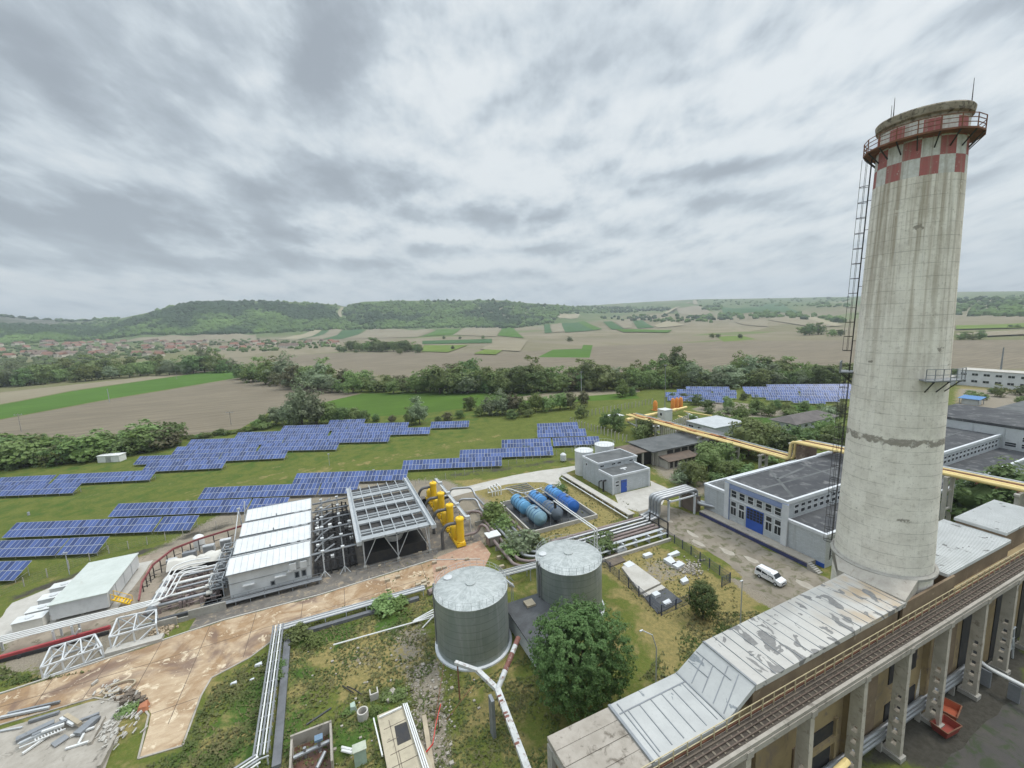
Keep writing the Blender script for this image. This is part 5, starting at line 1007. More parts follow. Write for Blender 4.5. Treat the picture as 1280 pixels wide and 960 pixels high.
# hall beyond, behind the chimney
hb = thing('cross_hall', 'tall white and grey hall across the far end of the workshop hall', 'building', (163, 45, 0))
MB().box(163.1, 186, 20, 66, 0, 11.6).build('wall', mat('hall_panels', (.52, .54, .55), (.44, .46, .47), .25, .8, 0, .2, (.36, .37, .37), .3), hb)
MB().box(163, 186.2, 19.8, 66.2, 11.603, 12.3).build('roof', M['bitumen'], hb)
for i in range(6):
    for z in (7.3, 9.1):
        win(hb, 'x-', 46.6-i*3.0, z, 2.1, 1.15, 163.1, 1, 2)
        if i < 1: break
m = MB()
for y in (30, 36, 42, 48, 54, 60): m.box(162.95, 163.09, y-.15, y+.15, 0, 11.5)
m.build('panel_joint', M['pale_grey'], hb)
# more roofs at the right edge
def block(name, label, x0, x1, y0, y1, h, wall, roof, wx=(), wy=(), nw=0):
    r_ = thing(name, label, 'building', (x0, y0, 0)); MB().box(x0, x1, y0, y1, 0, h).build('wall', M[wall], r_); m = MB(); m.box(x0-.25, x1+.25, y0-.25, y1+.25, h+.003, h+.3); m.build('roof', M[roof], r_)
    for z in wx:
        k = max(1, int((y1-y0)/4)); [win(r_, 'x-', y0+(i+.5)*(y1-y0)/k, z, 2.4, 1.3, x0, 2, 1) for i in range(k)]
    for z in wy:
        k = max(1, int((x1-x0)/4)); [win(r_, 'y-', x0+(i+.5)*(x1-x0)/k, z, 2.4, 1.3, y0, 2, 1) for i in range(k)]
    return r_
block('office_block', 'pale two storey block with dark window bands behind the cross hall', 204, 240, 46, 64, 8.2, 'trim_white', 'bitumen_grey', (5.8, 2.6), (5.8, 2.6))
block('white_annex', 'small plain white annex between the cross hall and the office block', 196, 203.5, 57, 69, 6.2, 'trim_white', 'pale_concrete')
block('small_white_hut', 'small white flat hut just right of the chimney', 188, 195, 74, 80, 3.2, 'trim_white', 'white_roof')
block('far_white_block', 'long white two storey block with window bands at the far right', 316, 326, 82, 113, 8.2, 'trim_white', 'pale_concrete', (6.2, 2.6))
block('far_flat_shed', 'flat grey shed roof beside the far white block', 300, 316, 113.5, 126, 4.5, 'pale_grey', 'pale_concrete')
block('long_low_store', 'long low brownish store with flat rusty roof at the right edge', 215, 222, 50, 84, 2.6, 'old_concrete', 'rust')
q = P(1214, 505); r_ = thing('blue_shelter', 'small open shelter with bright blue roof near the far trees', 'shelter', q); m = MB()
for dx in (-2.5, 2.5):
    for dy in (-3, 3): m.box(q.x+dx-.1, q.x+dx+.1, q.y+dy-.1, q.y+dy+.1, 0, 2.6)
m.build('post', M['mid_grey'], r_); m = MB(); m.hexa([(q.x-3, q.y-3.6, 2.5), (q.x+3, q.y-3.6, 3.2), (q.x+3, q.y+3.6, 3.2), (q.x-3, q.y+3.6, 2.5), (q.x-3, q.y-3.6, 2.65), (q.x+3, q.y-3.6, 3.35), (q.x+3, q.y+3.6, 3.35), (q.x-3, q.y+3.6, 2.65)]); m.build('roof', mat('shelter_blue', (.10, .22, .42), (.08, .18, .36)), r_); MB().box(q.x-1.9, q.x+1.6, q.y-2.6, q.y+2.6, 0, 2.2).build('back_wall', M['white_metal'], r_)
q = P(1250, 470); lone(MB().tube([(q.x, q.y, 0), (q.x, q.y, 17)], [.5, .3], 8), 'mast', M['mid_grey'], 'thin dark mast rising behind the far white block', 'mast')
lb = thing('low_bungalow', 'low pale bungalow with dark hipped roof among the thicket trees', 'building', (156, 98, 0)); MB().box(156, 180, 98, 107, 0, 3).build('wall', M['trim_white'], lb)
m = MB(); m.add([(155, 97, 3), (181, 97, 3), (181, 108, 3), (155, 108, 3), (160, 102.5, 5), (176, 102.5, 5)], [(0, 1, 5, 4), (1, 2, 5), (2, 3, 4, 5), (3, 0, 4), (3, 2, 1, 0)]); m.build('roof', mat('old_roof', (.14, .125, .12), (.1, .09, .085), .4, .9), lb)
for i in range(6): win(lb, 'y-', 158.5+i*3.8, 1.6, 1.6, 1.2, 98, 2, 1)
for i in range(2): win(lb, 'x-', 100.5+i*4, 1.6, 1.4, 1.2, 156, 2, 1)

# ================================================================== SMALL PUMP HOUSE WITH BLUE DOOR, WHITE TANKS
sb = thing('pump_house', 'small two level grey pump house with blue door beside two white tanks', 'building', (64.3, 84.6, 0))
MB().box(64.4, 77.2, 90.9, 98.2, 0, 6.2).build('upper_wall', M['brick_grey'], sb); MB().box(64.4, 76.2, 84.8, 90.895, 0, 4.6).build('lower_wall', M['brick_grey'], sb)
MB().box(64.7, 77, 91.1, 98, 6.2, 6.28).build('upper_roof', M['bitumen_grey'], sb); MB().box(64.7, 76, 85, 90.8, 4.6, 4.68).build('lower_roof', M['bitumen_grey'], sb)
m = MB(); parapet(m, 64.25, 77.35, 90.75, 98.35, 6.0, .5, .3); m.box(64.25, 64.55, 84.65, 90.74, 4.4, 4.95); m.box(75.9, 76.35, 84.65, 90.74, 4.4, 4.95); m.box(64.56, 75.9, 84.65, 84.95, 4.4, 4.95); m.build('parapet', M['trim_white'], sb)
m = MB(); m.box(64.2, 64.65, 84.55, 84.8, 0, 4.4); m.box(75.8, 76.3, 84.6, 84.8, 0, 4.4); m.build('corner_pier', M['trim_white'], sb)
d_ = MB().box(67.0, 68.8, 84.72, 84.8, 0, 3.3).build('door', M['blue_paint'], sb); MB().box(67.15, 68.65, 84.69, 84.719, 2.7, 3.15).build('transom', mat('door_light', (.08, .12, .3), (.07, .1, .25), 1, .2), d_); MB().box(68.5, 68.6, 84.66, 84.72, 1.2, 1.45).build('handle', M['pale_grey'], d_)
for z in (3.1, 2.2): win(sb, 'y-', 65.8, z, 1.1, .5, 84.8, 1, 1)
for x in (65.6, 69.3, 71.2, 75.2): win(sb, 'y-', x, 5.45, 1.3, .5, 90.9, 1, 1)
for y, z in ((96.3, 4.6),): win(sb, 'x-', y, z, .7, .7, 64.4, 1, 1)
m = MB(); m.tube(bent([(63.6, 87.6, 0), (63.6, 87.6, 2.9), (64.4, 87.6, 2.9)], .4), .22, 8); m.tube(bent([(63.4, 89.2, 0), (63.4, 89.2, 2.3), (64.4, 89.2, 2.3)], .4), .14, 8); m.build('wall_pipe', M['black_steel'], sb)
m = MB(); m.box(69.5, 71.5, 88, 88.5, 4.7, 4.95); m.box(70, 70.5, 87.2, 88, 4.7, 4.9); m.build('roof_scrap', M['white_metal'], sb)
def vtank(name, label, x, y, r, h, matl, dome=.4):
    t_ = thing(name, label, 'tank', (x, y, 0)); MB().lathe([(r, 0), (r, h)], 40, (x, y)).build('shell', matl, t_, True)
    MB().lathe([(r+.06, h-.02), (r+.06, h+.08), (r*.5, h+dome*.75), (.02, h+dome)], 40, (x, y)).build('roof', M['white_roof'], t_, True)
    m = MB(); 
    for i in range(20):
        a = 2*math.pi*i/20; b = 2*math.pi*(i+1)/20; p = Vector((x+r*math.cos(a), y+r*math.sin(a), h+.08)); q = Vector((x+r*math.cos(b), y+r*math.sin(b), h+.08)); m.bar(p, p+Vector((0, 0, .9)), .035); m.bar(p+Vector((0, 0, .9)), q+Vector((0, 0, .9)), .035)
    m.build('railing', M['pale_grey'], t_); return t_
vtank('white_tank', 'tall white round tank touching the left wall of the pump house', 66.8, 101.2, 2.6, 6.9, M['white_metal']); vtank('white_tank', 'white round tank behind the pump house, the right one of two', 76.2, 104.3, 2.9, 6.4, M['white_metal'])
r_ = thing('white_vessel', 'small upright white vessel alone in the grass left of the white tanks', 'vessel', (66.9, 113, 0)); MB().lathe([(.3, .0), (.5, .05), (.95, .5), (.95, 2.3), (.5, 2.75), (.05, 2.85)], 20, (66.9, 113)).build('shell', M['white_metal'], r_, True)
# derelict shed
sh = thing('derelict_shed', 'derelict long shed with dark flat roof and open window bays behind the pump house', 'building', (88, 94, 0))
MB().box(88.8, 118, 95.2, 104.5, 0, 4.6).build('wall', M['pale_concrete'], sh); m = MB(); m.hexa([(86.2, 94.6, 4.6), (120, 94.6, 4.6), (120, 106, 4.9), (86.2, 106, 4.9), (86.2, 94.6, 4.9), (120, 94.6, 4.9), (120, 106, 5.2), (86.2, 106, 5.2)]); m.build('roof', M['bitumen_grey'], sh)
m = MB()
for i in range(9): m.box(92.3+i*2.9, 94.6+i*2.9, 95.1, 95.22, 2.2, 4.2)
m.build('window_bay', M['black_steel'], sh)
m = MB(); m.box(80.5, 88.78, 96.6, 105, 4.3, 4.6); m.box(80.5, 80.8, 96.6, 105, 3.9, 4.3); m.build('canopy', mat('canopy_rust', (.16, .125, .1), (.11, .09, .075), .5, .9, 0, .2, (.3, .26, .2), .3), sh)
for x, y in ((81, 97), (84.6, 97), (88.2, 96.6), (81, 104.6), (85, 104.6)): MB().box(x-.22, x+.22, y-.22, y+.22, 0, 4.3).build('post', M['pale_concrete'], sh)
MB().box(86, 88.7, 98, 104, 0, 4.2).build('dark_bay', M['black_steel'], sh)
m = MB(); m.box(89.2, 100.5, 91.6, 95.08, 0, 2.3); m.build('annex_wall', M['pale_concrete'], sh); m = MB(); m.hexa([(88.9, 91.0, 2.3), (100.8, 91.0, 2.3), (100.8, 95.08, 3.0), (88.9, 95.08, 3.0), (88.9, 91.0, 2.45), (100.8, 91.0, 2.45), (100.8, 95.08, 3.15), (88.9, 95.08, 3.15)]); m.build('annex_roof', mat('annex_rust', (.15, .11, .085), (.1, .08, .065), .5, .9), sh)
m = MB()
for i in range(6): m.box(90+i*1.75, 91+i*1.75, 91.5, 91.62, .3, 2.0)
m.build('annex_opening', M['black_steel'], sh)
gh = thing('guard_hut', 'tiny pale hut with black roof at the corner of the workshop hall', 'building', P(888, 620)); q = P(880, 619); MB().box(q.x, q.x+3.6, q.y-2.8, q.y, 0, 2.6).build('wall', M['ochre_wall'] if False else M['pale_concrete'], gh); MB().box(q.x-.2, q.x+3.8, q.y-3, q.y+.2, 2.603, 2.85).build('roof', M['bitumen'], gh)
for y in (q.y-.8, q.y-2.0): win(gh, 'x-', y, 1.3, .6, 1.2, q.x, 1, 1)

# ================================================================== YELLOW PIPE BRIDGE AND GAS STATION
yb = thing('pipe_bridge', 'long bridge of yellow and orange pipes on tall concrete trestles', 'pipe bridge', (107, 100, 0))
zl_ = 6.6
for k, (dx, mt, r_) in enumerate([(0, 'pipe_yellow', .36), (1.25, 'pipe_yellow', .32), (2.4, 'rust', .28), (3.4, 'pipe_yellow', .26), (4.5, 'clad_pipe', .3)]):
    pts = [(106.2+dx, 131, zl_), (107.2+dx, 70.4-dx*.3, zl_), (107.2+dx, 67.6-dx*.3, zl_+.2), (107.2+dx, 66.9-dx*.3, 11.4-.0), (108.2+dx, 60, 11.4), (112.5+dx, 22, 11.4)]
    MB().tube(bent([pts[0], pts[1], (107.2+dx, 68.4-dx*.3, zl_), (107.4+dx, 68.2-dx*.3, 11.4), pts[5]], 1.2), r_, 9).build('pipe', M[mt], yb, True)
m = MB()
for i in range(40): y = 129-i*2.6; z = zl_ if y > 68.5 else 11.4; x = 106.4+(131-y)*.017 if y > 68.5 else 107.6+(68-y)*.108; m.box(x-.4, x+5.0, y-.08, y+.08, z-.72, z-.5)
m.build('cross_beam', M['rust'], yb)
m = MB()
for i in range(12): y = 128-i*3.6-random.random()*2; x = 107+random.random()*2.2; m.box(x, x+random.uniform(.5, 1.2), y-random.uniform(2, 5), y, zl_+.30, zl_+.46)
m.build('loose_sheeting', mat('rust_orange', (.46, .22, .09), (.36, .16, .07), .8, .8), yb)
def trestle(x, y, z1):
    for dx in (0, 2.6): MB().box(x+dx-.25, x+dx+.25, y-.3, y+.3, 0, z1).build('leg', M['pale_concrete'], yb)
    m = MB(); m.box(x-.6, x+4.2, y-.35, y+.35, z1+.003, z1+.4); m.box(x+.26, x+2.34, y-.2, y+.2, z1*.35, z1*.35+.35); m.box(x+.26, x+2.34, y-.2, y+.2, z1*.72, z1*.72+.3); m.build('crosshead', M['pale_concrete'], yb)
for y in (126, 116, 106, 97, 86.5, 84.8, 76): trestle(106.9, y, 5.4)
for y in (30, 39.6, 68.9): trestle(108.5 if y > 45 else 111, y, 10.3)
m = MB(); m.box(108.3, 113, 65.2, 67.4, 6.2, 11.0); m.build('rusted_box', mat('rusted_cover', (.22, .16, .12), (.15, .11, .085), .8, .9, 0, .2, (.36, .3, .22), .35), yb)
# pipe going right behind the chimney, and the gas station's own lines
gs = thing('gas_pipework', 'low yellow pipework of the gas station on short supports', 'pipe', (110, 130, 0))
def gp(a, b, z, r_, mt='pipe_yellow', bend=None):
    p, q = P(*a, z), P(*b, z); MB().tube([p, q], r_, 9).build('pipe', M[mt], gs, True)
gp((783, 525), (846, 512), 2.4, .75); gp((846, 512), (858, 509), 2.6, .55); gp((782, 526), (800, 535), 1.2, .3, 'clad_pipe'); gp((793, 535), (822, 546), 1.2, .38); gp((798, 529), (824, 543), 1.4, .3, 'pipe_white'); gp((800, 540), (818, 548), .9, .4); gp((805, 531), (838, 527), 1.2, .25); gp((815, 537), (832, 531), 1.2, .25); gp((855, 514), (890, 520), 2.2, .3); gp((858, 516), (872, 522), 1.5, .3, 'pipe_white'); gp((805, 528), (815, 534), 1.0, .3, 'pipe_white'); gp((812, 525), (826, 532), 1.0, .25, 'clad_pipe'); gp((822, 523), (840, 530), 1.1, .3); gp((836, 534), (862, 527), 1.3, .28, 'pipe_brown'); gp((832, 538), (858, 532), 1.3, .28, 'pipe_brown'); gp((848, 520), (862, 525), 1.2, .3)
m = MB()
for i in range(14): q = P(786+i*4.5, 527-i*.9); m.box(q.x-.15, q.x+.15, q.y-.15, q.y+.15, 0, 1.8)
for i in range(14): q = P(826+i*2.6, 549-i*1.1); m.box(q.x-.2, q.x+.2, q.y-.2, q.y+.2, 0, 5.2)
m.build('supports', M['pale_concrete'], gs)
def filt(px, py, hp, label, w_):
    q = P(px, py); h = pxh(q, hp); r_ = thing('gas_filter', label, 'vessel', q, None)
    for i in range(w_): x = q.x+i*2.4; MB().lathe([(.4, .2), (1.0, .6), (1.0, h*.8), (.5, h), (.05, h+.1)], 16, (x, q.y)).build('vessel', M['orange_paint'], r_, True)
    m = MB(); m.box(q.x-1.2, q.x+(w_-1)*2.4+1.2, q.y-1.2, q.y+1.2, 0, .3); m.box(q.x-1.2, q.x+(w_-1)*2.4+1.2, q.y-.2, q.y+.2, h*.5, h*.5+.3); m.build('frame', M['orange_paint'], r_)
filt(819, 513, 12, 'single orange gas filter column at the gas station', 1); filt(841, 512, 14, 'group of orange gas filter columns at the gas station', 3)
for px, py, w_, h_, lab in [(831, 525, 4.2, 4.6, 'white gas station cabin standing under the mast'), (819, 537, 3.4, 1.6, 'white low box in front of the gas pipework'), (769, 527, 5.5, 2.6, 'small flat white canopy among the gas station trees')]:
    q = P(px, py); r_ = thing('gas_cabin', lab, 'cabin', q)
    if 'canopy' in lab:
        m = MB(); [m.box(q.x+dx-.1, q.x+dx+.1, q.y+dy-.1, q.y+dy+.1, 0, 2.5) for dx in (-2.2, 2.2) for dy in (-1.8, 1.8)]; m.build('post', M['white_metal'], r_)
        MB().box(q.x-3, q.x+3, q.y-2.4, q.y+2.4, 2.503, 2.8).build('roof', M['white_roof'], r_)
    else:
        MB().box(q.x-w_/2, q.x+w_/2, q.y-w_/2, q.y+w_/2, 0, h_).build('wall', M['white_metal'], r_); MB().box(q.x-w_/2-.1, q.x+w_/2+.1, q.y-w_/2-.1, q.y+w_/2+.1, h_+.003, h_+.15).build('roof', M['white_roof'], r_)
        if h_ > 3: win(r_, 'x-', q.y, h_*.6, 1.2, 1.2, q.x-w_/2, 1, 1)
block('metering_house', 'flat grey metering house on the right of the gas station', 127, 143, 108, 121, 3.2, 'pale_grey', 'pale_grey', (1.7,), ())
for px, py, hp, lab in [(727, 506, 40, 'thin pale lamp mast in the meadow behind the panels'), (831, 520, 62, 'tall thin dark mast in the gas station')]:
    q = P(px, py); h = pxh(q, hp); r_ = thing('lamp_mast', lab, 'mast', q); MB().tube([q, q+Vector((0, 0, h))], [.22, .1], 7).build('shaft', M['pale_grey'] if 'pale' in lab else M['mid_grey'], r_); MB().box(q.x-.6, q.x+.6, q.y-.3, q.y+.3, h, h+.35).build('lamp_head', M['mid_grey'], r_)

# ================================================================== ROADS AND PAVED SHEETS
def sheet(name, px, z, matl, world=False, jit=0., sub=2.0):
    pts = [Vector((q[0], q[1], z)) for q in px] if world else [P(a, b, z) for a, b in px]
    if jit:
        out = []
        for a, b in zip(pts, pts[1:]+pts[:1]):
            n = max(1, int((b-a).length/sub)); nn = Vector((-(b-a).y, (b-a).x, 0)).normalized()
            out += [a.lerp(b, i/n)+nn*random.uniform(-jit, jit)*(1 if i else .3) for i in range(n)]
        pts = out
    m = MB(); m.add(pts, [tuple(range(len(pts)))]); o = m.build(name, matl)
    if o.data.polygons[0].normal.z < 0: o.data.flip_normals()
    return struct(o)
def rust_road():
    t = NT('rusty_concrete'); o = t.pos(); n1 = t.noise(o, .16, 7, .66, .8); n2 = t.noise(t.scale(o, (.35, .9, 1)), 1, 6, .7, .4); n3 = t.noise(o, 4.5, 4, .75); n4 = t.noise(o, .09, 5, .6, .5); n5 = t.noise(o, .5, 6, .7, 1.2)
    c = t.mix(t.ramp(n2, .3, .7), (.49, .385, .265), (.36, .26, .165)); c = t.mix(t.ramp(n1, .42, .6), c, t.mix(t.ramp(n5, .35, .65), (.31, .205, .115), (.245, .155, .085))); c = t.mix(t.ramp(n4, .52, .64, 0, .8), c, (.15, .10, .08)); c = t.mix(t.ramp(n5, .56, .64, 0, .9), c, (.60, .50, .36)); c = t.mix(t.ramp(n3, .5, .8, 0, .45), c, (.2, .15, .11))
    t.bump(n3, .25, .04); return t.done(c, .85, 0, .25)
rr_ = rust_road()
road = sheet('concrete_road', [(-44, 72.0), (-41, 72.1), (-32.3, 73.2), (-17.5, 75.2), (-3.6, 75.0), (16, 76.6), (20, 75.5), (24.2, 72.5), (24, 69.5), (14.2, 68.9), (-9.4, 68.9), (-10.2, 66.5), (-12.5, 64.6), (-16.6, 62.9), (-17.6, 60), (-17.9, 53), (-21.6, 53.6), (-22.3, 59.6), (-23.8, 62.2), (-26.8, 64.0), (-29.6, 66), (-38.5, 66.2), (-60, 66.2), (-60, 72)], .03, rr_, True, .16, 1.6)
jm = mat('joint_tar', (.12, .09, .07), None, 1, .9); m = MB()
for x0, y0, x1, y1 in [(-36, 66.3, -36.3, 72.4), (-31, 66.3, -30.6, 73.3), (-25.5, 63.5, -25, 74.2), (-20, 57, -19.2, 75), (-13.5, 64.9, -13, 75.3), (-6.5, 69, -6.2, 75), (0, 69, .2, 75.2), (6.8, 69, 7, 75.8), (13.6, 69, 13.8, 76.4), (-60, 69.3, -25, 69.6), (-25, 69.6, 14, 71.6), (-22.3, 59.6, -17.7, 59.8)]: m.bar((x0, y0, .032), (x1, y1, .032), .07, .012)
struct(m.build('road_joints', jm))
def kerb(name, pts, w=.22, h=.14, matl='pale_concrete'):
    m = MB(); [m.bar((a[0], a[1], h/2), (b[0], b[1], h/2), w, h) for a, b in zip(pts, pts[1:])]; return struct(m.build(name, M[matl]))
kerb('kerb', [(-60, 72.2), (-41, 72.3), (-32.3, 73.4), (-17.5, 75.4), (-3.6, 75.2), (16, 76.8), (24.3, 72.7)]); kerb('kerb', [(-9.6, 68.7), (-10.4, 66.4), (-12.7, 64.4), (-16.8, 62.7), (-17.4, 60), (-17.7, 53), (-21.7, 53.4), (-22.5, 59.5), (-24, 62), (-27, 63.8), (-29.7, 65.8), (-38.5, 66), (-60, 66)], .2, .1, 'old_concrete')
sheet('scrap_slab', [(0, 912), (110, 878), (155, 868), (170, 880), (148, 905), (140, 935), (130, 965), (0, 985), (-60, 1000), (-60, 930)], .05, M['old_concrete'], False, .08)
sheet('concrete_path', [(31.7, 108.6), (47.7, 110.0), (56, 109.6), (62.5, 108.5), (68, 107.9), (70, 106), (66, 104.9), (61, 103.6), (58.4, 101.4), (57.2, 98), (55.2, 92.2), (53.4, 93.2), (54.5, 97.5), (53.5, 100.8), (50, 103), (44, 104.6), (31.5, 104.4), (20, 102), (20, 106)], .02, M['pale_concrete'], True, .05)
sheet('house_apron', [(64.8, 84.5), (61.6, 78.5), (63.5, 74.2), (71, 74.5), (79, 80.5), (79, 87.5), (76.5, 84.5)], .018, M['pale_concrete'], True, .12)
sheet('gravel_road', [(63.3, 74), (60.8, 68), (62.5, 62), (63.7, 55), (62.6, 48), (60.5, 44), (60.2, 38), (61, 30.5), (66, 30), (72, 31), (74.1, 40), (74.1, 66), (72, 72), (70, 75)], .012, mat('road_gravel', (.255, .225, .18), (.19, .165, .13), .25, .95, 0, .1, (.12, .115, .07), .4, bump=.3), True, .5, 1.5)
m = MB()
for x, y in [(66.5, 68), (66.2, 61), (66.6, 53), (64.5, 58), (68.3, 49), (63.6, 70), (66.2, 44), (69, 40)]: a = random.random()*3; m.add([(x+random.uniform(.5, 1.3)*math.cos(a+k*.9)*.8, y+random.uniform(.6, 1.5)*math.sin(a+k*.9)*1.5, .02) for k in range(7)], [tuple(range(7))])
struct(m.build('road_patches', mat('worn_patch', (.36, .33, .28), (.3, .27, .22), .8, .9)))
sheet('pipe_yard', [(-46, 80.6), (-22, 80.8), (-19, 81), (-19, 108), (-30, 108), (-46, 104)], .02, mat('yard_dust', (.30, .255, .20), (.22, .18, .14), .4, .95, 0, .1, (.12, .11, .07), .36), True, .3)
sheet('plant_slab', [(-22, 75.3), (-3.6, 75.3), (16, 76.9), (18, 79.2), (27.5, 79.5), (27.5, 108), (-18.5, 110)], .02, mat('slab_oily', (.17, .155, .135), (.115, .105, .095), .5, .9, 0, .2, (.28, .23, .17), .38), True, .1)
sheet('container_yard', [(-50, 84), (-43, 85.4), (-34.5, 86.5), (-34, 103.5), (-45, 103.5), (-52, 98)], .026, M['pale_concrete'], True, .15)
sheet('asphalt_yard', [(30, -10), (38, 12), (42, 16.5), (100, 16.5), (130, 10), (120, -30)], .014, mat('wet_asphalt', (.055, .052, .048), (.075, .068, .058), .2, .75, 0, .3, (.035, .05, .02), .42), True, .25)

# ================================================================== TWO STEEL TANKS
def tank_mat():
    t = NT('tank_steel'); o = t.obj(); x, y, z = t.sep(o); ang = t.math('ARCTAN2', y, x); cv = t.n('ShaderNodeCombineXYZ'); t.l(t.math('MULTIPLY', ang, 5), cv.inputs[0]); t.l(z, cv.inputs[1])
    n1 = t.noise(cv.outputs[0], .3, 5, .6); n2 = t.noise(t.scale(cv.outputs[0], (1.6, .09, 1)), 1, 5, .6, .3); n3 = t.noise(cv.outputs[0], 1.6, 5, .7)
    c = t.mix(t.ramp(n1, .3, .7), (.20, .235, .215), (.26, .29, .272)); c = t.mix(t.ramp(n2, .48, .66, 0, .55), c, (.33, .345, .34)); c = t.mix(t.ramp(n3, .55, .75, 0, .45), c, (.12, .14, .125))
    jz = t.math('ABSOLUTE', t.math('SUBTRACT', t.math('FRACT', t.math('MULTIPLY', z, 1/1.05)), .5)); c = t.mix(t.ramp(jz, .46, .49, 0, .6), c, (.07, .08, .08))
    return t.done(c, t.math('MULTIPLY_ADD', n3, .2, .3), .28, .5)
def tank_roof_mat():
    t = NT('tank_roof'); o = t.obj(); x, y, z = t.sep(o); ang = t.math('ARCTAN2', y, x); r_ = t.math('SQRT', t.math('ADD', t.math('MULTIPLY', x, x), t.math('MULTIPLY', y, y))); cv = t.n('ShaderNodeCombineXYZ'); t.l(t.math('MULTIPLY', ang, 3), cv.inputs[0]); t.l(t.math('MULTIPLY', r_, .5), cv.inputs[1])
    n1 = t.noise(cv.outputs[0], 1.6, 6, .7, .8); n2 = t.noise(o, .7, 6, .7); c = t.mix(t.ramp(n1, .36, .62), (.31, .335, .325), (.45, .475, .465)); c = t.mix(t.ramp(n2, .5, .7, 0, .6), c, (.53, .55, .53)); c = t.mix(t.ramp(n2, .28, .4, .5, 0), c, (.24, .25, .22))
    s = t.math('ABSOLUTE', t.math('SUBTRACT', t.math('FRACT', t.math('MULTIPLY', ang, 20/6.2832)), .5)); c = t.mix(t.ramp(s, .46, .49, 0, .5), c, (.22, .23, .22))
    return t.done(c, .5, .3, .5)
tm_, trm = tank_mat(), tank_roof_mat()
def big_tank(x, y, r, h, label, hatch_a):
    t_ = thing('storage_tank', label, 'tank', (x, y, 0)); MB().lathe([(r, .25), (r, h)], 72, (x, y)).build('shell', tm_, t_, True)
    MB().lathe([(r+.38, 0), (r+.38, .24), (r-.1, .26)], 60, (x, y)).build('base_ring', M['trim_white'], t_, True)
    MB().lathe([(r+.05, h-.12), (r+.07, h), (r*.55, h+.38), (.03, h+.62)], 60, (x, y)).build('roof', trm, t_, True)
    m = MB(); k = 30
    for i in range(k):
        a = 2*math.pi*i/k; b = 2*math.pi*(i+1)/k; p = Vector((x+(r-.08)*math.cos(a), y+(r-.08)*math.sin(a), h+.02)); q = Vector((x+(r-.08)*math.cos(b), y+(r-.08)*math.sin(b), h+.02)); m.bar(p, p+Vector((0, 0, 1.0)), .035)
        for f in (.5, 1.0): m.bar(p+Vector((0, 0, f)), q+Vector((0, 0, f)), .026)
    m.build('railing', M['pale_grey'], t_)
    a = hatch_a; c = Vector((x+(r-1.1)*math.cos(a), y+(r-1.1)*math.sin(a), h+.12)); MB().lathe([(.55, h), (.55, h+.32), (.62, h+.34), (.05, h+.5)], 20, (c.x, c.y)).build('hatch', M['white_metal'], t_, True)
    MB().lathe([(.7, h+.55), (.7, h+.7), (.05, h+.72)], 24, (x, y)).build('vent', trm, t_, True)
    m = MB(); p0 = Vector((x+(r+.15)*math.cos(a+.5), y+(r+.15)*math.sin(a+.5), .2)); m.tube([p0, p0+Vector((0, 0, h+.4))], .14, 8); p0 = Vector((x+(r+.15)*math.cos(a+.62), y+(r+.15)*math.sin(a+.62), .2)); m.tube([p0, p0+Vector((0, 0, h+.3))], .1, 8); m.build('fill_pipe', M['clad_pipe'], t_)
    return t_
big_tank(16.2, 53.2, 5.05, 8.4, 'big round green grey steel tank, the near left one of two', 2.2); big_tank(32.2, 53.5, 5.05, 8.4, 'big round grey steel tank, the right one behind the chestnut', 2.6)
# stair between the tanks
st = thing('tank_stair', 'steep pale steel stair leading up between the two round tanks', 'stair', (22, 56, 0)); m = MB()
for s in (0, .9): m.bar((24.6, 57.5+s, 3.2), (20.6, 54.7+s, 8.3), .09, .2); m.bar((24.6, 57.5+s, 4.2), (20.6, 54.7+s, 9.3), .06)
m.build('stringer', M['pale_grey'], st); m = MB()
for i in range(16): k = i/16; m.box(24.5-4*k-.15, 24.5-4*k+.15, 57.5-2.8*k, 58.4-2.8*k, 3.3+5.1*k, 3.34+5.1*k)
m.build('tread', M['pale_grey'], st); m = MB(); [m.bar((24.4, y, 0), (24.4, y, 3.3), .1) for y in (57.6, 58.3)]; m.build('support', M['pale_grey'], st)
ds = thing('dark_shed', 'low dark flat roofed shed squeezed between the tanks and the chestnut', 'building', (21.6, 44.5, 0)); MB().box(21.8, 27.2, 45.0, 54, 0, 2.9).build('wall', M['trim_white'], ds); MB().hexa([(21.4, 44.6, 2.9), (27.5, 44.6, 2.9), (27.5, 54.4, 3.0), (21.4, 54.4, 3.0), (21.4, 44.6, 3.1), (27.5, 44.6, 3.1), (27.5, 54.4, 3.2), (21.4, 54.4, 3.2)]).build('roof', M['dark_grey'], ds)
for x in (23.2, 25.6): win(ds, 'y-', x, 1.6, 1.0, .9, 45.0, 2, 1)
MB().box(24.2, 25.6, 52.0, 53.4, 3.2, 3.5).build('roof_hatch', M['plank_pale'], ds)
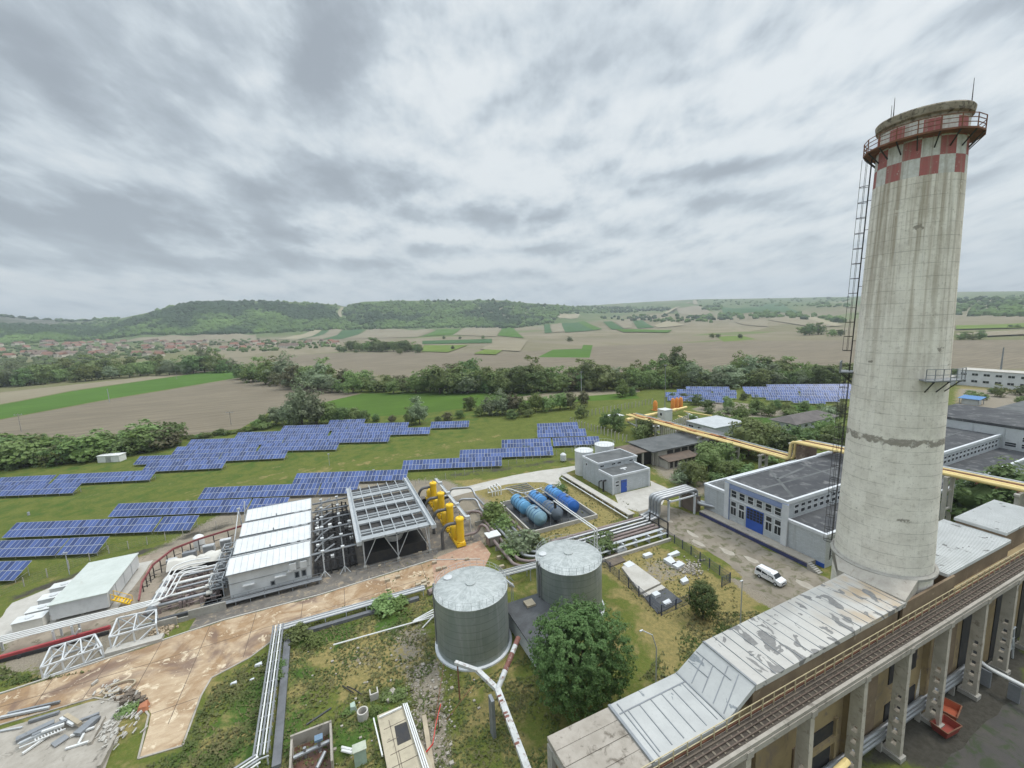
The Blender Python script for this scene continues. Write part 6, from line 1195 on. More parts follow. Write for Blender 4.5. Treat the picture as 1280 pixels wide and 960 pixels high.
# pipe bridge from the near tank with flaking red and white cladding
fp = mat('flaking_white', (.54, .55, .54), (.44, .45, .44), 1.1, .6, 0, .3, (.2, .115, .085), .36); rp_ = mat('flaking_red', (.21, .10, .08), (.16, .075, .06), 1.2, .8, 0, .2, (.46, .43, .39), .33)
tp = thing('clad_duct', 'white and rust red clad pipe duct forking from the near tank towards the viewer', 'duct', (13.9, 40, 0)); z = 5.0
J = P(622, 862, z); E_ = P(668, 985, z); A = P(597, 838, z); B = P(569, 828, z); S = P(648, 797, 6.6)
def bx(p, q, w, h): return MB().bar(p, q, w, h)
bx(J, E_, .62, .5).build('duct', fp, tp); bx(A, J, .5, .42).build('duct', fp, tp); bx(B, A, .42, .36).build('duct', fp, tp)
for k in range(6):
    a, b = S.lerp(J, k/6), S.lerp(J, (k+1)/6-.002); MB().tube([a, b], .30 if k % 2 else .32, 10).build('duct_band', rp_ if k in (0, 2, 3) else fp, tp, True)
for k in (.1, .16, .3, .34, .62): q = J.lerp(E_, k); MB().box(q.x-.33, q.x+.1, q.y-.12, q.y+.14, q.z-.2, q.z+.262).build('rust_patch', rp_, tp)
m = MB(); q = P(617, 868, z); m.box(q.x-.45, q.x-.1, q.y-.5, q.y+.5, 0, 4.7); m.build('post', M['mid_grey'], tp); q = B.lerp(A, .1); MB().tube([(q.x, q.y, 0), (q.x, q.y, 4.8)], .09, 6).build('prop', M['rust'], tp); q = J.lerp(E_, .75); MB().box(q.x-.2, q.x+.2, q.y-.3, q.y+.3, 0, 4.7).build('post', M['mid_grey'], tp)

# ================================================================== WHITE FOUR BAY BUILDING
wb = thing('white_building', 'white metal building with four ribbed gable roofs in a row', 'building', (-17.3, 80.2, 0)); L = 7.35
for k in range(4):
    y0 = 80.2+k*L; y1 = y0+6.3
    MB().box(-17.2, -4.9, y0+.05, y1-.05, 0, 4.75).build('wall', M['white_metal'], wb)
    if k < 3: MB().box(-16.9, -5.2, y1-.04, y0+L+.04, 0, 4.1).build('link_wall', M['pale_grey'], wb)
    m = MB(); m.prism_x([(y0-.3, 4.7), (y1+.2, 4.7), (y1+.2, 4.85), ((y0+y1)/2+1.0, 5.75), (y0-.3, 4.9)], -17.45, -4.7)
    rf = m.build('roof', M['white_roof'], wb); m = MB(); yr = (y0+y1)/2+1.0
    for i in range(14):
        x = -17.35+i*.965; m.bar((x, y0-.3, 4.93), (x, yr, 5.78), .07, .07); m.bar((x, yr, 5.78), (x, y1+.2, 4.88), .07, .07)
    m.build('rib', mat('rib_grey', (.5, .51, .52), (.44, .45, .46), 1, .5) if k == 0 else M['rib_grey'], rf)
    m = MB(); m.bar((-17.45, yr, 5.79), (-4.7, yr, 5.79), .14, .06); m.bar((-17.45, y0-.33, 4.86), (-4.7, y0-.33, 4.86), .1, .16); m.build('ridge_cap', M['mid_grey'], rf)
    for x in (-7.6, -5.9): a = MB().box(x-.55, x+.55, y0-.75 if k else y0-.55, y0-.31 if k else y0-.0, 3.2 if k == 0 else 3.9, 4.4 if k == 0 else 5.1).build('vent_box', M['white_metal'], wb)
    if k: MB().tube([(-11.5, y0-.6, 4.1), (-11.5, y0-.6, 5.5)], .12, 8).build('vent_pipe', M['mid_grey'], wb)
m = MB(); m.box(-17.23, -4.87, 80.19, 80.25, 3.05, 3.12); m.box(-17.23, -17.2, 80.25, 108.5, 3.05, 3.12); m.build('seam', M['mid_grey'], wb)
for x, z, w in [(-14.4, 2.35, 1.7), (-9.6, 2.5, 1.8), (-8.0, 3.0, .9)]: MB().box(x-w/2, x+w/2, 79.65, 80.24, z, z+.16).build('awning', M['white_metal'], wb)
for x in (-7.1, -6.0): win(wb, 'y-', x, 1.95, .62, 1.0, 80.25, 1, 1, 'mid_grey', 'louvre')
win(wb, 'y-', -10.9, 1.5, .55, .7, 80.25, 1, 1, 'mid_grey', 'louvre')
m = MB(); rail(m, [(-21, 78.9, .9), (-3.2, 79.0, .9)], 0.9, 2.1, .07, (.5, 1.0), .05); m.box(-21, -3.2, 78.5, 79.4, .75, .85); [m.box(x-.06, x+.06, 78.6, 78.75, 0, .75) for x in np.arange(-20.5, -3.3, 2.1)]
cw = m.build('front_walkway', M['mid_grey']); tag(origin(cw), 'low grey steel walkway with handrail along the front of the white building', 'walkway')

# ================================================================== SWITCHGEAR / MANIFOLD YARD
mf = thing('pipe_manifold', 'dense black pipe manifold on white posts beside the white building', 'manifold', (-.5, 80, 0))
for x in (-2.7, .7):
    for i in range(6):
        y = 80.6+i*5.1; m = MB(); m.bar((x, y, 0), (x, y, 4.9), .2); m.box(x-.3, x+.3, y-.25, y+.25, 4.9, 5.15)
        if i == 0:
            for dx in (-.9, .9): m.bar((x, y, 1.2), (x+dx, y-.5, 0), .1)
        m.build('post', M['white_metal'], mf)
m = MB()
for i in range(12): y = 80.6+i*2.45; z = 4.7 if i % 2 == 0 else 3.6; m.tube([(-4.6, y, z), (3.0, y+.1, z)], .14, 6)
m.build('cross_pipe', M['mid_grey'], mf); m = MB()
for i in range(11):
    y = 81.6+i*2.55
    for x in (-3.7, -1.6, -.4, 1.7, 2.6): m.tube([(x, y+random.uniform(-.4, .4), 0), (x, y+random.uniform(-.4, .4), random.uniform(1.6, 3.3))], random.uniform(.1, .2), 6)
    for z in (1.2, 2.2, 2.9): m.tube([(-4.2, y+random.uniform(-.8, .8), z), (2.8, y+random.uniform(-.8, .8), z)], random.uniform(.06, .13), 5)
for x in (-3.4, -2.0, -.9, .2, 1.4, 2.3): m.tube([(x, 80.8, random.uniform(.6, 2.6)), (x+.2, 108, random.uniform(.6, 2.6))], .12, 6)
m.box(-4.5, 3, 82, 108, 0, .35); m.build('pipework', M['black_steel'], mf)
m = MB()
for i in range(7): y = 82.5+i*4.0; m.tube([(-4.2, y, 2.4), (-2.8, y+.8, 3.4), (-.6, y+1.5, 4.2)], .16, 6)
m.build('slanting_pipe', M['clad_pipe'], mf)
m = MB()
for i in range(26): x, y, z = random.choice([-1.2, 2.7, 2.6, 1.9, -3.6]), random.uniform(81, 108), random.uniform(1.5, 3.9); s = random.uniform(.16, .38); m.box(x-s, x+s, y-s, y+s, z-s*.7, z+s*.7)
m.build('valve_box', M['pipe_white'], mf)
# air cooler frame
cf = thing('cooler_frame', 'large pale grey steel frame deck with rows of rectangular openings on braced legs', 'frame', (3.4, 74.8, 0)); X0, X1, Y0, Y1, Z = 4.0, 16.6, 79.4, 107.6, 5.9
m = MB(); bay = (Y1-Y0)/4; ny = 0
for k in range(4):
    y0 = Y0+k*bay
    m.box(X0, X1, y0, y0+1.55, Z-.35, Z)                       # broad band
    for f, w_ in ((2.45, .32), (3.45, .22), (3.85, .26)): m.box(X0, X1, y0+f, y0+f+w_, Z-.3, Z-.003)
m.build('deck_beam', mat('deck_grey', (.36, .38, .39), (.30, .32, .33), .5, .55, .1, .4, (.24, .24, .23), .3), cf); m = MB()
for i in range(7): x = X0+i*(X1-X0)/6; m.box(x-.09, x+.09, Y0, Y1, Z-.3, Z+.02)
m.build('deck_rib', M['deck_grey'], cf); m = MB()
for k in range(4): y0 = Y0+k*bay; m.box(X0+.1, X1-.1, y0+1.57, y0+bay-.02, Z-.75, Z-.5)
m.build('tube_bank', M['black_steel'], cf)
for x in (X0-.95, X1+.15):
    m = MB(); m.box(x, x+.8, Y0-1.2, Y1+.4, Z-.1, Z); m.box(x-.05, x+.03, Y0-1.2, Y1+.4, Z, Z+.42); m.box(x+.77, x+.85, Y0-1.2, Y1+.4, Z, Z+.42); m.box(x-.05, x+.85, Y0-1.3, Y0-1.2, Z-.3, Z+.45); m.build('side_channel', M['pale_grey'], cf)
for x in (X0+.2, (X0+X1)/2, X1-.2):
    for y in (Y0+.3, Y0+9.5, Y0+18.7, Y1-.3):
        a = MB(); a.bar((x, y, .6), (x, y, Z-.35), .2); a.build('leg', M['pale_grey'], cf); MB().box(x-.3, x+.3, y-.3, y+.3, 0, .6).build('footing', M['concrete'], cf)
m = MB()
for x0, x1 in ((X0+.2, (X0+X1)/2), ((X0+X1)/2, X1-.2)):
    xm = (x0+x1)/2
    for y in (Y0+.3, Y1-.3): m.bar((x0, y, 1.0), (xm-.8, y, Z-.4), .12); m.bar((x1, y, 1.0), (xm+.8, y, Z-.4), .12)
for x in (X0+.2, X1-.2):
    for y in (Y0+.3, Y0+9.5, Y0+18.7): m.bar((x, y, 1.0), (x, y+4.6, Z-.4), .1); m.bar((x, y+9.2, 1.0), (x, y+4.6, Z-.4), .1)
m.build('brace', M['pale_grey'], cf)
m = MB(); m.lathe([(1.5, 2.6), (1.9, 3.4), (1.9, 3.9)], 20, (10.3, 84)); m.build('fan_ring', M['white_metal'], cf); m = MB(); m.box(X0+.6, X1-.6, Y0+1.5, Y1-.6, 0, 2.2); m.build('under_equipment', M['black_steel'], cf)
m = MB(); rail(m, [(2.5, 78.6, 0), (17.6, 78.7, 0)], 1.0, 2.4, .06, (.5, 1.0), .045); tag(origin(m.build('front_handrail', M['mid_grey'])), 'thin grey handrail in front of the cooler frame', 'handrail')

# ================================================================== FOUR YELLOW SCRUBBERS
def scrubber(y, label):
    r_ = thing('yellow_vessel', label, 'vessel', (22.3, y, 0), 'yellow filter vessels'); x = 22.5
    m = MB(); m.box(x-.95, x+.95, y-.9, y+4.9, .15, .5); m.box(x-.95, x-.8, y-.9, y+4.9, .5, .8); m.box(x+.8, x+.95, y-.9, y+4.9, .5, .8); m.box(x-.95, x+.95, y-.95, y-.8, .3, .8); m.build('skid', M['yellow_paint'], r_)
    MB().lathe([(.78, .5), (.9, .6), (.9, 1.0), (.78, 1.1), (.78, 5.5), (.9, 5.55), (.9, 5.8), (.75, 6.0), (.05, 6.15)], 20, (x+.15, y)).build('column', M['yellow_paint'], r_, True)
    MB().lathe([(.95, .5), (.95, 3.0), (.6, 3.5), (.05, 3.7)], 20, (x-.05, y+2.5)).build('drum', M['yellow_paint'], r_, True)
    MB().lathe([(.5, .5), (.5, 4.6), (.62, 4.65), (.62, 4.9), (.05, 5.1)], 14, (x+.35, y+1.4)).build('column', M['yellow_paint'], r_, True)
    m = MB(); m.box(x-.7, x-.1, y+3.7, y+4.5, .5, 2.4); m.bar((x+.4, y+1.4, 4.4), (x+.15, y, 5.2), .3); m.bar((x, y+2.5, 3.0), (x+.35, y+1.4, 3.8), .4)
    for z in (1.9, 3.2): m.box(x-.1, x+.4, y-.7, y-.6, z, z+.35)
    m.build('fittings', mat('yellow_shade', (.66, .43, .03), (.5, .35, .04), 2, .5, 0, .3, (.12, .1, .05), .3) if 'yellow_shade' not in M else M['yellow_shade'], r_)
    MB().lathe([(.16, 5.95), (.22, 6.0), (.22, 6.15), (.1, 6.2), (.1, 6.5)], 10, (x+.15, y)).build('valve', M['yellow_paint'], r_)
    MB().tube(bent([(x-.4, y+.1, 4.9), (x-2.6, y+.2, 5.0), (x-3.5, y+.3, 3.6), (x-3.5, y+.3, 0)], 1.2), .32, 10).build('inlet_pipe', mat('dark_pipe', (.13, .13, .135), (.1, .1, .1), .8, .5, .2) if 'dark_pipe' not in M else M['dark_pipe'], r_, True)
for i, y in enumerate([79.4, 86.6, 93.8, 101.0]): scrubber(y, f'tall bright yellow filter vessel on its skid, {ORD[i]} from the rusty road')
dt = thing('overhead_tray', 'long pale grey pipe tray running behind the four yellow vessels', 'tray', (24.9, 80, 0)); m = MB(); m.box(24.5, 25.1, 80.5, 107, 4.5, 4.6); m.box(24.45, 24.5, 80.5, 107, 4.5, 4.75); m.box(25.1, 25.15, 80.5, 107, 4.5, 4.75); m.build('channel', M['pale_grey'], dt)
for y in (81, 88.2, 95.4, 102.6): MB().box(24.3, 25.3, y-.4, y+.4, 4.62, 5.15).build('junction_box', M['pale_grey'], dt); MB().tube([(25.2, y-.4, 0), (25.2, y-.4, 4.6)], .16 if y < 85 else .12, 8).build('post', M['pale_grey'], dt)
# pipes leading away from the vessels
lines = thing('insulated_lines', 'grey and brown insulated pipes sweeping from the yellow vessels past the tanks', 'pipe', (28, 80, 0))
cols = ['clad_pipe', 'clad_pipe', 'pipe_brown', 'pipe_brown']; xs = [32.6, 31.2, 29.8, 28.4]; ye = [66.6, 65.6, 64.6, 63.6]
for i, y in enumerate([102.0, 94.6, 87.4, 80.4]):
    k = i; X = xs[k]; Ye = 68.2-1.05*k
    pts = [(23.2, y, 1.4), (26.6, y, 1.4), (27.4, y, 3.0), (X-.3, y-1.6, 3.0), (X, y-3.2, 1.3), (X, Ye+1, 1.3), (X+1.6, Ye-.6, 1.3), (60.5, Ye-.4, 1.3)] if True else 0
    MB().tube(bent(pts, 1.0), .29, 10).build('pipe', M[cols[k]], lines, True)
for k, X in enumerate([33.9, 35.1]): MB().tube(bent([(X, 90-k*6, 1.3), (X, 70.4+k*.8, 1.3), (X+1.5, 69.2+k*.8, 1.3), (60.5, 69.0+k*.7, 1.3)], 1.0), .3, 10).build('pipe', M['pipe_brown' if k else 'clad_pipe'], lines, True)
m = MB()
for y in (74, 80, 86, 92): m.box(28, 35.3, y-.12, y+.12, 0, .9)
for x in np.arange(36, 60, 4.0): m.box(x-.12, x+.12, 64.4, 70.3, 0, .9)
m.build('sleeper', M['concrete'], lines)
# lines over the road and into the hall
ar = thing('pipe_arch', 'four big grey pipes arching over the gravel road into the workshop hall', 'pipe', (65, 69, 0))
for k in range(4):
    y = 68.2+k*.86; MB().tube(bent([(60.6, y-.6, 1.3), (64.0, y, 1.3), (64.0, y, 5.2), (75.0, y, 5.3), (75.0, y-.0, 2.0), (77.2, y-4.5, 2.0)], 1.1), .40, 12).build('pipe', M['clad_pipe'], ar, True)
m = MB()
for x, y in ((66.2, 67.6), (73.6, 67.4), (66.2, 71.6), (73.6, 71.6)): m.box(x-.18, x+.18, y-.18, y+.18, 0, 4.85)
for x in (66.2, 73.6): m.box(x-.18, x+.18, 67.0, 72.0, 4.6, 4.85)
m.box(66.0, 73.8, 67.2, 67.4, 4.3, 4.6); m.build('support_frame', M['trim_white'], ar); MB().box(74.0, 75.9, 67.8, 71.6, 0, 3.6).build('cladding', mat('arch_brown', (.2, .16, .135), (.15, .12, .1), .6, .9), ar)
wt = thing('cable_walkway', 'long pale concrete cable duct cover running past the pump house to the pipes', 'walkway', (59.8, 86, 0)); MB().box(59.0, 60.7, 72, 101, 1.0, 1.22).build('cover', M['pale_concrete'], wt); m = MB(); [m.box(59.1, 60.6, y-.12, y+.12, 0, 1.0) for y in np.arange(72.6, 101, 4.6)]; m.build('support', M['pale_concrete'], wt); MB().tube([(58.4, 71.6, .7), (58.4, 100, .7)], .14, 8).build('pipe', M['pipe_white'], wt)
wt = thing('cable_walkway', 'grey cable tray with white posts running beside the pipes behind the right tank', 'walkway', (40, 63.5, 0)); m = MB(); m.box(36, 60.5, 62.9, 63.6, 1.5, 1.6); m.box(36, 60.5, 61.9, 62.4, 1.1, 1.2); m.build('tray', M['pale_grey'], wt); m = MB(); [m.box(x-.08, x+.08, 62.2, 63.5, 0, 1.5) for x in np.arange(37, 60.5, 3.2)]; m.build('post', M['trim_white'], wt); MB().box(36, 60.5, 60.9, 61.3, 0, .6).build('kerb_wall', M['pale_concrete'], wt)
m = MB(); [m.bar((60.6, y, 0), (60.6, y, 3.4), .22) for y in (62, 64.6, 67.2)]; m.bar((60.6, 62, 3.4), (60.6, 67.2, 3.4), .22); m.bar((60.6, 62, 1.8), (60.6, 67.2, 1.8), .15); m.build('end_frame', M['black_steel'], wt)
mat('culvert', (.15, .155, .165), (.11, .115, .12), .6, .85)
# rack from the near tank along the road (long tray) and down to the foreground
def pipe_tray(name, label, a, b, side, n, z, w, posts=3.0):
    a = Vector((*a, 0)); b = Vector((*b, 0)); d = (b-a).normalized(); nn = Vector((-d.y, d.x, 0)); r_ = thing(name, label, 'pipe rack', a)
    for k in range(n): off = nn*(w*(k/(n-1)-.5)); MB().tube([a+off+Vector((0, 0, z)), b+off+Vector((0, 0, z))], .09 if k % 2 else .12, 7).build('pipe', M['pipe_white' if k % 2 else 'clad_pipe'], r_, True)
    m = MB(); Ln = (b-a).length; i = 0
    while i*posts < Ln: q = a+d*(i*posts+.3); m.bar(q+nn*w*.62+Vector((0, 0, z-.18)), q-nn*w*.62+Vector((0, 0, z-.18)), .12); m.bar(q+nn*w*.5, q+nn*w*.5+Vector((0, 0, z-.1)), .12); m.bar(q-nn*w*.5, q-nn*w*.5+Vector((0, 0, z-.1)), .12); i += 1
    m.build('bracket', M['pale_grey'], r_); return r_
pipe_tray('pipe_rack', 'low rack of thin white pipes along the edge of the rusty road', (-9.2, 67.6), (12.5, 67.3), 1, 5, 1.1, 1.2); pipe_tray('pipe_rack', 'ladder like white pipe rack running down the left foreground', (-9.3, 68.3), (-9.5, 46.6), 1, 5, 1.2, 1.3, 1.8); pipe_tray('pipe_rack', 'white pipe rack turning off at the bottom of the left foreground', (-9.6, 46.4), (-15.5, 44.2), 1, 4, 1.2, 1.2, 1.8)
lone(MB().box(-8.45, -7.6, 45.5, 66.4, 0, .45), 'culvert_cover', M['culvert'], 'dark grey concrete culvert cover beside the ladder like pipe rack', 'culvert'); lone(MB().box(-8.3, 11.2, 65.8, 66.5, 0, .5), 'culvert_cover', M['culvert'], 'dark grey concrete culvert cover below the low rack of thin white pipes', 'culvert')
pipe_tray('pipe_rack', 'rack of thin pale pipes between the brick paving and the right tank', (17.5, 63.6), (36, 62.6), 1, 5, 2.2, 1.6, 4)
lone(MB().tube([(12.5, 60.2, .5), (-2, 61, .5)], .1, 6), 'thin_pipe', M['pipe_white'], 'thin white pipe lying on the grass left of the near tank', 'pipe')
sheet('brick_paving', [(14.5, 69), (24, 69.6), (26.8, 73.5), (26.8, 79.3), (16, 77)], .045, mat('brick_pave', (.40, .27, .19), (.33, .2, .14), .9, .9, 0, .1, (.42, .36, .28), .35), True)
r_ = thing('control_cabinet', 'brown grey control cabinet with pale lid right of the yellow vessels', 'cabinet', (28.6, 76.8, 0)); MB().box(27.4, 29.8, 75.8, 77.8, .2, 2.0).build('body', M['pipe_brown'], r_); MB().box(27.2, 30, 75.6, 78, 2.003, 2.2).build('lid', M['white_roof'], r_); MB().box(27.7, 29.5, 75.76, 75.8, .4, 1.8).build('door', mat('cab_door', (.33, .3, .26), None, 1, .7), r_)
for px, py, lab in [(600, 742, 'dark drain gate valve on the road edge left of the near tank')]: q = P(543, 742); lone(MB().tube([(q.x-1, q.y, .5), (q.x+1.3, q.y+.8, .5)], .5, 10), 'rusty_pipe_end', M['pipe_brown'], 'short rusty pipe piece lying on the road behind the near tank', 'pipe')

# ================================================================== BLUE TANKS IN THEIR BUND
bd = thing('bund_wall', 'low concrete bund wall around the six blue tanks', 'wall', (46, 85, 0)); m = MB(); m.box(36.9, 53.6, 76.0, 76.3, 0, .9); m.box(36.9, 53.6, 92.6, 92.9, 0, .9); m.box(36.9, 37.2, 76.3, 92.6, 0, .9); m.box(53.3, 53.6, 76.3, 92.6, 0, .9); m.build('wall', M['pale_concrete'], bd); MB().box(37.2, 53.3, 76.3, 92.6, 0, .06).build('floor', M['dark_grey'], bd)
def htank(x, y0, y1, r, col, lab, cone=False):
    t_ = thing('blue_tank', lab, 'tank', (x, y0, 0)); z = r+.6; mt = mat('tank_'+lab.split()[0]+str(int(x*10+y0)), col, tuple(k*.8 for k in col), .5, .4, .1, .45, (.2, .2, .18), .28)
    e = .9 if cone else .55; prof = [(.05, y0-e), (r*.55, y0-e*.75), (r, y0), (r, y1), (r*.75, y1+.35), (.05, y1+.55)]; MB().lathe(prof, 28, (x, z), 'y').build('shell', mt, t_, True)
    m = MB(); k = 4
    for i in range(k): y = y0+(y1-y0)*(i+.5)/k; m.lathe([(r+.02, y-.09), (r+.05, y-.08), (r+.05, y+.08), (r+.02, y+.09)], 28, (x, z), 'y', False)
    m.build('hoop', mat('hoop_blue', (.05, .12, .26), None, 1, .5) if 'hoop_blue' not in M else M['hoop_blue'], t_)
    for y in (y0+.6, y1-.6): MB().box(x-r*.8, x+r*.8, y-.2, y+.2, .06, .95).build('saddle', M['mid_grey'], t_)
    MB().lathe([(.35, z+r-.05), (.35, z+r+.35), (.05, z+r+.4)], 14, (x, (y0+y1)/2)).build('manhole', M['mid_grey'], t_); return t_
LB, PB, DG, DB = (.10, .30, .60), (.20, .34, .42), (.12, .15, .185), (.025, .125, .42)
htank(39.8, 84.4, 89.6, 1.5, (.14, .36, .58), 'light blue horizontal tank, back left of the six'); htank(40.2, 77.9, 82.0, 1.6, PB, 'pale weathered blue tank with cone end, front left of the six', True)
htank(44.6, 85.6, 90.0, 1.45, LB, 'bright blue horizontal tank, back middle of the six'); htank(44.6, 78.4, 83.0, 1.5, DG, 'dark grey blue tank with pipe fittings, front middle of the six', True)
htank(49.6, 86.6, 90.8, 1.5, LB, 'bright blue horizontal tank, back right of the six'); htank(49.4, 79.4, 84.6, 1.6, DB, 'deep blue horizontal tank, front right of the six')
m = MB(); m.box(42.2, 42.7, 77.5, 91, 2.9, 2.96); m.box(47.0, 47.4, 78, 91, 2.9, 2.96); rail(m, [(42.2, 77.5, 3), (42.2, 91, 3)], 1, 2.2, .05); rail(m, [(47.0, 78, 3), (47.0, 91, 3)], 1, 2.2, .05); [m.bar((x, y, 0), (x, y, 2.9), .1) for x in (42.6, 47.3) for y in (78, 84.5, 90.6)]; tag(origin(m.build('tank_catwalk', M['mid_grey'])), 'narrow grey catwalks between the blue tanks', 'catwalk')
g2 = thing('gantry_pipe', 'pair of white pipes sloping from the blue tanks down to the right tank', 'pipe', (44, 76, 0)); a0 = P(692, 626, 5.2)
b0 = Vector((34.6, 59.4, 9.6))
b0 = P(743, 662, 6.4)
for dx in (0, .55): MB().tube(bent([a0+Vector((dx, 0, 0)), b0+Vector((dx, 0, 0)), Vector((b0.x+dx, b0.y, 0))], .25), .12, 8).build('pipe', M['pipe_white'], g2, True)
m = MB(); m.bar((a0.x+.3, a0.y-.1, 0), (a0.x+.3, a0.y-.1, 5.3), .45); m.build('post', M['black_steel'], g2)
# steel frames in the grass behind
for px, py, lab in [(603, 600, 'white tangle of valves standing in the grass behind the pipes')]:
    q = P(613, 618); r_ = thing('valve_group', lab, 'valves', q); m = MB()
    for k in range(4): m.tube(bent([(q.x+k*.8, q.y-1.5, 0), (q.x+k*.8, q.y-1.5, 1.5+.2*k), (q.x+k*.8, q.y+1.5, 1.5+.2*k), (q.x+k*.8, q.y+1.5, 0)], .4), .14, 7)
    m.tube(bent([(q.x-1, q.y-.8, .9), (q.x+5, q.y-.8, .9), (q.x+7, q.y-5, .6), (q.x+13, q.y-4, .6)], 1), .13, 7); m.build('pipework', M['pipe_white'], r_)
q = P(650, 613); r_ = thing('pipe_ladder_rack', 'flat dark rack of short pipes lying in the grass behind the blue tanks', 'rack', q); m = MB(); [m.bar((q.x-3, q.y+k*1.3, .4), (q.x+3.2, q.y+k*1.3, .4), .22) for k in range(-2, 3)]; m.bar((q.x-3, q.y-2.8, .5), (q.x-3, q.y+2.8, .5), .15); m.bar((q.x+3.2, q.y-2.8, .5), (q.x+3.2, q.y+2.8, .5), .15); m.build('bars', M['mid_grey'], r_)

# ================================================================== FENCED COMPOUND
def panel_fence(name, label, pts, h=1.7):
    r_ = thing(name, label, 'fence', (*pts[0], 0)); nodes = []
    for a, b in zip(pts, pts[1:]):
        a = Vector((*a, 0)); b = Vector((*b, 0)); k = max(1, round((b-a).length/2.4)); nodes += [a.lerp(b, i/k) for i in range(k)]
    nodes.append(Vector((*pts[-1], 0)))
    for q in nodes: MB().box(q.x-.06, q.x+.06, q.y-.06, q.y+.06, 0, h+.15).build('post', M['navy_fence'], r_)
    for a, b in zip(nodes, nodes[1:]):
        m = MB(); L_ = (b-a).length; k = int(L_/.14)
        for i in range(1, k): q = a.lerp(b, i/k); m.bar(q+Vector((0, 0, .08)), q+Vector((0, 0, h)), .022)
        for z in (.1, h*.35, h*.68, h): m.bar(a+Vector((0, 0, z)), b+Vector((0, 0, z)), .03)
        m.build('mesh_panel', M['navy_fence'], r_)
    return r_
panel_fence('panel_fence', 'dark blue welded mesh fence around the concrete slabs beside the right tank', [(43.4, 60.5), (43.2, 45.2), (49.0, 45.3), (50.2, 46.5)])
panel_fence('panel_fence', 'dark blue welded mesh fence along the gravel road side of the compound', [(60.8, 64.5), (59.0, 46.2), (56.8, 46.0)])
def pad(pts, z, label, matl='pale_concrete', name='concrete_pad'):
    m = MB(); m.prism([P(a, b, 0)[:2] for a, b in pts], 0, z); return lone(m, name, M[matl], label, 'concrete pad')
pad([(777, 712), (790, 705), (826, 732), (801, 744)], .5, 'long tan concrete slab inside the blue fence'); pad([(803, 745), (827, 733), (832, 737), (806, 748)], .35, 'lower step of the tan slab inside the blue fence')
pad([(806, 748), (833, 736), (853, 752), (822, 768)], .12, 'dark asphalt slab at the near corner of the blue fence', 'dark_grey'); pad([(754, 697), (772, 692), (782, 702), (762, 710)], .25, 'brown soil filled pad beside the right tank', 'rust' if False else 'timber')
for pts, lab in [([(768, 690), (780, 686), (784, 689), (772, 693)], 'small white cover plate nearest to the pipes'), ([(803, 696), (812, 693), (816, 696), (807, 699)], 'small white cover plate alone on the yellow grass'), ([(779, 708), (787, 704), (794, 709), (785, 713)], 'white framed hatch at the end of the tan slab'), ([(829, 702), (838, 698), (846, 707), (840, 709)], 'white cover plate, left of the broken group'), ([(834, 696), (846, 691), (850, 694), (838, 698)], 'white cover plate, top of the broken group'), ([(839, 708), (849, 704), (856, 708), (847, 713)], 'white cover plate, right of the broken group'), ([(850, 728), (857, 724), (861, 729), (854, 732)], 'white cover plate beside the bush tree'), ([(814, 745), (821, 742), (826, 746), (819, 749)], 'white cover plate on the dark slab, the left one'), ([(828, 756), (836, 752), (840, 757), (832, 760)], 'white cover plate on the dark slab, the right one')]:
    pad(pts, .55, lab, 'trim_white', 'cover_plate')
random.seed(3); m = MB()
for i in range(170):
    q = P(random.gauss(862, 9), random.gauss(711, 5)); s = random.uniform(.06, .26); m.prism([(q.x+s*math.cos(a)*random.uniform(.6, 1.2), q.y+s*math.sin(a)*random.uniform(.6, 1.2)) for a in (0, 1.2, 2.6, 3.7, 5)], 0, random.uniform(.06, .3))
tag(m.build('rubble_heap', M['old_concrete']), 'heap of broken concrete rubble inside the fenced compound', 'rubble', kind='stuff')
for px, py, top, lab in [(820, 853, (803, 788), 'curved pale street lamp beside the chestnut'), (925, 790, (928, 726), 'straight pale lamp post near the van')]:
    q = P(px, py); h = zat(*top, q.x, q.y); r_ = thing('street_lamp', lab, 'lamp post', q); e = P(top[0], top[1], h); MB().tube([q, q.lerp(Vector((q.x, q.y, h)), .7), Vector((q.x, q.y, h*.92)).lerp(e, .3), e], [.09, .07, .06, .05], 8).build('pole', M['pale_grey'], r_, True)
    MB().box(e.x-.4, e.x+.08, e.y-.09, e.y+.09, e.z-.04, e.z+.08).build('lamp_head', M['white_metal'], r_)

